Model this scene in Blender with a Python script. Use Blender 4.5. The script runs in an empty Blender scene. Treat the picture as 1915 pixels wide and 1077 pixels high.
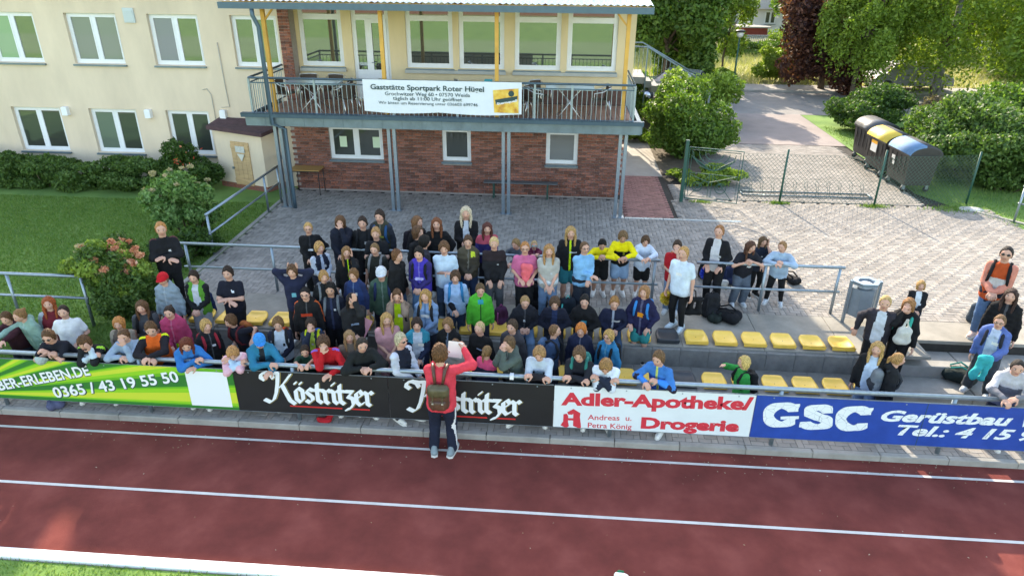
import bpy, bmesh, math, random
import numpy as np
from mathutils import Vector, Matrix

# ---------------------------------------------------------------- camera, sky, sun, exposure
SC = bpy.context.scene
COL = SC.collection
PITCH, YAW, ROLL = math.radians(25.62), math.radians(-4.051), math.radians(0.512)
CAM = np.array([0.0, -8.865, 6.868])
FPX, IW, IH = 1294.8, 1915.0, 1077.0
_fw = np.array([math.sin(YAW)*math.cos(PITCH), math.cos(YAW)*math.cos(PITCH), -math.sin(PITCH)])
_rt = np.array([math.cos(YAW), -math.sin(YAW), 0.0])
_up = np.cross(_rt, _fw)
_c, _s = math.cos(ROLL), math.sin(ROLL)
_rt, _up = _c*_rt+_s*_up, -_s*_rt+_c*_up
cam_data = bpy.data.cameras.new('camera')
cam_data.sensor_width = 36.0
cam_data.lens = FPX/IW*36.0
cam_data.clip_end = 900.0
cam = bpy.data.objects.new('camera', cam_data)
cam.matrix_world = Matrix([[_rt[0], _up[0], -_fw[0], CAM[0]], [_rt[1], _up[1], -_fw[1], CAM[1]],
                           [_rt[2], _up[2], -_fw[2], CAM[2]], [0, 0, 0, 1]])
COL.objects.link(cam)
SC.camera = cam

SUN_EL = math.radians(31.0)
SUN_AZ = math.atan2(-0.215, 0.976)          # measured from +Y towards +X
world = bpy.data.worlds.new('World')
SC.world = world
world.use_nodes = True
nt = world.node_tree
nt.nodes.clear()
sky = nt.nodes.new('ShaderNodeTexSky')
sky.sky_type = 'NISHITA'
sky.sun_disc = False
sky.sun_elevation = SUN_EL
sky.sun_rotation = SUN_AZ % (2*math.pi)
bg = nt.nodes.new('ShaderNodeBackground')
bg.inputs['Strength'].default_value = 0.15
wo = nt.nodes.new('ShaderNodeOutputWorld')
nt.links.new(sky.outputs[0], bg.inputs[0])
nt.links.new(bg.outputs[0], wo.inputs[0])
sun_data = bpy.data.lights.new('sun', 'SUN')
sun_data.energy = 2.0
sun_data.angle = math.radians(0.6)
sun_data.color = (1.0, 0.96, 0.90)
sun = bpy.data.objects.new('sun', sun_data)
sdir = Vector((math.sin(SUN_AZ)*math.cos(SUN_EL), math.cos(SUN_AZ)*math.cos(SUN_EL), math.sin(SUN_EL)))
sun.rotation_euler = sdir.to_track_quat('Z', 'Y').to_euler()
COL.objects.link(sun)
SC.view_settings.view_transform = 'Standard'
SC.view_settings.look = 'None'
SC.view_settings.exposure = 2.35
SC.view_settings.use_white_balance = True
SC.view_settings.white_balance_temperature = 7900
SC.view_settings.white_balance_tint = 10
SC.view_settings.gamma = 1.0

# ---------------------------------------------------------------- helpers
RNG = np.random.default_rng(7)
random.seed(7)

def _ray(px, py):
    return _fw+_rt*(px-IW/2)/FPX-_up*(py-IH/2)/FPX
def at_z(px, py, z):
    """where the sight line through a photo point meets the level z"""
    d = _ray(px, py)
    return CAM+d*(z-CAM[2])/d[2]
def at_y(px, py, y):
    """where it meets the upright plane at depth y"""
    d = _ray(px, py)
    return CAM+d*(y-CAM[1])/d[1]

def lin(h):
    h = h.lstrip('#')
    r = [int(h[i:i+2], 16)/255 for i in (0, 2, 4)]
    return tuple((c/12.92 if c <= .04045 else ((c+.055)/1.055)**2.4) for c in r)

MATS = {}
def mat(name, col, rough=.8, metal=0., bump=0., bscale=60., var=0., vscale=4., island=0., spec=.5, stretch=None, cols=None, coat=0.):
    """one procedural material: base colour with soft mottling, per-piece variation and fine relief"""
    if name in MATS:
        return MATS[name]
    if isinstance(col, str):
        col = lin(col)
    m = bpy.data.materials.new(name)
    m.use_nodes = True
    t = m.node_tree
    N, L = t.nodes, t.links
    b = N['Principled BSDF']
    b.inputs['Roughness'].default_value = rough
    b.inputs['Metallic'].default_value = metal
    b.inputs['Specular IOR Level'].default_value = spec
    if coat:
        b.inputs['Coat Weight'].default_value = coat
    b.inputs['Base Color'].default_value = (*col, 1)
    tc = N.new('ShaderNodeTexCoord')
    mp = N.new('ShaderNodeMapping')
    L.new(tc.outputs['Object'], mp.inputs['Vector'])
    if stretch:
        mp.inputs['Scale'].default_value = stretch
    cur = None
    if cols:
        nz = N.new('ShaderNodeTexNoise'); nz.inputs['Scale'].default_value = vscale
        nz.inputs['Detail'].default_value = 5
        L.new(mp.outputs[0], nz.inputs['Vector'])
        rp = N.new('ShaderNodeValToRGB')
        el = rp.color_ramp.elements
        el[0].position, el[1].position = .32, .68
        el[0].color = (*[lin(c) if isinstance(c, str) else c for c in cols][0], 1)
        el[1].color = (*[lin(c) if isinstance(c, str) else c for c in cols][-1], 1)
        for i, c in enumerate(cols[1:-1]):
            e = el.new(.32+.36*(i+1)/(len(cols)-1)); e.color = (*(lin(c) if isinstance(c, str) else c), 1)
        L.new(nz.outputs['Fac'], rp.inputs[0])
        cur = rp.outputs[0]
    val = None
    if var > 0:
        nz = N.new('ShaderNodeTexNoise'); nz.inputs['Scale'].default_value = vscale
        nz.inputs['Detail'].default_value = 6; nz.inputs['Roughness'].default_value = .65
        L.new(mp.outputs[0], nz.inputs['Vector'])
        mr = N.new('ShaderNodeMapRange')
        mr.inputs['From Min'].default_value = .3; mr.inputs['From Max'].default_value = .7
        mr.inputs['To Min'].default_value = 1-var; mr.inputs['To Max'].default_value = 1+var
        L.new(nz.outputs['Fac'], mr.inputs['Value'])
        val = mr.outputs[0]
    if island > 0:
        ge = N.new('ShaderNodeNewGeometry'); oi = N.new('ShaderNodeObjectInfo')
        ad = N.new('ShaderNodeMath'); ad.operation = 'ADD'
        L.new(ge.outputs['Random Per Island'], ad.inputs[0]); L.new(oi.outputs['Random'], ad.inputs[1])
        fr = N.new('ShaderNodeMath'); fr.operation = 'FRACT'
        L.new(ad.outputs[0], fr.inputs[0])
        mr = N.new('ShaderNodeMapRange')
        mr.inputs['To Min'].default_value = 1-island; mr.inputs['To Max'].default_value = 1+island
        L.new(fr.outputs[0], mr.inputs['Value'])
        if val is not None:
            mu = N.new('ShaderNodeMath'); mu.operation = 'MULTIPLY'
            L.new(val, mu.inputs[0]); L.new(mr.outputs[0], mu.inputs[1]); val = mu.outputs[0]
        else:
            val = mr.outputs[0]
    if val is not None:
        mx = N.new('ShaderNodeVectorMath'); mx.operation = 'SCALE'
        if cur is not None:
            L.new(cur, mx.inputs[0])
        else:
            mx.inputs[0].default_value = col
        L.new(val, mx.inputs['Scale'])
        cur = mx.outputs[0]
    if cur is not None:
        L.new(cur, b.inputs['Base Color'])
    if bump > 0:
        nb = N.new('ShaderNodeTexNoise'); nb.inputs['Scale'].default_value = bscale; nb.inputs['Detail'].default_value = 3
        L.new(mp.outputs[0], nb.inputs['Vector'])
        bp = N.new('ShaderNodeBump'); bp.inputs['Strength'].default_value = bump; bp.inputs['Distance'].default_value = .01
        L.new(nb.outputs['Fac'], bp.inputs['Height']); L.new(bp.outputs[0], b.inputs['Normal'])
    MATS[name] = m
    return m

def tag(o, label=None, cat=None, group=None, kind=None):
    if label: o['label'] = label
    if cat: o['category'] = cat
    if group: o['group'] = group
    if kind: o['kind'] = kind
    return o

def mesh_np(name, V, F4=None, F3=None, mats=(), mi=None, smooth=False):
    """mesh from numpy arrays of quads and triangles"""
    me = bpy.data.meshes.new(name)
    V = np.asarray(V, np.float32)
    n4 = 0 if F4 is None else len(F4); n3 = 0 if F3 is None else len(F3)
    me.vertices.add(len(V)); me.vertices.foreach_set('co', V.ravel())
    idx = []
    if n4: idx.append(np.asarray(F4, np.int32).ravel())
    if n3: idx.append(np.asarray(F3, np.int32).ravel())
    idx = np.concatenate(idx) if idx else np.zeros(0, np.int32)
    me.loops.add(len(idx)); me.loops.foreach_set('vertex_index', idx)
    me.polygons.add(n4+n3)
    st = np.concatenate([np.arange(n4)*4, n4*4+np.arange(n3)*3]).astype(np.int32)
    me.polygons.foreach_set('loop_start', st)
    for m in mats: me.materials.append(m)
    if mi is not None: me.polygons.foreach_set('material_index', np.asarray(mi, np.int32))
    if smooth: me.polygons.foreach_set('use_smooth', np.ones(n4+n3, bool))
    me.update(calc_edges=True)
    return me

def link(name, me, parent=None):
    o = bpy.data.objects.new(name, me)
    COL.objects.link(o)
    if parent is not None: o.parent = parent
    return o

def empty(name, loc=(0, 0, 0), rz=0.):
    o = bpy.data.objects.new(name, None)
    o.location = loc; o.rotation_euler = (0, 0, rz); o.empty_display_size = .2
    COL.objects.link(o)
    return o

class MB:
    """collects shapes for ONE mesh object"""
    def __init__(s): s.v = []; s.f = []; s.m = []; s.mi = 0; s.sm = []; s.smooth = False
    def add(s, vs, fs):
        k = len(s.v); s.v += [tuple(map(float, v)) for v in vs]
        for f in fs:
            s.f.append(tuple(i+k for i in f)); s.m.append(s.mi); s.sm.append(s.smooth)
        return s
    def box(s, a, b, bev=0.):
        x0, y0, z0 = a; x1, y1, z1 = b
        if bev > 0:
            e = bev
            vs = [(x0, y0, z0), (x1, y0, z0), (x1, y1, z0), (x0, y1, z0), (x0, y0, z1-e), (x1, y0, z1-e), (x1, y1, z1-e), (x0, y1, z1-e),
                  (x0+e, y0+e, z1), (x1-e, y0+e, z1), (x1-e, y1-e, z1), (x0+e, y1-e, z1)]
            fs = [(0, 3, 2, 1)]+[(i, (i+1) % 4, (i+1) % 4+4, i+4) for i in range(4)]+[(i+4, (i+1) % 4+4, (i+1) % 4+8, i+8) for i in range(4)]+[(8, 9, 10, 11)]
            return s.add(vs, fs)
        return s.add([(x0, y0, z0), (x1, y0, z0), (x1, y1, z0), (x0, y1, z0), (x0, y0, z1), (x1, y0, z1), (x1, y1, z1), (x0, y1, z1)],
                     [(0, 3, 2, 1), (4, 5, 6, 7), (0, 1, 5, 4), (1, 2, 6, 5), (2, 3, 7, 6), (3, 0, 4, 7)])
    def obox(s, c, ax, ay, az):
        """box from centre and three half-axis vectors"""
        c, ax, ay, az = map(np.array, (c, ax, ay, az))
        vs = [c+i*ax+j*ay+k*az for k in (-1, 1) for (i, j) in ((-1, -1), (1, -1), (1, 1), (-1, 1))]
        return s.add(vs, [(0, 3, 2, 1), (4, 5, 6, 7), (0, 1, 5, 4), (1, 2, 6, 5), (2, 3, 7, 6), (3, 0, 4, 7)])
    def tube(s, pts, r, n=8, caps=True):
        pts = [np.array(p, float) for p in pts]
        rs = r if isinstance(r, (list, tuple)) else [r]*len(pts)
        vs = []; fs = []
        prev = None
        for i, p in enumerate(pts):
            d = (pts[min(i+1, len(pts)-1)]-pts[max(i-1, 0)]); d = d/(np.linalg.norm(d)+1e-9)
            if prev is None:
                u = np.cross(d, [0, 0, 1.]) if abs(d[2]) < .9 else np.cross(d, [0, 1., 0])
            else:
                u = prev-d*(prev@d)
            u = u/(np.linalg.norm(u)+1e-9); prev = u; w = np.cross(d, u)
            for k in range(n):
                a = 2*math.pi*k/n+math.pi/n
                vs.append(p+rs[i]*(math.cos(a)*u+math.sin(a)*w))
        for i in range(len(pts)-1):
            for k in range(n):
                fs.append((i*n+k, i*n+(k+1) % n, (i+1)*n+(k+1) % n, (i+1)*n+k))
        if caps:
            fs.append(tuple(range(n))[::-1]); fs.append(tuple((len(pts)-1)*n+k for k in range(n)))
        return s.add(vs, fs)
    def prism(s, poly, axis, a, b):
        """extrude a 2-D polygon (counter-clockwise) between a and b along axis"""
        n = len(poly)
        def P(q, t):
            return {'x': (t, q[0], q[1]), 'y': (q[0], t, q[1]), 'z': (q[0], q[1], t)}[axis]
        vs = [P(q, a) for q in poly]+[P(q, b) for q in poly]
        fs = [tuple(range(n)), tuple(range(2*n-1, n-1, -1))]+[(i, i+n, (i+1) % n+n, (i+1) % n) for i in range(n)]
        return s.add(vs, fs)
    def ell(s, c, r, nu=10, nv=7, R=None):
        vs = []; fs = []
        for j in range(nv+1):
            th = math.pi*j/nv
            for i in range(nu):
                ph = 2*math.pi*i/nu
                p = np.array([r[0]*math.sin(th)*math.cos(ph), r[1]*math.sin(th)*math.sin(ph), r[2]*math.cos(th)])
                if R is not None: p = R@p
                vs.append(p+np.array(c))
        for j in range(nv):
            for i in range(nu):
                fs.append((j*nu+i, (j+1)*nu+i, (j+1)*nu+(i+1) % nu, j*nu+(i+1) % nu))
        return s.add(vs, fs)
    def mesh(s, name, mats, recalc=True):
        me = bpy.data.meshes.new(name)
        me.from_pydata(s.v, [], s.f)
        for m in (mats if isinstance(mats, (list, tuple)) else [mats]): me.materials.append(m)
        me.polygons.foreach_set('material_index', s.m)
        me.polygons.foreach_set('use_smooth', s.sm)
        if recalc:
            bm = bmesh.new(); bm.from_mesh(me)
            bmesh.ops.recalc_face_normals(bm, faces=bm.faces)
            bm.to_mesh(me); bm.free()
        me.update()
        return me
    def build(s, name, mats, parent=None, recalc=True):
        return link(name, s.mesh(name, mats, recalc), parent)

def copy_tree(o, parent=None):
    c = o.copy(); COL.objects.link(c)
    if parent is not None:
        c.parent = parent
    for ch in list(o.children):
        copy_tree(ch, c)
    return c

def inst(me, name, parent, loc, rz=0., scale=None):
    o = bpy.data.objects.new(name, me)
    o.location = loc
    if rz: o.rotation_euler = (0, 0, rz)
    if scale: o.scale = scale
    COL.objects.link(o)
    if parent is not None: o.parent = parent
    return o

# ---------------------------------------------------------------- common materials
M_galv = mat('galvanised_steel', '8f9da6', .42, .75, var=.12, vscale=14, bump=.05)
M_zinc = mat('zinc_sheet', '6f8088', .45, .6, var=.2, vscale=3, bump=.05)
M_zincdark = mat('slate_blue_sheet', '4c626e', .5, .4, var=.12, vscale=5)
M_white = mat('white_plastic', (.75, .77, .78), .4)
M_frame = mat('window_frame_white', (.72, .74, .76), .38, var=.04)
M_render = mat('cream_render', (.66, .54, .405), .92, stretch=(1, 1, .35), var=.10, vscale=1.1, bump=.35, bscale=160)
M_render2 = mat('yellow_render', (.68, .54, .33), .9, stretch=(1, 1, .35), var=.09, vscale=1.4, bump=.3, bscale=160)
M_conc = mat('concrete', (.27, .26, .235), .92, var=.22, vscale=2.2, bump=.4, bscale=90)
M_concdark = mat('old_concrete', (.17, .17, .16), .95, var=.35, vscale=3.0, bump=.5, bscale=70, island=.12)
M_joint = mat('joint_dirt', (.035, .032, .027), .98, var=.3, vscale=8, bump=.3)
M_paver = mat('grey_concrete_paver', (.27, .247, .22), .9, spec=.2, var=.15, vscale=1.3, island=.17, bump=.35, bscale=120)
M_paverred = mat('red_concrete_paver', (.27, .13, .11), .9, var=.12, vscale=9, island=.2, bump=.35, bscale=120)
M_brick = mat('clinker_brick', (.27, .075, .045), .85, var=.18, vscale=12, island=.42, bump=.4, bscale=80, cols=['7a4536', '8f5743', '684a45', '8d5544'])
M_mortar = mat('mortar', (.34, .29, .26), .95, var=.15, vscale=14, bump=.3)
M_black = mat('black_plastic', (.02, .02, .022), .5)
M_wood = mat('board_wood', (.50, .33, .17), .75, var=.2, vscale=3, stretch=(1, 1, 8), bump=.1)
M_yellowwood = mat('yellow_painted_wood', (.62, .33, .06), .6, var=.15, vscale=4, bump=.05)
M_leafstem = mat('bark_brown', (.10, .075, .05), .9, var=.3, vscale=8, bump=.6, bscale=30)
def glass_mat(name, tint, refl=.3, rough=.03):
    m = bpy.data.materials.new(name); m.use_nodes = True
    N, L = m.node_tree.nodes, m.node_tree.links
    b = N['Principled BSDF']
    b.inputs['Base Color'].default_value = (*tint, 1); b.inputs['Roughness'].default_value = .35
    g = N.new('ShaderNodeBsdfGlossy'); g.inputs['Roughness'].default_value = rough
    g.inputs['Color'].default_value = (.8, .86, .84, 1)
    fr = N.new('ShaderNodeFresnel'); fr.inputs['IOR'].default_value = 1.5
    ma = N.new('ShaderNodeMath'); ma.operation = 'ADD'; ma.inputs[1].default_value = refl
    mx = N.new('ShaderNodeMixShader')
    L.new(fr.outputs[0], ma.inputs[0]); L.new(ma.outputs[0], mx.inputs[0])
    L.new(b.outputs[0], mx.inputs[1]); L.new(g.outputs[0], mx.inputs[2])
    L.new(mx.outputs[0], N['Material Output'].inputs['Surface'])
    MATS[name] = m
    return m
M_glass = glass_mat('coated_window_glass', (.012, .02, .018), .27)
M_glassdark = glass_mat('dark_window_glass', (.022, .03, .027), .10)
M_glassblind = glass_mat('window_glass_over_grey_blind', (.16, .17, .17), .10)
M_glassgreen = glass_mat('window_glass_over_pale_green_blind', (.16, .30, .19), .2)
# ---------------------------------------------------------------- ground, track, terrace
TZ = 0.74       # terrace level
def sheet(name, x0, y0, x1, y1, z, m, kind='structure', parent=None):
    b = MB(); b.add([(x0, y0, z), (x1, y0, z), (x1, y1, z), (x0, y1, z)], [(0, 1, 2, 3)])
    o = b.build(name, m, parent)
    if kind: o['kind'] = kind
    return o
M_track = mat('red_tartan', (.18, .046, .037), .95, spec=.12, var=.12, vscale=1.6, bump=.8, bscale=260, cols=[(.155, .040, .033), (.18, .045, .037), (.205, .056, .046)])
M_line = mat('worn_white_line', (.54, .51, .48), .8, var=.14, vscale=3, bump=.2, bscale=200)
M_kerbw = mat('white_kerb_paint', (.82, .82, .80), .7, var=.05, vscale=6)
M_lawn = mat('lawn', (.06, .12, .03), .95, cols=[(.085, .175, .032), (.12, .225, .042), (.17, .28, .06)], vscale=.9, bump=.8, bscale=120)
M_soil = mat('bare_soil', (.12, .095, .065), .95, var=.3, vscale=5, bump=.6, bscale=50)
M_asph = mat('old_asphalt', (.23, .215, .20), .93, var=.12, vscale=1.3, bump=.5, bscale=160)
M_asphred = mat('reddish_asphalt', (.27, .225, .205), .93, var=.12, vscale=1.3, bump=.5, bscale=160)
M_meadow = mat('dry_meadow', (.25, .27, .10), .95, cols=[(.2, .25, .08), (.36, .34, .16), (.45, .41, .23)], vscale=.5, bump=.6, bscale=20)

sheet('sports_field', -70, -80, 70, -3.02, 0.02, M_lawn)
sheet('ground', -400, -400, 400, 500, -0.03, M_meadow)
sheet('running_track', -60, -3.02, 60, -0.13, 0.0, M_track)
sheet('pale_pitch', -70, -34, 70, -21, 0.03, mat('worn_pitch', (.17, .24, .10), .95, var=.15, vscale=.6))
sheet('far_running_track', -70, -70, 70, -62, 0.035, M_track)
for y in (-0.43, -1.65):
    sheet('lane_line', -60, y-.025, 60, y+.025, .004, M_line)
kb = MB()
x = -30.0
while x < 30:
    kb.box((x, -3.0, -.02), (x+.995, -2.845, .055), .008); x += 1.0
tag(kb.build('inner_track_kerb', M_kerbw), kind='structure')
# small debris on the tartan: leaves and seeds
b = MB()
for i in range(260):
    px, py = RNG.uniform(-7.5, 6.5), -0.16-abs(RNG.normal(0, .28)) if i < 215 else RNG.uniform(-2.8, -.2)
    s = RNG.uniform(.006, .018); a = RNG.uniform(0, 6.28)
    c, q = math.cos(a)*s, math.sin(a)*s
    b.mi = int(RNG.integers(0, 2))
    b.add([(px-c, py-q, .008), (px+q*.5, py-c*.5, .012), (px+c, py+q, .007), (px-q*.5, py+c*.5, .011)], [(0, 1, 2, 3)])
tag(b.build('fallen_leaf_litter', [mat('dry_leaf', (.30, .22, .13), .9), mat('pale_seed', (.38, .33, .24), .9)]),
    'scattered dry leaves and seeds along the edge of the track', kind='stuff')

# kerb of the walkway
kerb = MB(); x = -12.0
while x < 13:
    kerb.box((x, -.135, -.02), (x+.99, -.035, .105), .012); x += 1.0
tag(kerb.build('walkway_kerb', M_conc), kind='structure')
wb = sheet('walkway', -14, -.035, 14, 1.0, .06, M_joint)

# herringbone pavers of the walkway; the front ones are single objects
pm = MB().box((-.0975, -.0475, -.04), (.0975, .0475, 0), .004).mesh('paver', M_paver)
pm_red = MB().box((-.0975, -.0475, -.04), (.0975, .0475, 0), .004).mesh('paver', M_paverred)
def herring(x0, y0, x1, y1):
    out = []
    n = int((x1-x0)/.1)+4; m = int((y1-y0)/.1)+4
    for i in range(-2, n):
        for j in range(-2, m):
            k = (i-j) % 4
            if k == 0: out.append((x0+i*.1+.1, y0+j*.1+.05, 0.))
            elif k == 3: out.append((x0+i*.1+.05, y0+j*.1+.1, math.pi/2))
    return [(a, b_, r) for a, b_, r in out if x0 < a < x1 and y0 < b_ < y1]
def box_batch(spots, hx, hy, hz, z, tilt=.004, bev=.004, shape=None):
    """many small bevelled boxes (or plan shapes) in one numpy mesh"""
    V = []; F = []
    base = np.array([(-hx, -hy, -hz), (hx, -hy, -hz), (hx, hy, -hz), (-hx, hy, -hz), (-hx, -hy, -bev), (hx, -hy, -bev), (hx, hy, -bev), (-hx, hy, -bev),
                     (-hx+bev, -hy+bev, 0), (hx-bev, -hy+bev, 0), (hx-bev, hy-bev, 0), (-hx+bev, hy-bev, 0)])
    fb = np.array([(i, (i+1) % 4, (i+1) % 4+4, i+4) for i in range(4)]+[(i+4, (i+1) % 4+4, (i+1) % 4+8, i+8) for i in range(4)]+[(8, 9, 10, 11)])
    for k, (a, b_, r) in enumerate(spots):
        c, s = math.cos(r), math.sin(r)
        p = base.copy(); q = p.copy()
        q[:, 0] = p[:, 0]*c-p[:, 1]*s+a; q[:, 1] = p[:, 0]*s+p[:, 1]*c+b_
        q[:, 2] = p[:, 2]+z+RNG.normal(0, tilt*.4)+(p[:, 0]*RNG.normal(0, tilt*3))
        V.append(q); F.append(fb+12*k)
    return np.concatenate(V), np.concatenate(F)
hs = herring(-10.5, -.031, 8.6, .92)
half_me = MB().box((-.0475, -.0475, -.04), (.0475, .0475, 0), .004).mesh('paver', M_paver)
for i in range(192):
    if (i+0) % 4 == 2: inst(half_me, 'paver', wb, (-10.5+i*.1+.05, .019, .10))
hs.sort(key=lambda q: q[1])
for a, b_, r in hs[:300]:
    inst(pm, 'paver', wb, (a, b_, .10+random.gauss(0, .0012)), r)
V, F = box_batch(hs[300:], .0975, .0475, .04, .10)
tag(link('paving', mesh_np('paving', V, F, mats=[M_paver]), wb), kind='stuff')

# terrace body, tiers and stairs
tb = MB()
tb.box((-30, 1.8, -.02), (5.3, 60, TZ-.06)); tb.box((5.3, 2.4, -.02), (60, 60, TZ-.0601))
tag(tb.build('terrace_ground', M_joint), kind='structure')
TA = .37
tier = MB().box((-7.6, .98, -.02), (5.3, 1.8, TA-.012)).build('seating_tier', M_conc); tier['kind'] = 'structure'
x = -7.6; slab_me = MB().box((-.495, 0, -.04), (.495, .83, 0), .006).mesh('concrete_slab', mat('tier_slab', (.17, .165, .15), .93, var=.35, vscale=3, bump=.4, island=.1))
while x < 5.2:
    inst(slab_me, 'concrete_slab', tier, (x+.5, .965, TA)); x += 1.0
blk = MB().box((-.242, -.06, -.37), (.242, .06, 0), .006).mesh('concrete_block', M_concdark)
x = -7.6
while x < 5.2:
    inst(blk, 'concrete_block', tier, (x+.25, 1.79, TZ-.03)); inst(blk, 'concrete_block', tier, (x+.25, .97, TA-.03)); x += .49
band = empty('terrace_edge'); band['kind'] = 'structure'
sl2 = MB().box((-.697, 0, -.06), (.697, 1.36, 0), .008).mesh('concrete_slab', mat('terrace_slab', (.27, .25, .21), .93, var=.28, vscale=1.8, bump=.4, island=.1))
x = -7.55
while x < 5.2:
    inst(sl2, 'concrete_slab', band, (x+.7, 1.81, TZ)); x += 1.4
sl3 = MB().box((-.697, 0, -.06), (.697, .76, 0), .008).mesh('concrete_slab', mat('terrace_slab', 'ffffff'))
while x < 12:
    inst(sl3, 'concrete_slab', band, (x+.7, 2.40, TZ)); x += 1.4
st = empty('stairs'); st['kind'] = 'structure'
for k, (y0, z) in enumerate(((1.35, .315), (1.85, .53))):
    for j in range(4):
        MB().box((5.36+j*1.7, y0, -.01), (5.36+j*1.7+1.685, y0+(.5 if k == 0 else .549), z), .012).build('stair_tread', M_conc, st)
MB().box((5.302, .98, -.02), (5.357, 2.4, TZ-.02), .01).build('stair_cheek', M_concdark, st)
MB().box((5.36, 2.401, .4), (12.2, 2.43, TZ-.03)).build('riser', M_concdark, st)

# herringbone pavers of the terrace; the nearest ones are single objects
terr = sheet('terrace', -7.6, 3.15, 12.5, 10.9, TZ-.035, M_joint)
def on_terrace(x, y):
    return -7.6 < x < 12.0-(y-3.2)*.05 and not (y > 9.86 and x < 1.68) and not (y > 8.42 and 1.7 < x < 3.12) and y < 10.06
spots = [q for q in herring(-7.6, 3.171, 12.1, 10.2) if on_terrace(q[0], q[1])]
halves = [(-7.6+i*.1+.05, 3.171+.05) for i in range(196) if i % 4 == 2]
for x_, y_ in halves: inst(half_me, 'paver', terr, (x_, y_, TZ-.001))
spots.sort(key=lambda q: q[1])
for a, b_, r in spots[:250]:
    inst(pm, 'paver', terr, (a, b_, TZ-.001+random.gauss(0, .0012)), r)
V, F = box_batch(spots[250:], .0965, .0465, .04, TZ-.001)
tag(link('paving', mesh_np('paving', V, F, mats=[M_paver]), terr), kind='stuff')
# drain channel
dr = MB(); x = 1.7
while x < 4.6:
    dr.box((x, 8.30, TZ-.03), (x+.497, 8.42, TZ+.004), .006); x += .5
tag(dr.build('drain_channel', M_zinc), 'long grey drainage channel let into the paving by the red path', 'drain')
# red path and grey path beside the building, paved yard behind the fence
rp = sheet('red_path', 1.68, 8.44, 3.1, 12.3, TZ-.033, M_joint)
sp = [(1.8+i*.2+(.1 if j % 2 else 0), 8.5+j*.1, 0.) for i in range(6) for j in range(38)]
V, F = box_batch(sp, .0975, .0475, .04, TZ+.001)
tag(link('paving', mesh_np('paving', V, F, mats=[M_paverred]), rp), kind='stuff')
sheet('side_path', 1.68, 12.3, 3.15, 24, TZ-.02, mat('pale_concrete_path', (.36, .33, .29), .92, var=.12, vscale=2, bump=.3))
yd = sheet('yard', 3.1, 10.05, 10.2, 16.9, TZ-.04, M_joint)
sp = [(3.3+i*.2+(.1 if j % 2 else 0), 10.2+j*.1, 0.) for i in range(34) for j in range(66) if 3.3+i*.2 < 10.15-(j*.1)*.07 and not (3.3+i*.2 < 4.6 and j > 12)]
V, F = box_batch(sp, .0965, .0465, .04, TZ)
tag(link('paving', mesh_np('paving', V, F, mats=[M_paver]), yd), kind='stuff')
sheet('driveway', 4.6, 16.9, 10.3, 22.5, TZ-.024, M_asphred)
sheet('street', -25, 22.5, 60, 28.2, TZ-.03, M_asph)
sheet('far_pavement', -25, 28.2, 60, 30.0, TZ+.06, mat('pavement_slabs', (.33, .31, .28), .92, var=.12, vscale=2))
kb = MB(); x = -20.0
while x < 50:
    kb.box((x, 28.08, TZ-.05), (x+.99, 28.2, TZ+.07), .01); x += 1
tag(kb.build('street_kerb', M_conc), kind='structure')
sheet('meadow', -60, 30.0, 90, 200, TZ-.03, M_meadow)
sheet('bank', -60, 12.0, 1.6, 22.5, TZ-.05, M_lawn)
# lawns
sheet('left_lawn', -40, 1.75, -7.6, 12, TZ-.012, M_lawn)
b = MB(); b.add([(-40, 1.0, .06), (-7.7, 1.0, .06), (-7.7, 1.75, TZ-.012), (-40, 1.75, TZ-.012)], [(0, 1, 2, 3)])
tag(b.build('grass_bank', M_lawn), kind='structure')
b = MB(); b.add([(11.75, 8.2, TZ-.018), (40, 2.5, TZ-.018), (60, 22.4, TZ-.018), (10.3, 22.4, TZ-.018), (10.3, 11.3, TZ-.018)], [(0, 1, 2, 3, 4)])
tag(b.build('right_lawn', M_lawn), kind='structure')
sheet('planting_bed', 3.15, 12.6, 5.0, 22.4, TZ-.012, M_soil)
MB().box((-7.72, 3.2, TZ-.1), (-7.62, 10.0, TZ+.015), .01).build('lawn_edging', M_conc)['kind'] = 'structure'
b = MB(); b.prism([(11.0, 9.9), (12.6, 8.1), (12.68, 8.16), (11.08, 9.97)], 'z', TZ-.1, TZ+.02)
tag(b.build('lawn_border', M_conc), kind='structure')

def grass(name, n, area, h=(.03, .07), w=.006, seed=1, z=TZ-.012, label='', inside=None, m=None):
    r = np.random.default_rng(seed)
    x = r.uniform(area[0], area[2], n); y = r.uniform(area[1], area[3], n)
    if inside is not None:
        k = inside(x, y); x, y = x[k], y[k]; n = len(x)
    hh = r.uniform(*h, n); a = r.uniform(0, 6.283, n); l = r.normal(0, .5, (n, 2))*hh[:, None]
    zz = np.full(n, z) if np.isscalar(z) else z(x, y)
    V = np.zeros((n, 3, 3), np.float32)
    V[:, 0] = np.stack([x-np.cos(a)*w, y-np.sin(a)*w, zz], 1)
    V[:, 1] = np.stack([x+np.cos(a)*w, y+np.sin(a)*w, zz], 1)
    V[:, 2] = np.stack([x+l[:, 0], y+l[:, 1], zz+hh], 1)
    o = link(name, mesh_np(name, V.reshape(-1, 3), None, np.arange(n*3).reshape(-1, 3), mats=[m or M_blade]))
    tag(o, label, kind='stuff')
    return o
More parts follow.
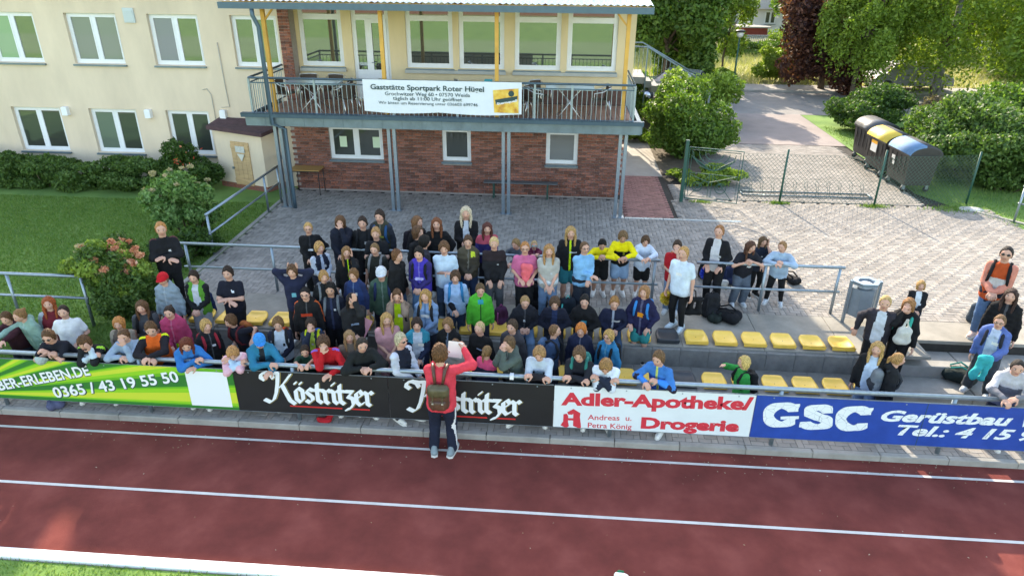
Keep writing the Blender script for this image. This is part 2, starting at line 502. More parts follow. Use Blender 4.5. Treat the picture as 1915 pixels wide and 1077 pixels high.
def leafmat(name, c, var=.45, trans=.35, sat=None):
    m = bpy.data.materials.new(name); m.use_nodes = True
    N, L = m.node_tree.nodes, m.node_tree.links
    b = N['Principled BSDF']; b.inputs['Roughness'].default_value = .55; b.inputs['Specular IOR Level'].default_value = .35
    ge = N.new('ShaderNodeNewGeometry')
    rp = N.new('ShaderNodeValToRGB'); el = rp.color_ramp.elements
    cs = c if isinstance(c, list) else [tuple(v*(1-var) for v in c), c, tuple(v*(1+var) for v in c)]
    el[0].color = (*cs[0], 1); el[1].color = (*cs[-1], 1)
    for i, q in enumerate(cs[1:-1]):
        e = el.new((i+1)/(len(cs)-1)); e.color = (*q, 1)
    L.new(ge.outputs['Random Per Island'], rp.inputs[0])
    L.new(rp.outputs[0], b.inputs['Base Color'])
    tr = N.new('ShaderNodeBsdfTranslucent')
    sc = N.new('ShaderNodeVectorMath'); sc.operation = 'MULTIPLY'; sc.inputs[1].default_value = (1.5, 1.5, .7)
    L.new(rp.outputs[0], sc.inputs[0]); L.new(sc.outputs[0], tr.inputs['Color'])
    mx = N.new('ShaderNodeMixShader'); mx.inputs[0].default_value = trans
    L.new(b.outputs[0], mx.inputs[1]); L.new(tr.outputs[0], mx.inputs[2])
    L.new(mx.outputs[0], N['Material Output'].inputs['Surface'])
    MATS[name] = m
    return m
M_blade = leafmat('grass_blade', [(.065, .15, .022), (.11, .22, .036), (.16, .27, .055), (.24, .3, .1)], trans=.3)
grass('lawn_grass', 90000, (-17, 1.8, -7.7, 8.6), seed=3, w=.008, label='mown grass of the left lawn in front of the wing',
      inside=lambda x, y: (x < -7.75) & (x > -9.0-y*1.05))
grass('bank_grass', 9000, (-13, 1.0, -7.7, 1.75), seed=4, w=.008, z=lambda x, y: .06+(y-1.0)/.75*.66, label='grass on the slope below the lawn')
grass('side_grass', 25000, (10.4, 6, 20, 20), seed=5, w=.009, h=(.04, .10), label='grass of the lawn right of the terrace', z=TZ-.018,
      inside=lambda x, y: (y > 8.2+(11.75-x)*2.2) & (y > 8.4-(x-11.75)*.2))
grass('field_grass', 90000, (-14, -6.0, 12, -3.01), seed=6, w=.006, h=(.02, .055), z=.02, label='short grass inside the white track kerb')
grass('meadow_grass', 30000, (4, 30.1, 30, 48), seed=8, w=.02, h=(.15, .5), z=TZ-.03, label='tall dry meadow grass beyond the street',
      m=leafmat('meadow_blade', [(.2, .25, .08), (.36, .36, .16), (.48, .44, .25)], trans=.3))
# weeds in the paving at the fence
b = []
for (cx, cy, rr, n) in ((6.07, 9.95, .25, 260), (8.6, 9.93, .3, 300), (3.9, 9.85, .25, 160), (10.7, 9.9, .6, 500)):
    b.append((cx, cy, rr, n))
xs = np.concatenate([RNG.normal(c[0], c[2]*.6, c[3]) for c in b]); ys = np.concatenate([RNG.normal(c[1], c[2]*.22, c[3]) for c in b])
n = len(xs); a = RNG.uniform(0, 6.28, n); hh = RNG.uniform(.02, .09, n)
V = np.zeros((n, 3, 3)); V[:, 0] = np.stack([xs-np.cos(a)*.012, ys-np.sin(a)*.012, np.full(n, TZ)], 1); V[:, 1] = np.stack([xs+np.cos(a)*.012, ys+np.sin(a)*.012, np.full(n, TZ)], 1)
V[:, 2] = np.stack([xs+RNG.normal(0, .03, n), ys+RNG.normal(0, .03, n), TZ+hh], 1)
tag(link('weeds', mesh_np('weeds', V.reshape(-1, 3), None, np.arange(n*3).reshape(-1, 3), mats=[M_blade])), 'weeds growing at the feet of the fence posts', kind='stuff')

# ---------------------------------------------------------------- railings
def railing(name, pts, post_x, label, h, zb, mid=None, r=.03, postr=.028, hang=0.):
    """a tube railing: top rail, optional lower rail, posts; pts = list of xyz of the top rail"""
    o = empty(name, (pts[0][0], pts[0][1], zb))
    tag(o, label, 'railing')
    off = np.array([pts[0][0], pts[0][1], zb])
    L_ = lambda p: tuple(np.array(p)-off)
    b = MB(); b.smooth = True; b.tube([L_(p) for p in pts], r, 10); b.build('top_rail', M_galv, o)
    if mid is not None:
        b = MB(); b.smooth = True; b.tube([L_((p[0], p[1], p[2]-mid)) for p in pts], r*.8, 8); b.build('lower_rail', M_galv, o)
    pb = None
    for (x, y, z) in post_x:
        pb = MB(); pb.smooth = True; pb.tube([(0, 0, 0), (0, 0, z-zb-r*.5)], postr, 8)
        q = pb.build('post', M_galv, o); q.location = L_((x, y, zb))
    return o
railing('barrier', [(-13, .02, 1.115), (9.2, .02, 1.115)], [(-9.0+2.48*i, .02, 1.115) for i in range(8)],
        'long galvanised front rail that the children lean on, carrying the advertising boards', 1, .06, r=.036, postr=.034)
RY = 3.33
railing('terrace_railing', [(-7.45, RY, 1.70), (1.93, RY, 1.70)], [(-7.35, RY, 1.7), (-5.6, RY, 1.7), (-3.4, RY, 1.7), (-1.2, RY, 1.7), (.3, RY, 1.7), (1.85, RY, 1.7)],
        'long grey tube railing behind the upper row of seats, left of the white T-shirt girl', 1, TZ, mid=.5)
railing('terrace_railing', [(2.62, RY-.02, 1.70), (5.33, RY-.02, 1.70)], [(3.9, RY-.02, 1.7), (5.25, RY-.02, 1.7)],
        'short grey tube railing behind the seats that ends beside the litter bin', 1, TZ, mid=.5)
railing('lawn_railing', [(-13, 1.66, 1.70), (-8.36, 1.66, 1.70)], [(-12.0, 1.66, 1.7), (-9.78, 1.66, 1.7), (-8.4, 1.66, 1.7)],
        'grey tube railing at the front edge of the left lawn', 1, TZ-.03, mid=.43)
railing('ramp_railing', [(-7.72, 4.95, 1.70), (-7.6, 8.8, 1.72)], [(-7.72, 5.0, 1.7), (-7.62, 7.9, 1.71), (-7.6, 8.75, 1.72)],
        'grey railing along the lawn edge running back to the left balcony post', 1, TZ, mid=.45)
railing('shed_railing', [(-7.62, 8.95, 1.72), (-8.0, 10.35, 1.72)], [(-7.62, 9.0, 1.72), (-7.98, 10.3, 1.72)],
        'short grey railing between the garden shed and the brown table', 1, TZ, mid=.45)
railing('side_railing', [(11.72, 9.0, 1.7), (13.2, 7.6, 1.7), (15, 5.9, 1.7)], [(11.75, 8.97, 1.7), (14.2, 6.65, 1.7)],
        'grey tube railing at the edge of the right lawn', 1, TZ, mid=.45)
# ---------------------------------------------------------------- sports pavilion
def win(parent, x0, x1, z0, z1, y, panes=1, glass=None, sill=True, reveal=.12, fw=.07, transom=None, name='window', tilt=None, blinds=None):
    """a white framed window let into the wall plane y (outside is towards -Y)"""
    f = MB(); d0, d1 = y+reveal-.03, y+reveal+.04
    f.box((x0, d0, z0), (x0+fw, d1, z1)); f.box((x1-fw, d0, z0), (x1, d1, z1))
    f.box((x0+fw, d0, z0), (x1-fw, d1, z0+fw)); f.box((x0+fw, d0, z1-fw), (x1-fw, d1, z1))
    cells = []
    zt = z1-fw
    if transom:
        f.box((x0+fw, d0, transom-.035), (x1-fw, d1, transom+.035)); zt = transom-.035
        cells.append((x0+fw, x1-fw, transom+.035, z1-fw))
    w = (x1-x0-2*fw)
    for k in range(panes):
        a, c = x0+fw+w*k/panes, x0+fw+w*(k+1)/panes
        if k > 0: f.box((a-.045, d0-.002, z0+fw), (a+.045, d1, zt)); a += .045
        if k < panes-1: c -= .045
        cells.append((a, c, z0+fw, zt))
    wo_ = f.build(name, M_frame, parent)
    for k, (a, c, e, g) in enumerate(cells):
        gm = glass[k % len(glass)] if isinstance(glass, list) else (glass or M_glass)
        # casement bead and pane
        s = .035
        sb = MB(); dd = d0-.012
        if c-a > .2 and g-e > .3:
            sb.box((a, dd, e), (a+s, d0+.01, g)); sb.box((c-s, dd, e), (c, d0+.01, g)); sb.box((a+s, dd, e), (c-s, d0+.01, e+s)); sb.box((a+s, dd, g-s), (c-s, d0+.01, g))
            so = sb.build('sash', M_frame, wo_)
            a, c, e, g = a+s, c-s, e+s, g-s
        p = MB(); p.box((a, d0+.012, e), (c, d0+.03, g)); po = p.build('pane', gm, wo_)
        po.rotation_euler = (0, 0, 0)
    if sill:
        s = MB(); s.box((x0-.03, y-.07, z0-.06), (x1+.03, y+reveal-.03, z0-.015)); s.build('sill', M_zinc, wo_)
    return wo_

def wall_with_holes(x0, x1, z0, z1, holes, y0, y1):
    """wall slab between y0 (outside) and y1 with rectangular openings, as non-overlapping boxes"""
    b = MB()
    xs = sorted({x0, x1, *[h[0] for h in holes], *[h[1] for h in holes]})
    xs = [x for x in xs if x0 <= x <= x1]
    for a, c in zip(xs[:-1], xs[1:]):
        hs_ = sorted([h for h in holes if h[0] < c-1e-6 and h[1] > a+1e-6], key=lambda h: h[2])
        z = z0
        for h in hs_:
            if h[2] > z: b.box((a, y0, z), (c, y1, h[2]))
            z = max(z, h[3])
        if z < z1: b.box((a, y0, z), (c, y1, z1))
    return b

pav = empty('sports_pavilion', (0, 0, 0))
tag(pav, 'two storey sports pavilion with brick ground floor, glazed upper floor and balcony restaurant', 'building')
BY = 9.95; X0, X1 = -7.58, 1.62; BZ0, BZ1 = TZ-.05, 2.98
def rect(pxa, pxb, y):
    a = at_y(*pxa, y); b_ = at_y(*pxb, y)
    return [min(a[0], b_[0]), max(a[0], b_[0]), min(a[2], b_[2]), max(a[2], b_[2])]
gw = [rect((613, 240), (718, 300), BY), rect((826, 244), (881, 303), BY), rect((1022, 248), (1079, 309), BY)]
for g in gw: g[3] = 2.58
wall_with_holes(X0+.02, X1-.02, BZ0, BZ1, gw, BY+.03, BY+.33).build('wall', M_mortar, pav)
# single bricks
brick_me = MB().box((-.1165, -.03, -.0325), (.1165, 0, .0325)).mesh('brick', M_brick)
bb = []
row = 0; z = TZ+.02
while z < BZ1-.03:
    x = X0+(.12 if row % 2 else 0)
    while x < X1-.1:
        a, c = x, x+.245
        if not any(a < g[1]-.0 and c > g[0]+.0 and z+.07 > g[2]-.07 and z < g[3] for g in gw): bb.append((x+.1225, z+.04, 1.))
        else:
            for g in gw:
                if z+.07 > g[2]-.07 and z < g[3]:
                    if a < g[0] and c > g[0] and g[0]-a > .05: bb.append(((a+g[0])/2, z+.04, (g[0]-a-.008)/.237))
                    if a < g[1] and c > g[1] and c-g[1] > .05: bb.append(((c+g[1])/2, z+.04, (c-g[1]-.008)/.237))
        x += .247
    z += .0795; row += 1
bb.sort(key=lambda q: (q[1] > 2.3, -q[1]))
for x, z, s in bb[:300]:
    inst(brick_me, 'brick', pav, (x, BY+.028-random.uniform(0, .006), z), 0, (s, 1, 1))
bj = MB()
for x, z, s in bb[300:]:
    o_ = random.uniform(0, .006)
    bj.box((x-.1165*s, BY-o_, z-.0325), (x+.1165*s, BY+.03, z+.0325))
tag(bj.build('brickwork', M_brick, pav), kind='stuff')
# corner return of the brick wall on the right side
rb = MB(); z = TZ+.02; row = 0
while z < BZ1-.03:
    y = BY+.03+(.12 if row % 2 else 0)
    while y < 13:
        rb.box((X1-.02, y, z+.005), (X1+.006, y+.237, z+.074)); y += .247
    z += .0795; row += 1
tag(rb.build('side_brickwork', M_brick, pav), kind='stuff')
MB().box((X1-.3, BY+.33, BZ0), (X1-.02, 18.5, BZ1)).build('side_wall', M_mortar, pav)
w = win(pav, gw[0][0], gw[0][1], gw[0][2], gw[0][3], BY, 2, M_glassdark)
for dx in (.28, 1.22):   # notices in the window
    n = MB(); n.box((gw[0][0]+dx, BY+.075, 1.98), (gw[0][0]+dx+.2, BY+.085, 2.28)); n.build('notice', mat('paper_pale_green', (.55, .68, .5), .8), w)
win(pav, *gw[1], BY, 1, M_glassdark); win(pav, *gw[2], BY, 1, M_glassblind)
# cream strip at the left corner
MB().box((-8.05, 10.2, TZ-.05), (X0-.002, 10.45, 2.98)).build('corner_wall', M_render, pav)

# balcony slab, fascia and soffit
FY = 8.22; BX0, BX1 = -8.0, 1.9; FZ = 3.12
bal = MB().box((BX0+.12, FY+.14, 2.985), (BX1-.12, 10.86, FZ-.02)).build('balcony_slab', M_concdark, pav)
tile = MB().box((-.144, -.144, -.015), (.144, .144, 0), .003).mesh('floor_tile', mat('terracotta_tile', (.33, .17, .115), .7, var=.1, vscale=5, island=.15))
tl = []
y = FY+.33
while y < 10.8:
    x = BX0+.3
    while x < BX1-.2: tl.append((x, y)); x += .3
    y += .3
for x, y in tl[:300]: inst(tile, 'floor_tile', bal, (x, y, FZ))
fas = MB(); seg = .5; x = BX0
while x < BX1-.01:
    fas.box((x+.002, FY, 2.93), (min(x+seg, BX1)-.004, FY+.1, 3.16), .004)
    fas.box((min(x+seg, BX1)-.012, FY-.01, 2.93), (min(x+seg, BX1)+.006, FY, 3.16)); x += seg
for sx in (BX0-.005, BX1+.005):
    fas.box((sx-.05, FY+.1, 2.93), (sx+.05, 10.8, 3.16))
fas.build('fascia', M_zinc, bal)
gt = MB(); gt.smooth = False
gt.prism([(FY-.13, 3.25), (FY-.12, 3.165), (FY-.015, 3.165), (FY+.12, 3.165), (FY+.25, 3.165), (FY+.25, 3.20), (FY+.02, 3.27), (FY-.14, 3.27)], 'x', BX0-.06, BX1+.06)
gt.build('gutter', M_zincdark, bal)
# steel posts under the balcony (double)
for (bx, tx) in ((541, 522), (742, 735), (946, 943), (1155, 1169)):
    p = at_y(bx, 395, 8.41); xx = p[0]
    for dx in (-.07, .07):
        MB().box((xx+dx-.04, 8.36, TZ-.02), (xx+dx+.04, 8.46, 2.985)).build('balcony_post', M_galv, pav)
    MB().box((xx-.16, 8.3, TZ), (xx+.16, 8.52, TZ+.012)).build('post_foot', M_galv, pav)
# balcony railing
bry = 8.27
brail = MB(); brail.smooth = True
brail.tube([(BX0+.2, 10.75, 4.1), (BX0+.2, bry, 4.1), (BX1-.2, bry, 4.1), (BX1-.2, 10.6, 4.1)], .028, 8)
brl = brail.build('balcony_railing', M_zincdark, bal)
for zz in (3.97, 3.24):
    b = MB(); b.box((BX0+.2, bry-.012, zz), (BX1-.2, bry+.012, zz+.028)); b.box((BX0+.188, bry+.03, zz), (BX0+.212, 10.7, zz+.028)); b.box((BX1-.212, bry+.03, zz), (BX1-.188, 10.6, zz+.028))
    b.build('rail', M_zincdark, brl)
bars = []
x = BX0+.3
while x < BX1-.25: bars.append((x, bry)); x += .118
y = bry+.12
while y < 10.5: bars += [(BX0+.2, y), (BX1-.2, y)]; y += .118
bar_me = MB().box((-.007, -.007, 0), (.007, .007, .705)).mesh('baluster', M_galv)
for x, y in bars: inst(bar_me, 'baluster', brl, (x, y, 3.268))
for x in (BX0+.2, -6.15, -4.2, -2.6, -.7, .15-.95+1.0, BX1-.2):
    MB().box((x-.025, bry-.02, 3.13), (x+.025, bry+.02, 4.08)).build('railing_post', M_galv, brl)

# upper floor facade
UY = 10.9; UZ1 = 5.95
uw = [rect((556, 36), (645, 124), UY), rect((757, 40), (848, 130), UY), rect((857, 41), (943, 130), UY), rect((963, 42), (1047, 133), UY), rect((1063, 42), (1151, 135), UY)]
for g in uw: g[3] = 5.92; g[2] = 4.03
dr_ = rect((655, 35), (735, 184), UY); dr_[2] = FZ+.02; dr_[3] = 5.92
holes = uw+[dr_]
wall_with_holes(-7.45, 1.85, FZ-.05, 6.3, holes, UY, UY+.3).build('upper_wall', M_render2, pav)
for k, g in enumerate(uw):
    win(pav, g[0], g[1], g[2], g[3], UY, 1, M_glass, transom=5.32, reveal=.10, fw=.085)
    # pale blind standing behind the lower pane
pl = MB(); pl.box((-7.44, UY-.018, FZ-.01), (dr_[0]-.03, UY, FZ+.42)); pl.box((dr_[1]+.03, UY-.018, FZ-.01), (1.84, UY, FZ+.42))
pl.build('plinth', mat('dark_plinth_tile', (.10, .045, .035), .6, var=.3, vscale=9, bump=.2), pav)
# glazed door with a side light
dw = win(pav, dr_[0], dr_[1], dr_[2], dr_[3], UY, 1, [M_glass, M_glass], sill=False, transom=5.32, reveal=.10, fw=.08, name='door')
xm = dr_[0]+.42
b = MB(); yy = UY+.045
b.box((xm-.05, yy, FZ+.1), (xm+.05, yy+.02, 5.285)); b.box((dr_[0]+.08, yy, FZ+.1), (xm-.05, yy+.02, 3.95)); b.box((xm+.05, yy, FZ+.1), (dr_[1]-.08, yy+.02, 3.95))
b.box((dr_[1]-.18, yy, 3.95), (dr_[1]-.08, yy+.02, 5.285)); b.box((xm+.05, yy, 3.95), (xm+.13, yy+.02, 5.285)); b.box((xm+.13, yy, 5.18), (dr_[1]-.18, yy+.02, 5.285))
b.build('door_leaf', M_frame, dw)
b = MB(); b.smooth = True; b.tube([(xm+.09, UY+.04, 4.15), (xm+.09, UY-.01, 4.15), (xm+.2, UY-.01, 4.15)], .012, 6); b.build('handle', M_galv, dw)
# parapet under windows slightly proud
for a, c in ((uw[0][0], uw[0][1]), (uw[1][0], uw[2][1]), (uw[3][0], uw[4][1])):
    MB().box((a-.05, UY-.10, 3.9), (c+.05, UY-.002, 3.985)).build('ledge', mat('grey_ledge', (.42, .42, .38), .7, var=.1), pav)
# brick pier between wing and glazing
pr_ = MB(); z = 3.14; row = 0
while z < 6.2:
    off = .12 if row % 2 else 0
    for k in range(3):
        a = -7.74+k*.247-off; a0, c0 = max(a, -7.74), min(a+.237, -7.44)
        if c0-a0 > .03: pr_.box((a0, 10.47, z), (c0, 10.50, z+.069))
    y = 10.5
    z += .0795; row += 1
tag(pr_.build('pier_brickwork', M_brick, pav), kind='stuff')
MB().box((-7.735, 10.5, 3.1), (-7.445, 10.899, 6.25)).build('pier', M_mortar, pav)
# canopy over the balcony: sheet roof, gutter, timber posts
cz0, cz1 = 5.86, 6.12
cx0, cx1 = -8.15, 1.95
cr = MB(); N_ = 68
for k in range(N_):
    a = cx0+(cx1-cx0)*k/N_; c = cx0+(cx1-cx0)*(k+1)/N_; m_ = (a+c)/2
    cr.add([(a, 8.1, cz0), (m_, 8.1, cz0+.035), (c, 8.1, cz0), (c, 11.0, cz1), (m_, 11.0, cz1+.035), (a, 11.0, cz1)], [(0, 1, 4, 5), (1, 2, 3, 4)])
cr.build('canopy_roof', mat('pale_sheet_roof', (.78, .80, .80), .5, var=.08, vscale=2), pav, recalc=False)
MB().box((cx0, 8.0, cz0-.16), (cx1, 8.13, cz0-.02)).build('canopy_gutter', M_zincdark, pav)
MB().box((cx0+.05, 8.14, cz0-.13), (cx1-.05, 8.2, cz0-.012)).build('fascia_board', M_yellowwood, pav)
for x in np.linspace(cx0+.4, cx1-.4, 10):
    MB().obox((x, 9.55, (cz0+cz1)/2-.09), (.04, 0, 0), (0, 1.32, .12), (0, 0, .05)).build('rafter', M_yellowwood, pav)
for (tx, bx) in (((490, 18), (510, 208)), ((710, 18), (718, 190)), ((929, 18), (931, 190)), ((1178, 20), (1168, 218))):
    a = at_y(*tx, 8.5)
    p = MB(); p.box((a[0]-.045, 8.45, FZ), (a[0]+.045, 8.54, cz0-.03)); p.build('canopy_post', M_yellowwood, pav)
for x, s in ((-7.33, 1), (1.46, -1)):
    b = MB(); b.tube([(x, 8.5, 5.35), (x+.35*s, 8.5, 5.75)], .03, 4); b.build('brace', M_yellowwood, pav)
# downpipe on the left
dp = MB(); dp.smooth = True
q = [at_y(470, 18, 8.05), at_y(472, 30, 8.05), at_y(488, 44, 8.25), at_y(492, 60, 8.15)]
xb = at_y(505, 200, 8.15)[0]
dp.tube([(q[0][0], 8.06, 5.72), (q[0][0], 8.06, 5.55), (xb, 8.13, 5.3), (xb, 8.13, 5.1), (xb, 8.13, 3.0), (xb+.25, 8.28, 2.85), (xb+.25, 8.28, TZ+.25), (xb+.25, 8.28, TZ)], [.05]*8, 10)
dp.build('downpipe', M_zincdark, pav)
# main roof behind the canopy
rf = MB()
ry, rz_ = 14.6, 10.75
rf.add([(-9.9, 11.01, 6.45), (1.95, 11.01, 6.45), (1.95, ry, rz_), (-9.9, ry, rz_), (-9.9, 18.6, 6.15), (1.95, 18.6, 6.15)], [(0, 1, 2, 3), (3, 2, 5, 4), (0, 3, 4), (1, 5, 2)])
rfo = rf.build('roof', mat('red_roof_tile', (.30, .11, .07), .8, var=.2, vscale=6, bump=.4), pav)
MB().box((1.45, 11.2, 2.98), (1.85, 18.4, 6.1)).build('east_wall', M_render2, pav)
# wing on the left
wing = empty('sports_hall_wing', (0, 0, 0))
tag(wing, 'long cream rendered two storey wing with white framed windows left of the pavilion', 'building')
WY = 10.5
ww = [rect((-38, 20), (84, 115), WY), rect((118, 28), (236, 122), WY), rect((273, 28), (385, 125), WY), rect((428, 28), (533, 126), WY),
      rect((20, 201), (133, 284), WY), rect((165, 205), (272, 288), WY), rect((309, 208), (404, 290), WY)]
for k in range(7):
    if k < 4: ww[k][2], ww[k][3] = 4.03, 5.36
    else: ww[k][2], ww[k][3] = 1.50, 2.78
ww[3][1] = -7.80
for g in ((-16.1, -14.66, 4.03, 5.36),): ww[0] = list(g)
ww.append([-18.9, -17.4, 4.03, 5.36]); ww.append([-18.4, -17.0, 1.50, 2.78])
wall_with_holes(-24, -7.745, TZ-.1, 6.2, ww, WY, WY+.3).build('wall', M_render, wing)
GL = [[M_glassgreen, M_glass], [M_glassblind, M_glassblind], [mat('lilac_curtain', (.2, .2, .24), .8), M_glass], [M_glass, M_glass], [M_glassdark, M_glassdark], [M_glassgreen, M_glassdark], [M_glassdark, M_glassdark], [M_glass, M_glass], [M_glassdark, M_glassdark]]
GL[2][0] = glass_mat('window_glass_over_lilac_curtain', (.17, .17, .22), .08)
GL[5][0] = glass_mat('window_glass_over_grey_green_blind', (.10, .14, .11), .06)
for g, gl in zip(ww, GL): win(wing, *g, WY, 2, gl, reveal=.14, fw=.075)
b = MB(); b.add([(-24, 10.1, 6.1), (-7.7, 10.1, 6.1), (-7.7, ry, rz_-.42), (-24, ry, rz_-.42), (-24, 19, 6.1), (-7.7, 19, 6.1)], [(0, 1, 2, 3), (3, 2, 5, 4), (0, 3, 4), (1, 5, 2)])
b.build('roof', mat('red_roof_tile', 'ffffff'), wing)
MB().box((-24, 10.801, TZ-.1), (-23.7, 18.8, 6.1)).build('gable_wall', M_render, wing)
MB().box((-10.9, 14.1, 9.6), (-10.35, 14.7, 10.95)).build('chimney', M_brick, wing)
# small fixtures on the wing wall
v = rect((229, 15), (255, 43), WY)
b = MB(); b.box((v[0], WY-.05, v[2]), (v[1], WY, v[3]))
for k in range(6): b.box((v[0]+.03, WY-.065, v[2]+.04+k*.05), (v[1]-.03, WY-.05, v[2]+.065+k*.05))
b.build('vent_cover', mat('vent_grey', (.5, .56, .56), .5), wing)
for px in ((118, 199), (273, 204), (413, 205)):
    a = at_y(*px, WY)
    MB().box((a[0], WY-.14, a[2]-.24), (a[0]+.17, WY, a[2]), .02).build('wall_lamp', M_white, wing)
b = MB(); b.smooth = True
p1, p2, p3 = at_y(407, 80, WY), at_y(427, 200, WY), at_y(380, 168, WY)
b.tube([(p1[0], WY-.03, p1[2]), (p1[0]+.02, WY-.03, p2[2]+.6), (p1[0]+.05, WY-.03, p2[2]+.0), (p1[0]-.2, WY-.03, p2[2]-.02)], .012, 6)
b.build('cable', mat('grey_conduit', (.4, .38, .33), .6), wing)
b = MB(); b.smooth = True
b.tube([(p3[0], WY-.03, p3[2]), (p3[0]+.12, WY-.03, p3[2]+.03), (p3[0]+.22, WY-.03, p3[2]-.12), (p3[0]+.24, WY-.03, 2.1)], .012, 6)
b.build('cable', mat('grey_conduit', 'ffffff'), wing)

# garden shed, rotated slightly
sh = empty('shed', (-8.3, 9.55, TZ))
tag(sh, 'small cream rendered shed with a plank door between the wing and the ramp railing', 'shed')
A = np.array([-9.86, 10.05]); B_ = np.array([-8.28, 9.55]); Cc = np.array([-7.82, 10.44]); D_ = np.array([-9.7, 10.44])
o2 = np.array([-8.3, 9.55])
poly = [tuple(p-o2) for p in (A, B_, Cc, D_)]
b = MB(); b.prism(poly, 'z', .14, 1.60); b.build('wall', M_render, sh)
b = MB(); b.prism([tuple(np.array(p)*1.006) for p in poly], 'z', -.02, .138); b.build('base_course', M_brick, sh)
b = MB(); P4 = [A+(-.12, -.14), B_+(.10, -.16), Cc+(.12, 0), D_+(-.1, 0)]
zs = [1.66, 1.60, 1.74, 1.80]
b.add([(*(p-o2), z) for p, z in zip(P4, zs)]+[(*(p-o2), z+.1) for p, z in zip(P4, zs)], [(0, 3, 2, 1), (4, 5, 6, 7), (0, 1, 5, 4), (1, 2, 6, 5), (2, 3, 7, 6), (3, 0, 4, 7)])
b.build('roof', mat('dark_felt_roof', (.075, .04, .045), .9, var=.3, vscale=8, bump=.5), sh)
e = (B_-A)/np.linalg.norm(B_-A); nrm = np.array([e[1], -e[0]])
dc = A+e*.88
def onw(s, out, z): q_ = dc+e*s+nrm*out-o2; return (q_[0], q_[1], z)
dd = empty('shed_door'); dd.parent = sh
for k in range(4):
    s0 = -.31+k*.157
    MB().obox(onw(s0+.075, .018, .74), (*(e*.075), 0), (*(nrm*.014), 0), (0, 0, .62)).build('plank', M_wood, dd)
for z in (.25, 1.22):
    MB().obox(onw(0, .042, z), (*(e*.31), 0), (*(nrm*.01), 0), (0, 0, .05)).build('crossbar', M_wood, dd)
MB().obox(onw(.02, .055, 1.16), (*(e*.16), 0), (*(nrm*.004), 0), (0, 0, .09)).build('sign_plate', mat('faded_paper', (.5, .5, .45), .8, var=.2, vscale=20), dd)
b = MB(); t = [onw(-.1, .056, 1.03), onw(.16, .056, 1.03), onw(.04, .056, .82)]; t2 = [onw(-.1, .064, 1.03), onw(.16, .064, 1.03), onw(.04, .064, .82)]
b.add(t+t2, [(0, 1, 2), (3, 5, 4), (0, 3, 4, 1), (1, 4, 5, 2), (2, 5, 3, 0)]); b.build('pennant', mat('faded_cloth', (.6, .58, .5), .85), dd)
MB().obox(onw(-.31, .05, .6), (*(e*.03), 0), (*(nrm*.02), 0), (0, 0, .03)).build('latch', M_galv, dd)

# east entrance: landing, stairs and railing behind the pavilion corner
en = empty('entrance_stairs', (2.35, 19, TZ)); tag(en, 'grey outdoor stairs with bar railing behind the pavilion corner', 'stairs')
MB().box((-.6, 0, 1.7), (.75, 2.0, 1.95)).build('landing', M_conc, en)
for k in range(10):
    MB().box((.75+k*.28, .2, 1.95-(k+1)*.175-.25), (.75+(k+1)*.28-.004, 1.8, 1.95-(k+1)*.175), .008).build('step', M_conc, en)
b = MB(); b.smooth = True
b.tube([(-.5, 0, 3.08), (.75, 0, 3.05), (3.3, .1, 1.62)], .03, 8); b.tube([(-.5, 1.95, 3.0), (.75, 1.95, 3.0), (3.4, 1.9, 1.6)], .03, 8); b.build('handrail', M_zinc, en)
for k in range(26):
    x = -.45+k*.15; zt = 3.05 if x < .75 else 3.05-(x-.75)*1.43/2.55
    MB().box((x-.008, .0, zt-.95), (x+.008, .016, zt)).build('baluster', M_zinc, en)
for x in (-.45, .75, 2.0, 3.25):
    zt = 3.05 if x <= .75 else 3.05-(x-.75)*1.43/2.55
    MB().box((x-.025, -.04, max(zt-2.9, 0)), (x+.025, -.005, zt)).build('railing_post', M_zinc, en)
# low steps with railing beside the big shrub
e2 = empty('yard_steps', (5.0, 15.6, TZ)); tag(e2, 'short concrete steps with a bar handrail beside the big clipped shrub', 'steps')
for k in range(3): MB().box((-.5+k*.28, -.4, -.02), (-.5+(k+1)*.28-.004, .9, .42-k*.14), .008).build('step', M_conc, e2)
b = MB(); b.smooth = True; b.tube([(-.6, -.42, 1.35), (.45, -.42, .95)], .02, 6); b.build('handrail', M_zinc, e2)
for k in range(7): x = -.5+k*.15; MB().box((x-.008, -.43, .05), (x+.008, -.414, 1.32-(x+.6)*.38)).build('baluster', M_zinc, e2)
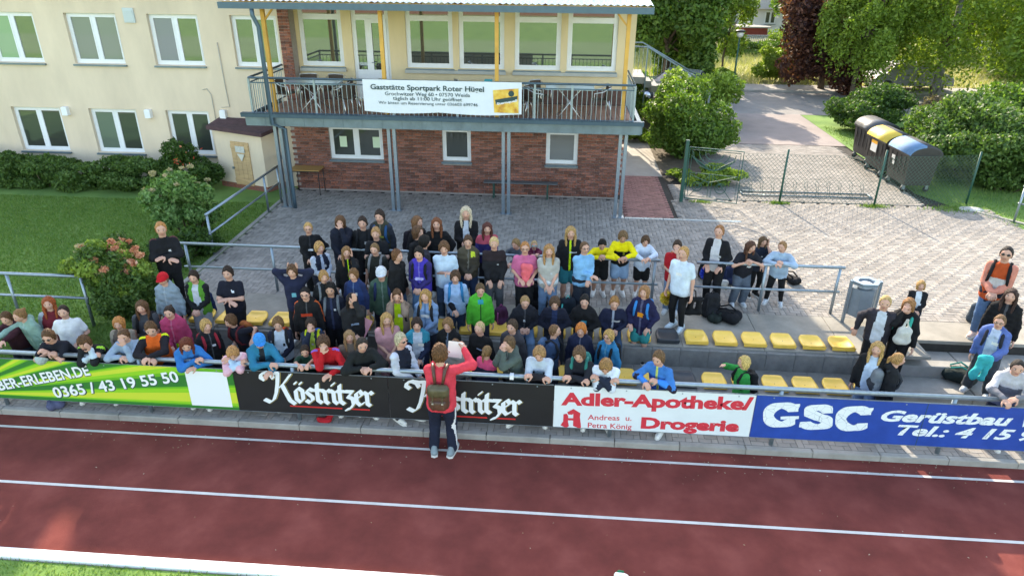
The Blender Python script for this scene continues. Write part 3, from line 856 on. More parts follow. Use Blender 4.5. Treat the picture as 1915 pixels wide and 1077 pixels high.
# ---------------------------------------------------------------- lettering
def text_mesh(s, bold=.0, shear=0., size=1.):
    cu = bpy.data.curves.new('lettering', 'FONT')
    cu.body = s; cu.size = size; cu.offset = bold; cu.shear = shear; cu.resolution_u = 3
    o = bpy.data.objects.new('tmp', cu); COL.objects.link(o)
    dg = bpy.context.evaluated_depsgraph_get()
    me = bpy.data.meshes.new_from_object(o.evaluated_get(dg))
    bpy.data.objects.remove(o); bpy.data.curves.remove(cu)
    n = len(me.vertices); co = np.zeros(n*3); me.vertices.foreach_get('co', co)
    co = co.reshape(-1, 3)
    return me, co
def fit_text(s, pa, pb, h, y, m, parent, bold=.0, shear=0., name='lettering', spacing=1., zoff=0., caps='H'):
    """lettering on the upright plane y, baseline from photo point pa to pb, cap height h in metres"""
    A_ = at_y(*pa, y); B2 = at_y(*pb, y)
    me, co = text_mesh(s, bold, shear)
    _m, cc = text_mesh(caps, bold, 0); ch = cc[:, 1].max()-cc[:, 1].min(); cb = cc[:, 1].min(); bpy.data.meshes.remove(_m)
    w = co[:, 0].max()-co[:, 0].min()
    d = np.array([B2[0]-A_[0], B2[2]-A_[2]]); Lw = np.linalg.norm(d); d = d/Lw; nn = np.array([-d[1], d[0]])
    u = (co[:, 0]-co[:, 0].min())/w*Lw; v = (co[:, 1]-cb)/ch*h+zoff
    off = np.array(parent.location) if parent is not None else np.zeros(3)
    P = np.stack([A_[0]+u*d[0]+v*nn[0]-off[0], np.full(len(u), y-off[1]), A_[2]+u*d[1]+v*nn[1]-off[2]], 1)
    me.vertices.foreach_set('co', P.astype(np.float32).ravel())
    me.materials.clear(); me.materials.append(m); me.update()
    return link(name, me, parent)
def nib(mb, path, scale, org, y, ang=42, w=.26, t=.05, mir=1):
    """broad-nib pen strokes: each piece of the path is the hull swept by a slanted nib"""
    a = math.radians(ang)
    nx, nz = math.cos(a)*w/2, math.sin(a)*w/2
    tx, tz = -math.sin(a)*t/2, math.cos(a)*t/2
    nb = [np.array(q) for q in ((nx+tx, nz+tz), (-nx+tx, -nz+tz), (-nx-tx, -nz-tz), (nx-tx, nz-tz))]
    for p, q in zip(path[:-1], path[1:]):
        pts = [np.array(p)+k for k in nb]+[np.array(q)+k for k in nb]
        pts.sort(key=lambda r: (r[0], r[1]))
        def half(ps):
            h_ = []
            for r in ps:
                while len(h_) > 1 and np.cross(h_[-1]-h_[-2], r-h_[-2]) <= 0: h_.pop()
                h_.append(r)
            return h_
        hull = half(pts)[:-1]+half(pts[::-1])[:-1]
        nib.k = (nib.k+1) % 40
        yy = y-.00012*nib.k
        mb.add([(org[0]+r[0]*scale[0], yy, org[1]+r[1]*scale[1]) for r in hull], [tuple(range(len(hull)))])
nib.k = 0
def arc(cx, cy, rx, ry, a0, a1, n=14):
    return [(cx+rx*math.cos(math.radians(a0+(a1-a0)*i/n)), cy+ry*math.sin(math.radians(a0+(a1-a0)*i/n))) for i in range(n+1)]
BLK = {
 'K': (1.62, [[(.50, 1.55), (.38, 1.80), (.12, 1.92), (-.16, 1.80), (-.22, 1.56), (-.02, 1.42)], [(.05, 1.90), (.45, 1.86), (.78, 1.90)], [(.80, 1.88), (.72, 1.30), (.56, .60), (.36, .10), (.12, -.08), (-.18, .08)],
             [(1.50, 1.82), (1.12, 1.30), (.86, 1.02)], [(.98, 1.06), (1.12, .62), (1.30, .10), (1.56, -.12)]]),
 'o': (.62, [[(.26, .98), (.08, .80), (.08, .22), (.28, .02)], [(.26, .98), (.47, .80), (.47, .22), (.28, .02)]]),
 's': (.56, [[(.46, .86), (.26, .96), (.08, .74), (.40, .40), (.40, .20), (.20, .02), (.02, .14)]]),
 't': (.44, [[(.18, 1.30), (.14, .86), (.14, .20), (.34, .04)], [(-.06, .88), (.36, .88)]]),
 'r': (.50, [[(-.02, .90), (.14, .78), (.14, .14), (.28, .02)], [(.16, .74), (.34, .94), (.46, .82)]]),
 'i': (.36, [[(-.02, .90), (.14, .78), (.14, .20), (.30, .04)], [(.12, 1.28), (.20, 1.38)]]),
 'z': (.56, [[(.0, .90), (.44, .90), (.16, .54), (.42, .44), (.46, .10), (.26, -.22), (.0, -.34)]]),
 'e': (.56, [[(.30, .98), (.08, .80), (.08, .22), (.26, .02), (.46, .16)], [(.30, .98), (.46, .74), (.14, .48)]]),
}
def blackletter(word, org, sc, y, m, parent, w=.24, name='lettering'):
    mb = MB(); x = 0
    for ch in word:
        k = 'o' if ch == 'ö' else ch
        adv, st_ = BLK[k]
        for s_ in st_:
            nib(mb, [(x+p[0], p[1]) for p in s_], (sc, sc), org, y, 42, w, .07)
        if ch == 'ö':
            for dx in (.12, .42): nib(mb, [(x+dx-.03, 1.26), (x+dx+.03, 1.34)], (sc, sc), org, y, 42, .2, .08)
        x += adv
    return mb.build(name, m, parent, recalc=False), x*sc

# ---------------------------------------------------------------- advertising boards on the barrier
BPY_ = -.05; BZT, BZB = 1.03, .272
def bx(pxa, pxb):
    return (at_y(*pxa, BPY_)[0]+at_y(*pxb, BPY_)[0])/2
e0 = bx((435, 690), (447, 767.5)); e1 = bx((724, 704), (731, 784)); e2x = bx((1036, 722), (1034, 800)); e3 = bx((1414, 738), (1402, 819)); e4 = bx((1735, 754), (1713, 834))
def board(name, x0, x1, m, label, group='advertising boards along the barrier'):
    o = empty(name, (x0, BPY_, BZB)); tag(o, label, 'advertising board', group)
    MB().box((0, 0, 0), (x1-x0, .012, BZT-BZB)).build('panel', m, o)
    b = MB(); b.box((-.0, -.003, BZT-BZB), (x1-x0, .016, BZT-BZB+.009)); b.box((0, -.003, -.009), (x1-x0, .016, 0)); b.build('edge_profile', M_galv, o)
    for x in np.linspace(.25, x1-x0-.25, 4):
        b = MB(); b.smooth = True; b.ell((x, -.002, BZT-BZB-.035), (.012, .004, .012), 8, 5); b.build('screw', M_galv, o)
    return o
gm = mat('green_ray_print', (.1, .4, .05), .5)
t = gm.node_tree; N, L = t.nodes, t.links
tc = N.new('ShaderNodeTexCoord'); sx = N.new('ShaderNodeSeparateXYZ'); L.new(tc.outputs['Object'], sx.inputs[0])
def mth(op, a, b_=None):
    n = N.new('ShaderNodeMath'); n.operation = op
    for i, v in enumerate((a, b_)):
        if v is None: continue
        if isinstance(v, (int, float)): n.inputs[i].default_value = v
        else: L.new(v, n.inputs[i])
    return n.outputs[0]
ang_ = mth('ARCTAN2', mth('SUBTRACT', sx.outputs['Z'], .06), mth('ADD', sx.outputs['X'], -1.2))
wob = mth('MULTIPLY', mth('SINE', mth('MULTIPLY', ang_, 61.)), .35)
sv = mth('SINE', mth('ADD', mth('MULTIPLY', ang_, 42.), wob))
rp = N.new('ShaderNodeValToRGB'); rp.color_ramp.interpolation = 'CONSTANT'
el = rp.color_ramp.elements; el[0].color = (.012, .16, .022, 1); el[1].position = .42; el[1].color = (.10, .38, .015, 1)
e_ = el.new(.62); e_.color = (.22, .52, .02, 1); e_ = el.new(.88); e_.color = (.5, .58, .04, 1)
L.new(mth('ADD', mth('MULTIPLY', sv, .5), .5), rp.inputs[0]); L.new(rp.outputs[0], N['Principled BSDF'].inputs['Base Color'])
g_ = board('green_board', e0-6.0, e0-.004, gm, 'bright green rayed advertising board with white phone number at the left end')
M_dk = mat('dark_outline_print', (.02, .06, .05), .6)
M_lw = mat('white_print', (.70, .74, .76), .5)
lt = BPY_-.0012
for dx, dz, mm, yy, bo in ((.010, -.012, M_dk, lt, .055), (0, 0, M_lw, lt-.0012, .022)):
    for s_, pa, pb, hh in (('BER-ERLEBEN.DE', (1, 730), (171, 701), .19), ('0365 / 43 19 55 50', (105, 744), (337, 713.5), .20)):
        o = fit_text(s_, pa, pb, hh, yy, mm, g_, bold=bo, shear=.06); o.location = (dx, 0, dz)
        if mm is M_dk: o.name = 'letter_shadow'
a = at_y(343, 688, BPY_); c = at_y(437, 758, BPY_)
qx0, qx1 = at_y(351, 720, BPY_)[0]-g_.location[0], at_y(428, 725, BPY_)[0]-g_.location[0]
MB().box((qx0, -.0016, .05), (qx1, -.0004, .70)).build('white_field', M_lw, g_)
M_kb = mat('black_board_print', (.007, .008, .010), .55, var=.3, vscale=3)
M_gold = mat('gold_print', (.45, .36, .12), .5); M_redp = mat('red_print', (.55, .02, .02), .5)
for (xa, xb, L0, L1, base, name) in ((e0+.004, e1-.004, 494, 699, (600, 753), 'a'), (e1+.004, e2x-.006, 761, 973, (868, 770), 'b')):
    o = board('black_board', xa, xb, M_kb, 'black board with white blackletter brewery name, '+('next to the green board' if name == 'a' else 'partly hidden by the man in red'))
    X_a = at_y(L0, base[1]-3, BPY_)[0]; X_b = at_y(L1, base[1]+4, BPY_)[0]; zb_ = at_y(*base, BPY_)[2]-BZB
    total = sum(BLK['o' if ch == 'ö' else ch][0] for ch in 'Köstritzer')+.25
    sc = (X_b-X_a)/total
    org = (X_a-o.location[0]+.28*sc, zb_)
    blackletter('Köstritzer', (org[0]+.012, org[1]-.010), sc, -.0014, M_gold, o, w=.29, name='letter_shadow')
    blackletter('Köstritzer', (org[0]+.006, org[1]-.005), sc, -.0066, M_kb, o, w=.29, name='letter_shadow')
    blackletter('Köstritzer', org, sc, -.0118, M_lw, o, w=.27)
    ux = X_a-o.location[0]
    b = MB(); b.box((ux+sc*1.5, -.0012, zb_-.10), (ux+sc*4.55, -.0004, zb_-.075)); b.box((ux+sc*5.0, -.0012, zb_-.10), (ux+sc*6.15, -.0004, zb_-.075)); b.build('underline', M_redp, o)
M_wb = mat('white_board_print', (.62, .68, .70), .4, var=.05, vscale=2)
M_adr = mat('pharmacy_red_print', (.58, .03, .05), .5)
o = board('white_board', e2x+.006, e3-.006, M_wb, 'white advertising board with red pharmacy lettering and a red letter A emblem')
fit_text('Adler-Apotheke/', (1049, 757.5), (1407, 767), .235, lt, M_adr, o, bold=.045)
fit_text('Drogerie', (1198, 801), (1381, 807.5), .215, lt, M_adr, o, bold=.05)
fit_text('Andreas  u.', (1099, 784.5), (1181, 786.5), .095, lt, M_adr, o, bold=.012)
fit_text('Petra König', (1099, 799), (1181, 802.5), .095, lt, M_adr, o, bold=.012)
a = at_y(1048, 799, BPY_); c = at_y(1088, 765, BPY_); ex, ez, ew, eh = a[0]-o.location[0], a[2]-BZB, c[0]-a[0], c[2]-a[2]
b = MB()
for pl in ([(0, .12), (.28, 0), (.42, .1), (.36, .32), (.1, .3)], [(.12, .3), (.36, .3), (.36, .62), (.28, .74), (.12, .7)], [(.30, .82), (.60, 1.0), (.72, .93), (.55, .70), (.36, .70)],
           [(.60, .999), (.95, .80), (.93, .60), (.58, .75)], [(.62, .12), (.96, 0), (1.02, .08), (.93, .62), (.60, .74)], [(.36, .40), (.62, .40), (.62, .52), (.36, .52)]):
    nib.k += 1
    b.add([(ex+p[0]*ew, -.0013-.00012*(nib.k % 9), ez+p[1]*eh) for p in pl], [tuple(range(len(pl)))])
b.build('emblem', M_adr, o, recalc=False)
M_bl = mat('blue_board_print', (.008, .055, .30), .4, var=.15, vscale=4)
o = board('blue_board', e3+.006, e3+6.2, M_bl, 'blue advertising board with large white letters GSC at the right end')
M_cr = mat('cracked_white_print', (.68, .74, .76), .5)
t = M_cr.node_tree; vo = t.nodes.new('ShaderNodeTexVoronoi'); vo.feature = 'DISTANCE_TO_EDGE'; vo.inputs['Scale'].default_value = 9
tc = t.nodes.new('ShaderNodeTexCoord'); t.links.new(tc.outputs['Object'], vo.inputs['Vector'])
rp = t.nodes.new('ShaderNodeValToRGB'); rp.color_ramp.elements[0].color = (.22, .28, .36, 1); rp.color_ramp.elements[1].color = (.68, .74, .76, 1); rp.color_ramp.elements[1].position = .02
t.links.new(vo.outputs['Distance'], rp.inputs[0]); t.links.new(rp.outputs[0], t.nodes['Principled BSDF'].inputs['Base Color'])
mb = MB(); a = at_y(1420, 809, BPY_); c = at_y(1640, 757, BPY_); gx, gz = a[0]-o.location[0], .195
W3 = (c[0]-a[0]); s_ = .24
G = arc(.95, .98, .72, .74, 40, 318, 22); S = arc(.92, 1.34, .50, .36, 20, 200, 12)+arc(.92, .57, .62, .38, 80, -150, 14); C2 = arc(.95, .98, .72, .74, 42, 318, 22)
for k, (gl, dx) in enumerate(((G, 0), (S, 1.96), (C2, 3.9))):
    sx_ = W3/5.9
    nib(mb, [(dx+p[0]+.05, p[1]) for p in gl], (sx_, s_), (gx, gz), -.0012, 8, .54, .38)
nib(mb, [(1.15, .78), (1.78, .84)], (W3/5.9, s_), (gx, gz), -.0012, 8, .35, .22); nib(mb, [(1.58, .8), (1.50, .40)], (W3/5.9, s_), (gx, gz), -.0012, 8, .42, .2)
nib(mb, [(1.55, 1.45), (1.62, 1.78)], (W3/5.9, s_), (gx, gz), -.0012, 8, .5, .14)
nib(mb, [(3.9+1.52, 1.45), (3.9+1.62, 1.76)], (W3/5.9, s_), (gx, gz), -.0012, 8, .5, .14); nib(mb, [(1.96+1.36, 1.5), (1.96+1.44, 1.76)], (W3/5.9, s_), (gx, gz), -.0012, 8, .38, .1)
nib(mb, [(1.96+.30, .50), (1.96+.30, .2)], (W3/5.9, s_), (gx, gz), -.0012, 8, .38, .1)
mb.build('lettering', M_cr, o, recalc=False)
fit_text('Gerüstbau', (1646, 787), (1890, 796.5), .20, lt, M_cr, o, bold=.04, shear=.28)
fit_text('Tel.: 4 15', (1674, 813), (1893, 823), .19, lt, M_cr, o, bold=.035, shear=.28)
fit_text('W', (1909, 797.5), (1945, 799), .20, lt, M_cr, o, bold=.04, shear=.28)
fit_text('9', (1904, 823.5), (1930, 824.5), .19, lt, M_cr, o, bold=.035, shear=.28)
MB().box((e4-.004-o.location[0], -.0026, 0), (e4+.004-o.location[0], -.0018, BZT-BZB)).build('seam', M_dk, o)
# white cable clip on the rail
b = MB(); b.box((-.03, -.025, 0), (.03, .06, .07)); q = at_y(957, 708, -.02)
q_ = b.build('rail_clip', M_white); q_.location = (q[0], -.02, 1.09); tag(q_, 'small white plastic clip on the front rail', 'clip')

# ---------------------------------------------------------------- balcony banner
bn = empty('restaurant_banner', (-5.0, 8.2, 3.2)); tag(bn, 'white cloth banner with restaurant name and phone number hung on the balcony railing', 'banner')
YB = 8.205
A_, B2, C_, D_ = at_y(677, 148, YB), at_y(976, 155.6, YB), at_y(979, 208, YB), at_y(681, 198, YB)
zt_, zl, zr = (A_[2]+B2[2])/2, D_[2], C_[2]
n = 40; mb = MB(); mb.smooth = True
for i in range(n+1):
    u = i/n; x = A_[0]+(B2[0]-A_[0])*u-bn.location[0]
    zb_ = 3.37-.045*math.sin(math.pi*min(1, u*2.1) if u < .476 else math.pi*(u-.476)/.524)
    for j in range(5):
        v = j/4; mb.v.append((x, YB-8.2+.008*math.sin(u*19+v*2), (zt_-3.2)*(1-v)+(zb_-3.2)*v))
for i in range(n):
    for j in range(4):
        k = i*5+j; mb.f.append((k, k+1, k+6, k+5)); mb.m.append(0); mb.sm.append(True)
mb.build('cloth', mat('banner_cloth', (.66, .70, .72), .8, var=.04, vscale=3), bn)
M_ink = mat('dark_green_ink', (.015, .05, .05), .6); yl = YB-.014
fit_text('Gaststätte Sportpark Roter Hügel', (693, 167.5), (905, 172.8), .125, yl, M_ink, bn, bold=.02)
fit_text('Grochwitzer Weg 60 • 07570 Weida', (720, 178.6), (879, 182.2), .085, yl, M_ink, bn, bold=.008)
fit_text('täglich ab 11:00 Uhr geöffnet', (735, 187.4), (864, 190.4), .085, yl, M_ink, bn, bold=.008)
fit_text('Wir bitten um Reservierung unter 036603 699746', (708, 194.6), (893.5, 199.6), .07, yl, M_ink, bn, bold=.004)
a = at_y(922, 206, YB); c = at_y(972, 166, YB); x0, x1, z0, z1 = a[0]+5.0, c[0]+5.0, 3.4-3.2, c[2]-3.2
b = MB(); b.add([(x0+.03, yl-8.2, z0), (x1-.02, yl-8.2, z0), (x1-.03, yl-8.2, z1), (x0, yl-8.2, z1-.05)], [(0, 1, 2, 3)]); gl_ = b.build('beer_glass_print', mat('beer_yellow_print', (.65, .33, .03), .5, cols=[(.45, .16, .02), (.72, .42, .05), (.8, .6, .15)], vscale=5), bn, recalc=False)
b = MB(); yk = yl-8.2-.002; b.add([(x0+.07, yk, z0+.20), (x1-.06, yk, z0+.30), (x1-.05, yk, z0+.41), (x0+.05, yk, z0+.31)], [(0, 1, 2, 3)])
b.add(list(reversed([((x0+x1)/2+.12+.075*math.cos(t_), yk, z0+.46+.075*math.sin(t_)) for t_ in np.linspace(0, 5.7, 8)])), [tuple(range(8))]); b.build('logo_field', M_ink, bn, recalc=False)
fit_text('Sternquell', (929.5, 197), (967.5, 190.5), .055, YB-.018, M_lw, bn, bold=.03)

# ---------------------------------------------------------------- stadium seats
M_sy = mat('yellow_plastic', (.86, .53, .085), .45, var=.06, vscale=6, coat=.1)
M_sb = mat('dark_grey_plastic', (.03, .035, .04), .45, var=.1, vscale=6)
def seat_mesh(kind, m):
    nx, ny = 14, 12; V = []; F = []
    for j in range(ny+1):
        for i in range(nx+1):
            u, v = i/nx*2-1, j/ny*2-1         # v=-1 front, +1 back
            x = u*(.205-.022*max(0, v)**2)*(1-.10*abs(v)**6); y = v*.185*(1-.10*abs(u)**5)
            r2 = min(1, (abs(u)**3+abs(v)**3)**(1/3.))
            z = -.028*(1-r2**2)+.032*max(0, (v-.55)/.45)**1.5 - .035*max(0, (-v-.75)/.25)**2
            if kind == 1:
                z = -.055*(1-r2**2)+.02*max(0, (v-.55)/.45)
            if abs(u) > .95: z -= .02
            V.append((x, y, z))
    nb = len(V)
    for (x, y, z) in list(V): V.append((x*.97, y*.97, z-.014))
    w_ = nx+1
    for j in range(ny):
        for i in range(nx):
            k = j*w_+i; F.append((k, k+1, k+w_+1, k+w_)); F.append((k+nb, k+w_+nb, k+w_+1+nb, k+1+nb))
    rim = [i for i in range(nx+1)]+[j*w_+nx for j in range(1, ny+1)]+[ny*w_+i for i in range(nx-1, -1, -1)]+[j*w_ for j in range(ny-1, 0, -1)]
    for a, c in zip(rim, rim[1:]+rim[:1]):
        F.append((a, a+nb, c+nb, c))
    # skirt at the front
    mb = MB(); mb.smooth = True; mb.add(V, F); mb.smooth = False
    mb.add([(-.20, -.185, -.01), (.20, -.185, -.01), (.19, -.178, -.075), (-.19, -.178, -.075), (-.20, -.170, -.02), (.20, -.170, -.02), (.19, -.165, -.075), (-.19, -.165, -.075)], [(0, 3, 2, 1), (4, 5, 6, 7), (3, 7, 6, 2), (0, 4, 7, 3), (1, 2, 6, 5)])
    return mb.mesh('seat_shell', m)
s_base = MB().box((-.03, -.12, -.085), (.03, .12, -.03)).mesh('bracket', M_galv)
s_hole = MB().ell((0, .0, -.024), (.008, .006, .003), 8, 4).mesh('drain_hole', M_black)
sm = {('y', 0): seat_mesh(0, M_sy), ('b', 0): seat_mesh(0, M_sb), ('y', 1): seat_mesh(1, M_sy)}
SEATS_TO_NAME = []
def seat(x, y, z, c, kind, label, group='stadium seats in two rows'):
    o = empty('stadium_seat', (x, y, z)); tag(o, label, 'seat', group)
    if 'number' in label: SEATS_TO_NAME.append((o, 'upper' if z > .6 else 'lower'))
    inst(sm[(c, kind)], 'seat_shell', o, (0, 0, 0)); inst(s_base, 'bracket', o, (0, 0, -.035)); inst(s_hole, 'drain_hole', o, (0, 0, 0 if kind == 0 else -.026))
    return o
# upper row: visible ones at the right and left, others between and behind the children
k = 0
names = {0: 'yellow plastic stadium seat at the right end of the upper row, in full sun', 1: 'yellow shell seat of the upper row, second from its right end', 2: 'yellow seat of the upper row, third from its right end',
         3: 'yellow seat of the upper row, fourth from its right end', 4: 'yellow seat of the upper row, fifth from its right end', 5: 'yellow seat of the upper row directly right of the dark one',
         6: 'dark grey plastic seat in the upper row below the girl with the black bag', 7: 'yellow seat of the upper row behind the child in teal shorts'}
for i in range(27):
    x = 2.497+.5*5-.5*i
    if x < -7.3: break
    seat(x, 2.03, .835, 'b' if i == 6 else 'y', 1 if i < 2 else 0, names.get(i, 'yellow upper row seat, number %d left of the dark grey one' % (i-6)))
names = {0: 'yellow lower row seat behind the girl in the black bomber jacket', 1: 'last fully visible yellow seat of the lower row', 2: 'yellow lower row seat, second of the three right of the green fleece', 3: 'yellow lower row seat just right of the child in green fleece',
         4: 'yellow lower row seat behind the child in green fleece', 5: 'yellow lower row seat between the dark seat and the green fleece child', 6: 'dark grey plastic seat in the lower row right of the boy in blue', 7: 'yellow lower row seat behind the boy in the blue jacket', 8: 'yellow lower row seat between the two boys on the rail'}
for i in range(27):
    x = 2.715+.5*5-.5*i
    if x < -7.3: break
    if i in (12, 13): pass
    seat(x, 1.225, .455, 'b' if i == 6 else 'y', 0, names.get(i, 'yellow lower row seat, number %d left of the dark grey one' % (i-6)))

# ---------------------------------------------------------------- yard furniture
# litter bin
lb = empty('litter_bin', (5.62, 2.98, TZ)); tag(lb, 'hexagonal grey metal litter bin with a lined opening at the railing end', 'litter bin')
hexa = [(.25*math.cos(math.radians(a)), .2*math.sin(math.radians(a))) for a in range(0, 360, 60)]
b = MB(); b.prism([(x*.9, y*.9) for x, y in hexa], 'z', .18, .72); b.build('body', mat('bin_grey', '7f8a92', .5, .4, var=.15, vscale=5), lb)
b = MB(); ins = [(x*.62, y*.62) for x, y in hexa]
out = [(x*1.04, y*1.04) for x, y in hexa]
for z0, z1 in ((.80, .86),):
    vs = [(*p, z1) for p in out]+[(*p, z1) for p in ins]+[(*p, z0) for p in out]+[(*p, z0) for p in ins]
    fs = []
    for i in range(6):
        j = (i+1) % 6; fs += [(i, j, j+6, i+6), (i, i+12, j+12, j), (i+6, j+6, j+18, i+18), (i+12, i+18, j+18, j+12)]
    b.add(vs, fs)
b.build('rim', M_galv, lb)
b = MB(); b.smooth = True; b.ell((0, 0, .77), (.15, .12, .07), 14, 8); b.build('bin_liner', mat('clear_grey_liner', (.5, .54, .58), .25, var=.2, vscale=12), lb)
for s_ in (-1, 1):
    b = MB(); b.box((s_*.26-.02, -.03, 0), (s_*.26+.02, .03, .86)); b.build('post', M_galv, lb)
# brown school table
tb_ = empty('school_table', (-7.1, 10.0-.05-.35, TZ)); tag(tb_, 'brown school table with black tube legs against the brick wall', 'table')
b = MB(); b.box((-.42, -.25, .70), (.42, .25, .725)); b.build('table_top', mat('brown_laminate', (.42, .24, .08), .5, var=.12, vscale=4, stretch=(1, 6, 1)), tb_)
for x in (-.38, .38):
    for y in (-.21, .21): b = MB(); b.smooth = True; b.tube([(x, y, 0), (x, y, .70)], .013, 6); b.build('leg', M_black, tb_)
b = MB(); b.box((-.38, -.215, .66), (.38, -.2, .695)); b.box((-.38, .2, .66), (.38, .215, .695)); b.build('frame', M_black, tb_)
# bench
be = empty('bench', (-1.1, 9.72, TZ)); tag(be, 'long dark backless bench at the brick wall under the small window', 'bench')
for y in (-.10, .02): MB().box((-1.03, y, .43), (1.03, y+.10, .465), .005).build('plank', mat('dark_grey_board', (.10, .105, .11), .7, var=.15, vscale=3), be)
for x in (-.75, .75):
    b = MB(); b.box((x-.025, -.08, 0), (x+.025, -.03, .43)); b.box((x-.025, .05, 0), (x+.025, .10, .43)); b.box((x-.025, -.12, .395), (x+.025, .14, .43)); b.build('leg', mat('dark_green_steel', (.015, .06, .045), .5), be)
# balcony tables and chairs
M_wick = mat('dark_wicker', (.07, .045, .03), .8, var=.3, vscale=60, bump=.5, bscale=120)
M_alu = mat('brushed_aluminium', (.65, .66, .67), .28, .9)
M_top = mat('frosted_table_top', (.38, .50, .50), .2, var=.05)
def chair(x, y, rz, label):
    o = empty('balcony_chair', (x, y, FZ), rz); tag(o, label, 'chair', 'wicker chairs on the balcony')
    b = MB(); b.box((-.21, -.2, .43), (.21, .2, .46), .01); b.build('seat', M_wick, o)
    b = MB()
    for k in range(7):
        a0, a1 = -60+k*17.2, -60+(k+1)*17.2
        p = [(.26*math.sin(math.radians(a)), .20*math.cos(math.radians(a))) for a in (a0, a1)]
        b.add([(p[0][0]*.85, p[0][1], .46), (p[1][0]*.85, p[1][1], .46), (p[1][0], p[1][1]+.05, .80), (p[0][0], p[0][1]+.05, .80)], [(0, 1, 2, 3)])
    b.build('backrest', M_wick, o)
    for s_ in (-1, 1):
        b = MB(); b.smooth = True; b.tube([(s_*.27, -.26, 0), (s_*.25, -.2, .45), (s_*.28, -.2, .64), (s_*.27, .0, .67), (s_*.24, .22, .78)], .014, 6); b.build('arm', M_alu, o)
        b = MB(); b.smooth = True; b.tube([(s_*.25, .28, 0), (s_*.22, .18, .45)], .014, 6); b.build('leg', M_alu, o)
    b = MB(); b.smooth = True; b.tube([(.26*math.sin(math.radians(a)), .20*math.cos(math.radians(a))+.05, .81) for a in range(-62, 63, 12)], .013, 6); b.build('back_frame', M_alu, o)
    return o
def btable(x, y, label, L_=.62):
    o = empty('balcony_table', (x, y, FZ)); tag(o, label, 'table', 'bistro tables on the balcony')
    MB().box((-L_, -.34, .72), (L_, .34, .745), .008).build('table_top', M_top, o)
    for s_ in (-1, 1):
        b = MB(); b.smooth = True; b.tube([(-.3*s_, -.28, 0), (.3*s_, .1, .72)], .014, 6); b.tube([(-.3*s_, .28, 0), (.3*s_, -.1, .72)], .014, 6); b.build('leg_frame', M_alu, o)
    return o
btable(-6.55, 9.3, 'pale glass topped table left of the banner on the balcony', .72); btable(-3.75, 9.45, 'table behind the left half of the white banner'); btable(-1.9, 9.4, 'table behind the banner with the beer glass print'); btable(.15, 9.3, 'table at the right end of the balcony')
for x, y, rz, l in ((-7.3, 9.3, 1.5, 'wicker chair at the left end of the left balcony table'), (-6.9, 9.95, .2, 'wicker chair behind the left balcony table, left one'), (-6.2, 9.95, -.2, 'wicker chair behind the left balcony table, right one'),
                    (-5.75, 9.4, -1.5, 'wicker chair at the right end of the left balcony table'), (-5.55, 8.85, -2.2, 'wicker chair standing near the left edge of the banner'), (-4.6, 9.4, 1.6, 'wicker chair peeping over the banner, leftmost'),
                    (-3.0, 9.5, -1.4, 'wicker chair peeping over the middle of the banner'), (-2.7, 8.9, 1.2, 'wicker chair peeping over the banner left of the beer print'), (-1.1, 9.3, -1.7, 'wicker chair right of the beer print'),
                    (-.75, 9.0, 1.7, 'wicker chair between the beer print and the right table'), (-.65, 9.7, .9, 'wicker chair behind the right balcony table'), (.95, 9.3, -1.5, 'wicker chair at the right end of the right balcony table')):
    chair(x, y, rz, l)
b = MB(); b.box((-.07, -.05, 0), (.07, .05, .1), .01); q_ = b.build('flower_box', mat('terracotta', (.35, .15, .09), .8)); q_.location = (1.55, 8.6, FZ); tag(q_, 'small flower pot at the right end of the balcony', 'pot')
b = MB(); b.box((-.1, -.07, 0), (.1, .07, .13), .01); q_ = b.build('teal_box', mat('teal_plastic', (.02, .35, .38), .5)); q_.location = (-1.95, 9.4, FZ+.746); tag(q_, 'small turquoise box on the table behind the banner', 'box')

# fence, gate, bicycle rack
M_green = mat('dark_green_coating', (.012, .075, .055), .45)
M_wire = mat('green_grey_wire', (.05, .11, .09), .5, .3)
fe = empty('chain_link_fence', (6.07, 9.97, TZ)); tag(fe, 'low green chain-link fence between the terrace and the yard', 'fence')
fp = [(4.95, 9.97, 0), (6.07, 9.97, 1.50), (8.61, 9.95, 1.55), (11.3, 10.45, 1.45)]
for (x, y, h) in fp[1:]:
    b = MB(); b.smooth = True; b.tube([(0, 0, 0), (0, 0, h)], .028, 8); b.ell((0, 0, h), (.03, .03, .015), 8, 5); q_ = b.build('fence_post', M_green, fe); q_.location = (x-6.07, y-9.97, 0)
b = MB()
for (p, q) in zip(fp[:-1], fp[1:]):
    Lf = math.hypot(q[0]-p[0], q[1]-p[1]); ux, uy = (q[0]-p[0])/Lf, (q[1]-p[1])/Lf
    H_ = 1.32; step = .115
    s_ = -H_
    while s_ < Lf:
        for dr2 in (1, -1):
            a, c = s_, s_+H_; z0, z1 = 0., H_
            if a < 0: z0 = -a; a = 0.
            if c > Lf: z1 = H_-(c-Lf); c = Lf
            if c > a:
                if dr2 < 0: P0, P1 = (a, H_-z0), (c, H_-z1)
                else: P0, P1 = (a, z0), (c, z1)
                b.tube([(p[0]+ux*P0[0]-6.07, p[1]+uy*P0[0]-9.97, .05+P0[1]), (p[0]+ux*P1[0]-6.07, p[1]+uy*P1[0]-9.97, .05+P1[1])], .0045, 3, caps=False)
        s_ += step
    for z in (.05, .7, 1.37):
        b.tube([(p[0]-6.07, p[1]-9.97, z), (q[0]-6.07, q[1]-9.97, z)], .003, 3)
tag(b.build('wire_mesh', M_wire, fe, recalc=False), kind='stuff')
ga = empty('wrought_gate', (3.36, 9.85, TZ)); tag(ga, 'open green steel gate with a rising sun and curved bar ornament', 'gate')
MB().box((-.045, -.045, 0), (.045, .045, 1.72)).build('gate_post', M_green, ga)
gd = np.array([4.78-3.36, 9.45-9.85]); gl2 = np.linalg.norm(gd); gd = gd/gl2; W_ = gl2
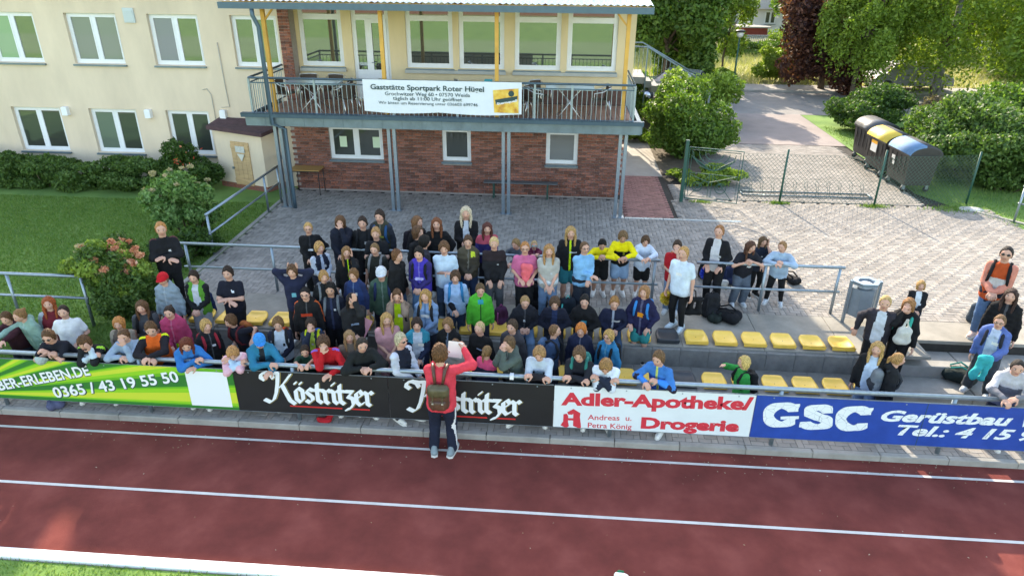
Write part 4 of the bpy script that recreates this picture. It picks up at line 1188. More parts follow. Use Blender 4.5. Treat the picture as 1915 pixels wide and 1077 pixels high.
def gp(s_, z): return (gd[0]*s_, gd[1]*s_, z)
b = MB(); b.tube([gp(.08, .12), gp(W_, .12), gp(W_, 1.54), gp(.08, 1.54), gp(.08, .12)], .02, 4); b.tube([gp(.14, .2), gp(W_-.07, .2), gp(W_-.07, 1.48)], .010, 4); b.tube([gp(.15, .2), gp(.15, 1.48), gp(W_-.06, 1.48)], .010, 4); b.build('gate_frame', M_green, ga)
b = MB()
for k in range(17):
    t_ = k/16; a = math.radians(200+140*t_)
    b.tube([gp(W_*.5+.22*math.cos(a), 1.14+.2*math.sin(a)), gp(W_*.5+.62*math.cos(a), 1.42+.62*math.sin(a)*.55+.0)], .011, 4)
for r_1 in (.2, .33, .46): b.tube([gp(W_*.5+r_1*1.2*math.cos(a), 1.43+r_1*math.sin(a)) for a in np.linspace(math.pi, 2*math.pi, 14)], .011, 4)
b.build('sun_ornament', M_green, ga)
b = MB()
for cx, cz, r_1 in ((.38, .48, .13), (1.0, .48, .14), (.98, .52, .07), (.4, .5, .06)): b.tube([gp(cx+r_1*math.cos(a), cz+r_1*math.sin(a)) for a in np.linspace(0, 6.28, 18)], .010, 4)
for a, c in (((.15, .8), (.68, .62)), ((.68, .62), (W_-.07, .85)), ((.68, .2), (.68, .85)), ((.76, .2), (.76, .85)), ((.2, .2), (.66, .8)), ((.8, .8), (1.3, .2)), ((.15, .85), (W_-.07, .85))): b.tube([gp(*a), gp(*c)], .010, 4)
b.build('scroll_ornament', M_green, ga)
br_ = empty('bicycle_rack', (5.2, 10.75, TZ)); tag(br_, 'long low bicycle rack with wire wheel hoops behind the chain-link fence', 'bicycle rack')
b = MB(); b.smooth = True; b.tube([(0, -.18, .03), (3.6, -.18, .03)], .022, 6); b.tube([(0, .18, .03), (3.6, .18, .03)], .022, 6); b.tube([(0, -.18, .03), (0, .18, .03)], .022, 6); b.tube([(3.6, -.18, .03), (3.6, .18, .03)], .022, 6); b.build('rail', M_zincdark, br_)
hoop = MB(); hoop.smooth = True
hh = .62
hoop.tube([(-.05, -.18, .03), (-.02, -.1, .2), (-.05, .0, .35), (.0, .05, hh-.2), (.05, 0, .35), (.02, -.1, .2), (.05, -.18, .03)], .006, 5)
hm = hoop.mesh('wheel_hoop', M_wire)
for k in range(11): inst(hm, 'wheel_hoop', br_, (.22+k*.31, 0, 0))

# waste containers
def container(x, y, rz, lidm, label, sticker):
    o = empty('waste_container', (x, y, TZ), rz); tag(o, label, 'waste container', 'wheeled waste containers at the hedge'); o.scale = (.93, .9, .95)
    Mc = mat('dark_grey_container', (.026, .024, .024), .5, var=.25, vscale=3)
    # local: front towards -X
    b = MB(); z0, z1 = .22, 1.15
    f = [(-.40, -.60), (.40, -.60), (.40, .60), (-.40, .60)]; g = [(-.47, -.67), (.47, -.67), (.47, .67), (-.47, .67)]
    b.add([(*p, z0) for p in f]+[(*p, z1) for p in g], [(0, 3, 2, 1), (0, 1, 5, 4), (1, 2, 6, 5), (2, 3, 7, 6), (3, 0, 4, 7), (4, 5, 6, 7)])
    for yy in (-.45, -.15, .15, .45):
        b.box((-.478, yy-.02, .5), (-.455, yy+.02, 1.08)); b.box((.455, yy-.02, .5), (.478, yy+.02, 1.08))
    b.build('body', Mc, o)
    b = MB(); b.box((-.51, -.70, 1.12), (.51, .70, 1.17), .01); b.build('rim', Mc, o)
    for part, a0, a1, mm in (('lid_back', 12, 95, mat('container_lid_dark', (.03, .028, .03), .55, var=.2, vscale=4)), ('lid', 95, 172, lidm)):
        b = MB(); b.smooth = True; n = 8; vs = []; fs = []
        for i in range(n+1):
            a = math.radians(a0+(a1-a0)*i/n); X, Z = .52*math.cos(a), 1.13+.33*math.sin(a)
            for yy in (-.70, .70): vs.append((X, yy, Z))
            for yy in (-.70, .70): vs.append((X*.94, yy, 1.10+(Z-1.13)*.9))
        for i in range(n):
            k = i*4; fs += [(k, k+1, k+5, k+4), (k, k+4, k+6, k+2), (k+1, k+3, k+7, k+5)]
        b.add(vs, fs); b.build(part, mm, o)
    for yy in (-.695, .695):
        b = MB(); b.add([(.52*math.cos(a), yy, 1.13+.33*math.sin(a)) for a in np.linspace(.15, 3.0, 12)], [tuple(range(12))]); b.build('lid_side', Mc, o)
    if sticker == 1:
        MB().box((-.482, -.12, .72), (-.476, .30, 1.08)).build('sticker', mat('sticker_white', (.6, .6, .58), .6), o)
        MB().box((-.486, -.12, .98), (-.483, .30, 1.08)).build('sticker', mat('sticker_orange', (.75, .35, .02), .6), o)
    if sticker == 2:
        MB().box((-.482, .18, .84), (-.476, .38, .96)).build('sticker', mat('sticker_white', 'ffffff'), o); MB().box((-.482, .15, .68), (-.476, .27, .80)).build('sticker', mat('sticker_white', 'ffffff'), o)
    for sx_ in (-.36, .36):
        for sy in (-.5, .5):
            b = MB(); b.smooth = True; b.tube([(sx_, sy-.025, .09), (sx_, sy+.025, .09)], .09, 14); w_ = b.build('wheel', M_black, o)
            MB().box((sx_-.04, sy-.045, .08), (sx_+.04, sy+.045, .22)).build('caster', M_galv, o)
for (x, y, lm, lab, st_) in ((10.35, 14.85, mat('lid_dark_grey', (.06, .065, .07), .4, var=.2, vscale=4), 'dark grey waste container with a grey lid, farthest of the three', 0), (10.2, 13.35, mat('lid_yellow', (.62, .42, .05), .45, var=.15, vscale=5), 'waste container with a yellow front lid and orange sticker', 1),
                          (10.28, 11.9, mat('lid_blue', (.10, .20, .34), .8, var=.2, vscale=5), 'waste container with a blue front lid, nearest of the three', 2)):
    container(x, y, .06, lm, lab, st_)
# manhole-like stone in the grass
b = MB(); b.ell((0, 0, 0), (.35, .2, .06), 14, 6); q_ = b.build('flat_stone', mat('pale_stone', (.42, .42, .40), .9, var=.2, vscale=8, bump=.5)); a = at_z(1815, 392, TZ); q_.location = (a[0], a[1], TZ); tag(q_, 'pale flat stone lying in front of the large shrub', 'stone')

# street: lamp, cars, house, garden fence
sl = empty('street_lamp', (8.4, 27.4, TZ)); tag(sl, 'green post street lamp with a round lantern at the street corner', 'street lamp')
b = MB(); b.smooth = True; b.tube([(0, 0, 0), (0, 0, 2.6)], [.05, .04], 8); b.build('pole', M_green, sl)
b = MB(); b.smooth = True; b.ell((0, 0, 2.78), (.17, .17, .16), 12, 8); b.build('lantern', mat('lamp_glass', (.55, .55, .5), .2), sl)
b = MB(); b.smooth = True; b.ell((0, 0, 2.93), (.24, .24, .07), 12, 6); b.build('lamp_hood', M_black, sl)
q_ = MB().box((7.75, 26.2, TZ), (8.3, 26.5, TZ+.62), .02).build('utility_box', mat('utility_grey', (.5, .52, .52), .6, var=.1)); tag(q_, 'pale grey utility box at the foot of the street lamp', 'utility box')
def car(x, y, rz, m, label):
    o = empty('parked_car', (x, y, TZ), rz); tag(o, label, 'car')
    pr = [(-2.1, .35), (-2.05, .62), (-1.85, .85), (-1.45, .95), (-.95, 1.38), (.55, 1.42), (1.05, 1.0), (1.85, .86), (2.1, .62), (2.12, .32)]
    b = MB(); b.smooth = False
    nP = len(pr); vs = []
    for yy, s_ in ((-.84, .0), (-.80, 1), (.80, 1), (.84, 0)):
        for (px_, pz) in pr:
            k = (pz > 1.0)
            vs.append((px_, yy*(.82 if k else 1), pz))
    ed = [0, 3]
    vs = [(p[0], -.82*(.8 if p[1] > 1.0 else 1), p[1]) for p in pr]+[(p[0], .82*(.8 if p[1] > 1.0 else 1), p[1]) for p in pr]
    fs = [tuple(range(nP)), tuple(range(2*nP-1, nP-1, -1))]+[(i, i+nP, (i+1) % nP+nP, (i+1) % nP) for i in range(nP)]
    b.add(vs, fs); body = b.build('body', m, o)
    gl3 = MB()
    for s_ in (-1, 1):
        gl3.add([(-1.2, s_*.80*.95, 1.0), (.85, s_*.80*.95, 1.0), (.45, s_*.67, 1.36), (-.85, s_*.67, 1.34)], [(0, 1, 2, 3)])
    gl3.add([(1.02, -.66, 1.04), (1.02, .66, 1.04), (.60, .6, 1.40), (.60, -.6, 1.40)], [(0, 1, 2, 3)]); gl3.add([(-1.44, -.68, .98), (-1.44, .68, .98), (-1.0, .6, 1.36), (-1.0, -.6, 1.36)], [(0, 1, 2, 3)])
    gl3.build('window', mat('car_window', (.02, .025, .03), .7, spec=.1), o)
    for sx_ in (-1.3, 1.3):
        for s_ in (-1, 1):
            b = MB(); b.smooth = True; b.tube([(sx_, s_*.68, .31), (sx_, s_*.85, .31)], .31, 18); w_ = b.build('wheel', M_black, o)
            b = MB(); b.smooth = True; b.tube([(sx_, s_*.84, .31), (sx_, s_*.865, .31)], .19, 14); b.build('rim', M_alu, w_)
    for s_ in (-1, 1):
        b = MB(); b.ell((2.06, s_*.62, .68), (.06, .16, .08), 10, 6); b.build('headlight', mat('headlight_glass', (.6, .62, .64), .1), o)
        b = MB(); b.ell((-2.06, s_*.66, .72), (.05, .12, .1), 10, 6); b.build('tail_light', mat('tail_light_red', (.4, .01, .01), .2), o)
    return o
M_csil = mat('silver_car_paint', (.45, .47, .49), .25, .5, coat=.6)
car(5.3, 24.9, 2.9, M_csil, 'silver car parked behind the shrubs beside the entrance stairs')
car(17.5, 29.4, .1, mat('pale_grey_car_paint', (.22, .23, .24), .5, .1), 'pale grey car parked under the drooping birch across the street')
ho = empty('white_house', (16.7, 60, TZ)); tag(ho, 'white rendered house with a pale tiled gable roof beyond the meadow', 'house')
MB().box((0, 0, 0), (12, 9, 2.3)).build('wall', mat('white_render', (.68, .68, .68), .9), ho)
b = MB(); b.add([(-.6, -.7, 2.0), (12.6, -.7, 2.0), (12.6, 4.5, 6.2), (-.6, 4.5, 6.2), (-.6, 9.7, 2.0), (12.6, 9.7, 2.0)], [(0, 1, 2, 3), (3, 2, 5, 4), (0, 3, 4), (1, 5, 2)]); b.build('roof', mat('pale_roof_tiles', (.42, .38, .34), .8, var=.1, vscale=9), ho)
for x in (1.2, 4.2): win(ho, x, x+1.0, .7, 1.8, -.16, 2, M_glassdark)
h2 = empty('garden_house', (8.5, 66, TZ)); tag(h2, 'grey garden house half hidden behind trees at the top', 'house')
MB().box((0, 0, 0), (9, 6, 3.6)).build('wall', mat('grey_render', (.35, .35, .36), .9), h2)
b = MB(); b.add([(-.5, -.6, 3.5), (9.5, -.6, 3.5), (9.5, 3, 5.6), (-.5, 3, 5.6), (-.5, 6.6, 3.5), (9.5, 6.6, 3.5)], [(0, 1, 2, 3), (3, 2, 5, 4), (0, 3, 4), (1, 5, 2)]); b.build('roof', mat('dark_roof', (.12, .11, .11), .8), h2)
h3 = empty('red_garden_shed', (15.3, 56, TZ)); tag(h3, 'dark red wooden garden shed behind the paling fence', 'shed')
MB().box((0, 0, 0), (2.0, 1.8, .7)).build('wall', mat('dark_red_boards', (.22, .04, .03), .8, var=.15), h3); MB().box((-.5, -.4, .7), (2.2, 2.0, .8)).build('roof', mat('shed_roof_grey', (.3, .3, .28), .8), h3)
gf = empty('paling_fence', (11.6, 46.6, TZ)); tag(gf, 'low grey paling fence at the far side of the meadow', 'fence')
pm2 = MB().box((-.045, -.012, 0), (.045, .012, 1.15)).mesh('paling', mat('weathered_paling', (.33, .33, .32), .9, var=.2))
for k in range(56): inst(pm2, 'paling', gf, (k*.14, 0, 0), 0, (1, 1, .85))
MB().box((-.1, .013, .3), (7.9, .05, .38)).build('rail', mat('weathered_paling', 'ffffff'), gf); MB().box((-.1, .013, .9), (7.9, .05, .98)).build('rail', mat('weathered_paling', 'ffffff'), gf)
# ---------------------------------------------------------------- vegetation
def leaves(blobs, n, size, seed, droop=0., shell=.62, flat=.0):
    """leaf quads spread through the volume of ellipsoid clumps (more near the surface)"""
    r = np.random.default_rng(seed)
    B = np.array(blobs, float)     # cx cy cz rx ry rz
    wgt = (B[:, 3]*B[:, 4]*B[:, 5])**.72; wgt /= wgt.sum()
    k = r.choice(len(B), n, p=wgt)
    d = r.normal(size=(n, 3)); d /= np.linalg.norm(d, axis=1)[:, None]
    rad = shell+(1-shell)*r.random(n)**.8
    rad *= 1+.16*np.sin(d[:, 0]*7+k)*np.cos(d[:, 2]*6+k*1.7)
    P = B[k, :3]+d*B[k, 3:]*rad[:, None]
    if droop: P[:, 2] -= droop*r.random(n)**2*(rad > .8)
    s = size*r.uniform(.6, 1.35, n)
    u = r.normal(size=(n, 3)); u[:, 2] *= (1-flat); u /= np.linalg.norm(u, axis=1)[:, None]
    w = np.cross(u, d+r.normal(size=(n, 3))*.7); w /= np.linalg.norm(w, axis=1)[:, None]+1e-9
    u *= s[:, None]; w *= (s*.55)[:, None]
    V = np.stack([P-u, P+w-u*.1, P+u, P-w-u*.1], 1).reshape(-1, 3)
    return V, np.arange(n*4).reshape(-1, 4)
def clumps(center, radii, n, seed, sub=(.34, .5), bias=0):
    r = np.random.default_rng(seed); out = []
    for i in range(n):
        d = r.normal(size=3); d /= np.linalg.norm(d); q = r.uniform(.45, .92)
        p = np.array(center)+d*np.array(radii)*q
        s = r.uniform(*sub)
        out.append((*p, radii[0]*s, radii[1]*s, radii[2]*s*.85))
    return out
def plant(name, base, blobs, n, size, m, label, cat, seed, trunk=None, tr=.12, group=None, droop=0., limbs=5, shell=.6, tm=None, extra=None):
    """blobs relative to the base; trunk height; limbs reach into the clumps"""
    o = empty(name, base); tag(o, label, cat, group)
    V, F = leaves(blobs, n, size, seed, droop, shell)
    part = 'crown' if trunk else 'foliage'
    link(part, mesh_np(part, V, F, mats=[m]), o)
    r = random.Random(seed)
    tb2 = MB(); tb2.smooth = True
    if trunk:
        lb = MB(); lb.smooth = True
        top = max(b_[2] for b_ in blobs)
        pts = [(0, 0, -.05), (r.uniform(-.1, .1), r.uniform(-.1, .1), trunk*.5), (r.uniform(-.2, .2), r.uniform(-.2, .2), trunk), (r.uniform(-.4, .4), r.uniform(-.4, .4), top)]
        tb2.tube(pts, [tr, tr*.8, tr*.62, tr*.15], 9)
        for bl in r.sample(list(blobs), min(limbs, len(blobs))):
            z0 = r.uniform(trunk*.75, trunk*1.15); p0 = np.array(pts[2])*.9; p0[2] = z0
            q = np.array(bl[:3]); mid = (p0+q)/2+np.array([0, 0, .15*trunk])
            lb.tube([p0, mid, q], [tr*.38, tr*.24, tr*.08], 6)
        tb2.build('trunk', tm or M_leafstem, o); lb.build('limbs', M_leafstem, o)
    else:
        for bl in r.sample(list(blobs), min(limbs, len(blobs))):
            q = np.array(bl[:3]); tb2.tube([(q[0]*.2, q[1]*.2, -.03), (q[0]*.6, q[1]*.6, q[2]*.5), q], [.025, .018, .008], 5)
        tb2.build('stem', M_leafstem, o)
    if extra: 
        for nm, b2, n2, s2, m2, sd in extra:
            V, F = leaves(b2, n2, s2, sd, 0, .8); link(nm, mesh_np(nm, V, F, mats=[m2]), o)
    return o
L_dark = leafmat('leaf_dark_green', [(.028, .065, .014), (.05, .11, .022), (.085, .16, .035)])
L_mid = leafmat('leaf_mid_green', [(.045, .10, .016), (.085, .165, .026), (.14, .24, .042)])
L_light = leafmat('leaf_light_green', [(.09, .16, .022), (.16, .25, .035), (.25, .36, .065)])
L_birch = leafmat('leaf_birch', [(.10, .17, .026), (.17, .26, .042), (.27, .37, .07)], trans=.5)
L_maple = leafmat('leaf_purple', [(.035, .016, .018), (.085, .034, .028), (.20, .085, .05)], trans=.3)
L_shrub = leafmat('leaf_shrub', [(.04, .09, .02), (.07, .14, .03), (.12, .20, .05)])
L_cream = leafmat('blossom_cream', [(.30, .30, .14), (.45, .40, .24), (.55, .42, .30)], trans=.3)
L_pink = leafmat('young_leaf_pink', [(.45, .16, .10), (.60, .27, .17), (.68, .42, .28)], trans=.3)
L_yg = leafmat('leaf_yellow_green', [(.12, .20, .03), (.20, .30, .05), (.32, .40, .09)], trans=.35)
L_fern = leafmat('leaf_fresh_green', [(.07, .16, .04), (.13, .25, .07), (.24, .36, .13)])

# shrub border along the wing: individual shrubs
xs = [-17.2, -16.0, -14.9, -13.8, -12.7, -11.7]
hn = ['far left end', 'under the left lower window', 'between the left lower windows', 'under the second lower window', 'right of the second lower window', 'under the third lower window']
for i, x in enumerate(xs):
    plant('border_shrub', (x, 9.5, TZ), clumps((0, 0, .42), (.98, .68, .54), 24, 20+i, (.24, .42)), 12000, .045, L_shrub, 'dark green border shrub against the wing wall, '+hn[i], 'shrub', 30+i, group='shrubs along the wing wall', limbs=5)
plant('rose_shrub', (-10.35, 9.35, TZ), clumps((0, .1, .75), (.75, .55, .75), 11, 41, (.36, .5)), 8000, .045, L_dark, 'tall dark shrub with red flowers left of the cream shed', 'shrub', 42, limbs=6,
      extra=[('flower', [(.1, -.1, .9, .5, .4, .5)], 26, .05, leafmat('red_petal', [(.5, .05, .03), (.6, .1, .05), (.55, .2, .1)]), 5)])
plant('flowering_shrub', (-8.75, 6.0, TZ), clumps((0, 0, .85), (.85, .8, .85), 14, 51, (.3, .45)), 15000, .055, L_fern, 'fresh green feathery shrub with cream flower plumes beside the ramp railing', 'shrub', 52, limbs=8,
      extra=[('flower', clumps((-.1, -.1, 1.3), (.85, .7, .55), 40, 53, (.05, .10)), 2200, .032, L_cream, 54)])
plant('low_shrub', (-8.2, 4.8, TZ), clumps((0, 0, .32), (.55, .75, .36), 9, 57, (.4, .55)), 7000, .045, L_dark, 'dark low shrub at the foot of the ramp railing post', 'shrub', 58, limbs=4)
# bush with pink young leaves, front left
a = at_z(222, 612, .45)
plant('pink_tipped_bush', (a[0]+.25, 2.05, .6), clumps((0, 0, .8), (.6, .5, .85), 16, 61, (.34, .5)), 15000, .04, L_shrub, 'bush with pink and cream tipped young leaves in front of the lawn', 'bush', 62, limbs=7,
      extra=[('young_leaves', clumps((-.05, -.10, 1.15), (.66, .54, .52), 30, 63, (.2, .34)), 15000, .042, L_yg, 64), ('pink_tips', clumps((.05, -.08, 1.34), (.66, .46, .40), 60, 65, (.05, .12)), 3600, .04, L_pink, 66), ('cream_tips', clumps((-.15, -.12, 1.3), (.62, .42, .36), 20, 67, (.08, .17)), 1800, .036, L_cream, 68)])
# clipped shrub right of the pavilion
plant('clipped_shrub', (4.3, 15.0, TZ), clumps((0, 0, 1.25), (1.45, 1.3, 1.2), 22, 71, (.38, .55)), 30000, .06, L_mid, 'big rounded clipped shrub right of the pavilion', 'shrub', 72, limbs=8)
plant('low_shrub', (4.3, 11.8, TZ), clumps((0, 0, .25), (.95, .6, .3), 10, 73, (.4, .55)), 7000, .05, L_light, 'low spreading shrub in the bed behind the open gate', 'shrub', 74)
plant('low_shrub', (2.75, 17.2, TZ), clumps((0, 0, .3), (.6, .8, .35), 7, 75, (.4, .55)), 4500, .05, L_light, 'low light green shrub at the end of the balcony', 'shrub', 76)
plant('stair_shrub', (4.1, 17.9, TZ), clumps((0, 0, 1.1), (1.1, 1.2, 1.1), 12, 77, (.38, .55)), 11000, .06, L_light, 'light green shrub in front of the entrance stairs', 'shrub', 78)
plant('stair_shrub', (5.9, 20.6, TZ), clumps((0, 0, .9), (1.3, 1.2, .95), 12, 79, (.38, .55)), 10000, .07, L_light, 'light green shrub beside the silver car', 'shrub', 80)
plant('stair_shrub', (2.6, 20.5, TZ), clumps((0, 0, 1.1), (1.1, 1.3, 1.1), 12, 81, (.38, .55)), 8000, .07, L_mid, 'shrub growing under the entrance stair railing', 'shrub', 82)
# shrubs behind and beside the containers
plant('round_shrub', (12.0, 19.2, TZ), clumps((0, 0, .85), (1.6, 1.5, .85), 18, 91, (.36, .5)), 20000, .06, L_dark, 'dense dark shrub behind the grey lidded container', 'shrub', 92)
plant('bare_shrub', (13.7, 18.6, TZ), clumps((0, 0, .8), (1.0, .9, .8), 10, 93, (.34, .5)), 5200, .055, leafmat('leaf_brownish', [(.06, .05, .03), (.11, .09, .06), (.16, .14, .08)]), 'thin brownish shrub between the two dense shrubs', 'shrub', 94)
plant('large_shrub', (12.7, 13.6, TZ), clumps((0, 0, 1.15), (1.9, 1.9, 1.2), 26, 95, (.34, .5)), 42000, .065, L_shrub, 'very large dense shrub right of the blue lidded container', 'shrub', 96, limbs=9)
plant('large_shrub', (13.1, 11.9, TZ), clumps((0, 0, .95), (1.5, 1.2, 1.0), 20, 195, (.32, .48)), 22000, .06, L_shrub, 'dense shrub in front right of the very large one at the fence end', 'shrub', 196, limbs=6)
plant('large_shrub', (15.6, 16.6, TZ), clumps((0, 0, 1.2), (1.9, 1.9, 1.25), 20, 97, (.34, .5)), 22000, .07, L_mid, 'dense shrub further back beside the right lawn', 'shrub', 98, limbs=6)
plant('large_shrub', (17.5, 14.0, TZ), clumps((0, 0, 1.3), (1.6, 1.6, 1.3), 14, 99, (.34, .5)), 10000, .08, L_mid, 'dense shrub at the right edge of the lawn', 'shrub', 100, limbs=6)
# meadow shrubs
for (x, y, rx, rz_2, m_, lab, sd) in ((11.5, 31.8, 1.25, 1.0, L_light, 'upright fresh green bush in the meadow right of the lamp', 111), (13.6, 32.4, 1.2, .85, L_mid, 'round green bush in the meadow in front of the copper tree', 112),
                                   (8.3, 30.8, .9, .4, L_light, 'low bush at the edge of the meadow behind the lamp', 113), (6.0, 30.2, 1.2, .9, L_light, 'bush behind the silver car', 114), (16.5, 44.5, 2.4, 1.1, L_light, 'broad bush in front of the white house', 115),
                                   (13.0, 43.5, 2.0, .5, L_mid, 'low hedge beneath the paling fence', 116)):
    plant('meadow_bush', (x, y, TZ), clumps((0, 0, rz_2), (rx, rx, rz_2), 12, sd, (.36, .52)), 7000, .08, m_, lab, 'bush', sd+50)
# trees
def tree(name, base, h, r, n, size, m, label, seed, trunk, tr=.16, zc=.62, k=22, droop=0., tm=None, sub=(.26, .42)):
    cz = h*zc; rz_2 = h-cz
    return plant(name, base, clumps((0, 0, cz), (r, r, rz_2), k, seed, sub), n, size, m, label, 'tree', seed+1, trunk=trunk, tr=tr, droop=droop, limbs=9, tm=tm, shell=.5)
tree('broadleaf_tree', (5.2, 29.0, TZ), 7.2, 2.9, 42000, .12, L_mid, 'dense round green tree directly behind the pavilion corner', 201, 2.0, .2, .48, 30)
tree('young_tree', (8.9, 32.5, TZ), 6.2, 1.55, 11000, .09, L_light, 'slender young tree with a thin trunk behind the street lamp', 205, 2.2, .07, .6, 16)
tree('copper_tree', (13.25, 29.0, TZ), 7.2, 2.7, 34000, .11, L_maple, 'dark copper leaved maple beside the street', 207, 1.5, .18, .48, 30)
M_birch = mat('birch_bark', (.3, .3, .3), .9, cols=[(.05, .045, .04), (.22, .21, .20), (.30, .29, .28)], vscale=5, stretch=(1, 1, .5), bump=.3)
tree('birch_tree', (17.95, 26.9, TZ), 9, 4.0, 34000, .085, L_birch, 'large drooping birch with a pale trunk beside the street', 209, 2.6, .24, .55, 64, droop=2.0, tm=M_birch, sub=(.15, .28))
tree('street_tree', (13.55, 25.6, TZ), 6.6, 1.8, 15000, .085, L_birch, 'leaning light green tree with a dark slim trunk at the driveway', 211, 2.2, .12, .58, 22, droop=.9, sub=(.24, .4))
tree('roadside_tree', (21.8, 21.8, TZ), 9, 3.6, 32000, .10, L_light, 'bright light green tree at the right edge of the picture', 213, 1.2, .2, .45, 30, sub=(.26, .4))
tree('far_tree', (9.6, 52, TZ), 7, 2.6, 9000, .17, L_light, 'mid green tree beyond the meadow, left of the white house', 215, 2, .2, .5, 20)
tree('far_tree', (5.5, 47, TZ), 10, 4.4, 12000, .18, L_dark, 'dark tree beyond the meadow above the young tree', 217, 2, .2, .5, 20)
tree('far_tree', (21, 55, TZ), 11, 4.6, 12000, .2, L_mid, 'tree beside the white house behind the copper maple', 219, 2, .2, .5, 20)
tree('far_tree', (27.5, 44, TZ), 12, 5.5, 16000, .2, L_mid, 'broad tree behind the birch on the right', 221, 2, .25, .5, 24)
tree('far_tree', (27.5, 33, TZ), 11, 5.0, 16000, .16, L_mid, 'dense tree filling the gap right of the birch', 223, 1.5, .25, .48, 26)
tree('far_tree', (33, 60, TZ), 14, 7, 9000, .3, L_dark, 'dark far tree behind the right trees', 225, 2, .3, .5, 20)
tree('far_tree', (15, 80, TZ), 14, 7, 8000, .32, L_mid, 'far tree above the white house roof', 227, 2, .3, .5, 20)
tree('far_tree', (5, 75, TZ), 13, 7, 8000, .32, L_mid, 'far tree above the garden house', 229, 2, .3, .5, 20)
tree('far_tree', (-2, 62, TZ), 13, 7, 6000, .3, L_dark, 'far tree behind the dense round tree', 231, 2, .3, .5, 20)
r = np.random.default_rng(99)
bl = [(r.uniform(-60, 110), 125+r.uniform(-12, 12), r.uniform(3, 6), r.uniform(6, 10), 5, r.uniform(5, 9)) for _ in range(34)]
V, F = leaves(bl, 26000, .6, 98, 0, .5)
tag(link('woodland', mesh_np('woodland', V, F, mats=[L_dark])), 'distant belt of woodland at the top of the picture', kind='stuff')

# ---------------------------------------------------------------- people: implicit surfaces turned into smooth meshes
def nets(F, org, h):
    """surface nets: one vertex per grid cell that the surface crosses"""
    ins = F < 0
    nx, ny, nz = F.shape
    S = np.zeros((nx-1, ny-1, nz-1, 3), np.float32); C = np.zeros((nx-1, ny-1, nz-1), np.float32)
    sl = lambda d, e: slice(d, e-1+d) if True else None
    cells = (nx-1, ny-1, nz-1)
    for ax in range(3):
        o1, o2_ = [a for a in range(3) if a != ax]
        for i in (0, 1):
            for j in (0, 1):
                off0 = [0, 0, 0]; off0[o1] = i; off0[o2_] = j
                off1 = list(off0); off1[ax] = 1
                s0 = tuple(slice(off0[k], off0[k]+cells[k]) for k in range(3)); s1 = tuple(slice(off1[k], off1[k]+cells[k]) for k in range(3))
                m = ins[s0] != ins[s1]
                if not m.any(): continue
                f0, f1 = F[s0][m], F[s1][m]
                t = f0/(f0-f1+1e-12)
                p = np.empty((len(t), 3), np.float32); p[:] = off0; p[:, ax] = t
                S[m] += p; C[m] += 1
    act = C > 0
    ids = -np.ones(cells, np.int32); ids[act] = np.arange(act.sum())
    ix = np.argwhere(act)
    V = (ix+S[act]/C[act][:, None])*h+org
    Q = []
    for ax in range(3):
        o1, o2_ = (ax+1) % 3, (ax+2) % 3
        s0 = [slice(1, -1)]*3; s0[ax] = slice(0, F.shape[ax]-1); s1 = list(s0); s1[ax] = slice(1, F.shape[ax])
        a, b = ins[tuple(s0)], ins[tuple(s1)]
        m = np.argwhere(a != b)
        if not len(m): continue
        g = m.copy(); g[:, o1] += 1; g[:, o2_] += 1
        flip = a[tuple(m.T)]
        q = []
        for (i, j) in ((0, 0), (-1, 0), (-1, -1), (0, -1)):
            c = g.copy(); c[:, o1] += i; c[:, o2_] += j
            q.append(ids[tuple(c.T)])
        q = np.stack(q, 1)
        q[~flip] = q[~flip][:, ::-1]
        Q.append(q)
    return V, np.concatenate(Q)

def field(caps, h, k=.012, pad=.05, noise=0., cut=None, seed=0, lo=None, hi=None):
    """smooth union of tapered capsules (a, b, ra, rb) on a grid"""
    A = np.array([c[0] for c in caps], np.float32); B = np.array([c[1] for c in caps], np.float32)
    ra = np.array([c[2] for c in caps], np.float32); rb = np.array([c[3] for c in caps], np.float32)
    R = np.maximum(ra, rb)[:, None]+pad
    mn = np.minimum(A-R, B-R).min(0); mx = np.maximum(A+R, B+R).max(0)
    if lo is not None: mn = np.maximum(mn, lo)
    if hi is not None: mx = np.minimum(mx, hi)
    n = np.ceil((mx-mn)/h).astype(int)+1
    g = [mn[i]+h*np.arange(n[i], dtype=np.float32) for i in range(3)]
    X, Y, Z = np.meshgrid(*g, indexing='ij')
    E = np.zeros(X.shape, np.float32); 
    for a, b, r0, r1 in zip(A, B, ra, rb):
        d = b-a; L2 = float(d@d)+1e-9
        rm = max(r0, r1)+.075
        c0 = np.maximum(((np.minimum(a, b)-rm-mn)/h).astype(int), 0); c1 = np.minimum(((np.maximum(a, b)+rm-mn)/h).astype(int)+2, n)
        s = tuple(slice(c0[i], c1[i]) for i in range(3))
        x, y, z = X[s]-a[0], Y[s]-a[1], Z[s]-a[2]
        t = np.clip((x*d[0]+y*d[1]+z*d[2])/L2, 0, 1)
        q = np.sqrt((x-t*d[0])**2+(y-t*d[1])**2+(z-t*d[2])**2)-(r0+(r1-r0)*t)
        E[s] += np.exp(np.clip(-q/k, -40, 40))
    F = -k*np.log(E+1e-9)
    if noise:
        r = np.random.default_rng(seed)
        N = 0
        for _ in range(4):
            w = r.normal(size=3)*r.uniform(22, 48); w[2] *= 1.2
            N = N+np.sin(X*w[0]+Y*w[1]+Z*w[2]+r.uniform(0, 6)+1.2*np.sin(Z*r.uniform(10, 26)+Y*12))
        F = F+N*noise*.5
    if cut is not None: F = np.maximum(F, cut(X, Y, Z))
    F[0] = F[-1] = 1; F[:, 0] = F[:, -1] = 1; F[:, :, 0] = F[:, :, -1] = 1
    return F, mn

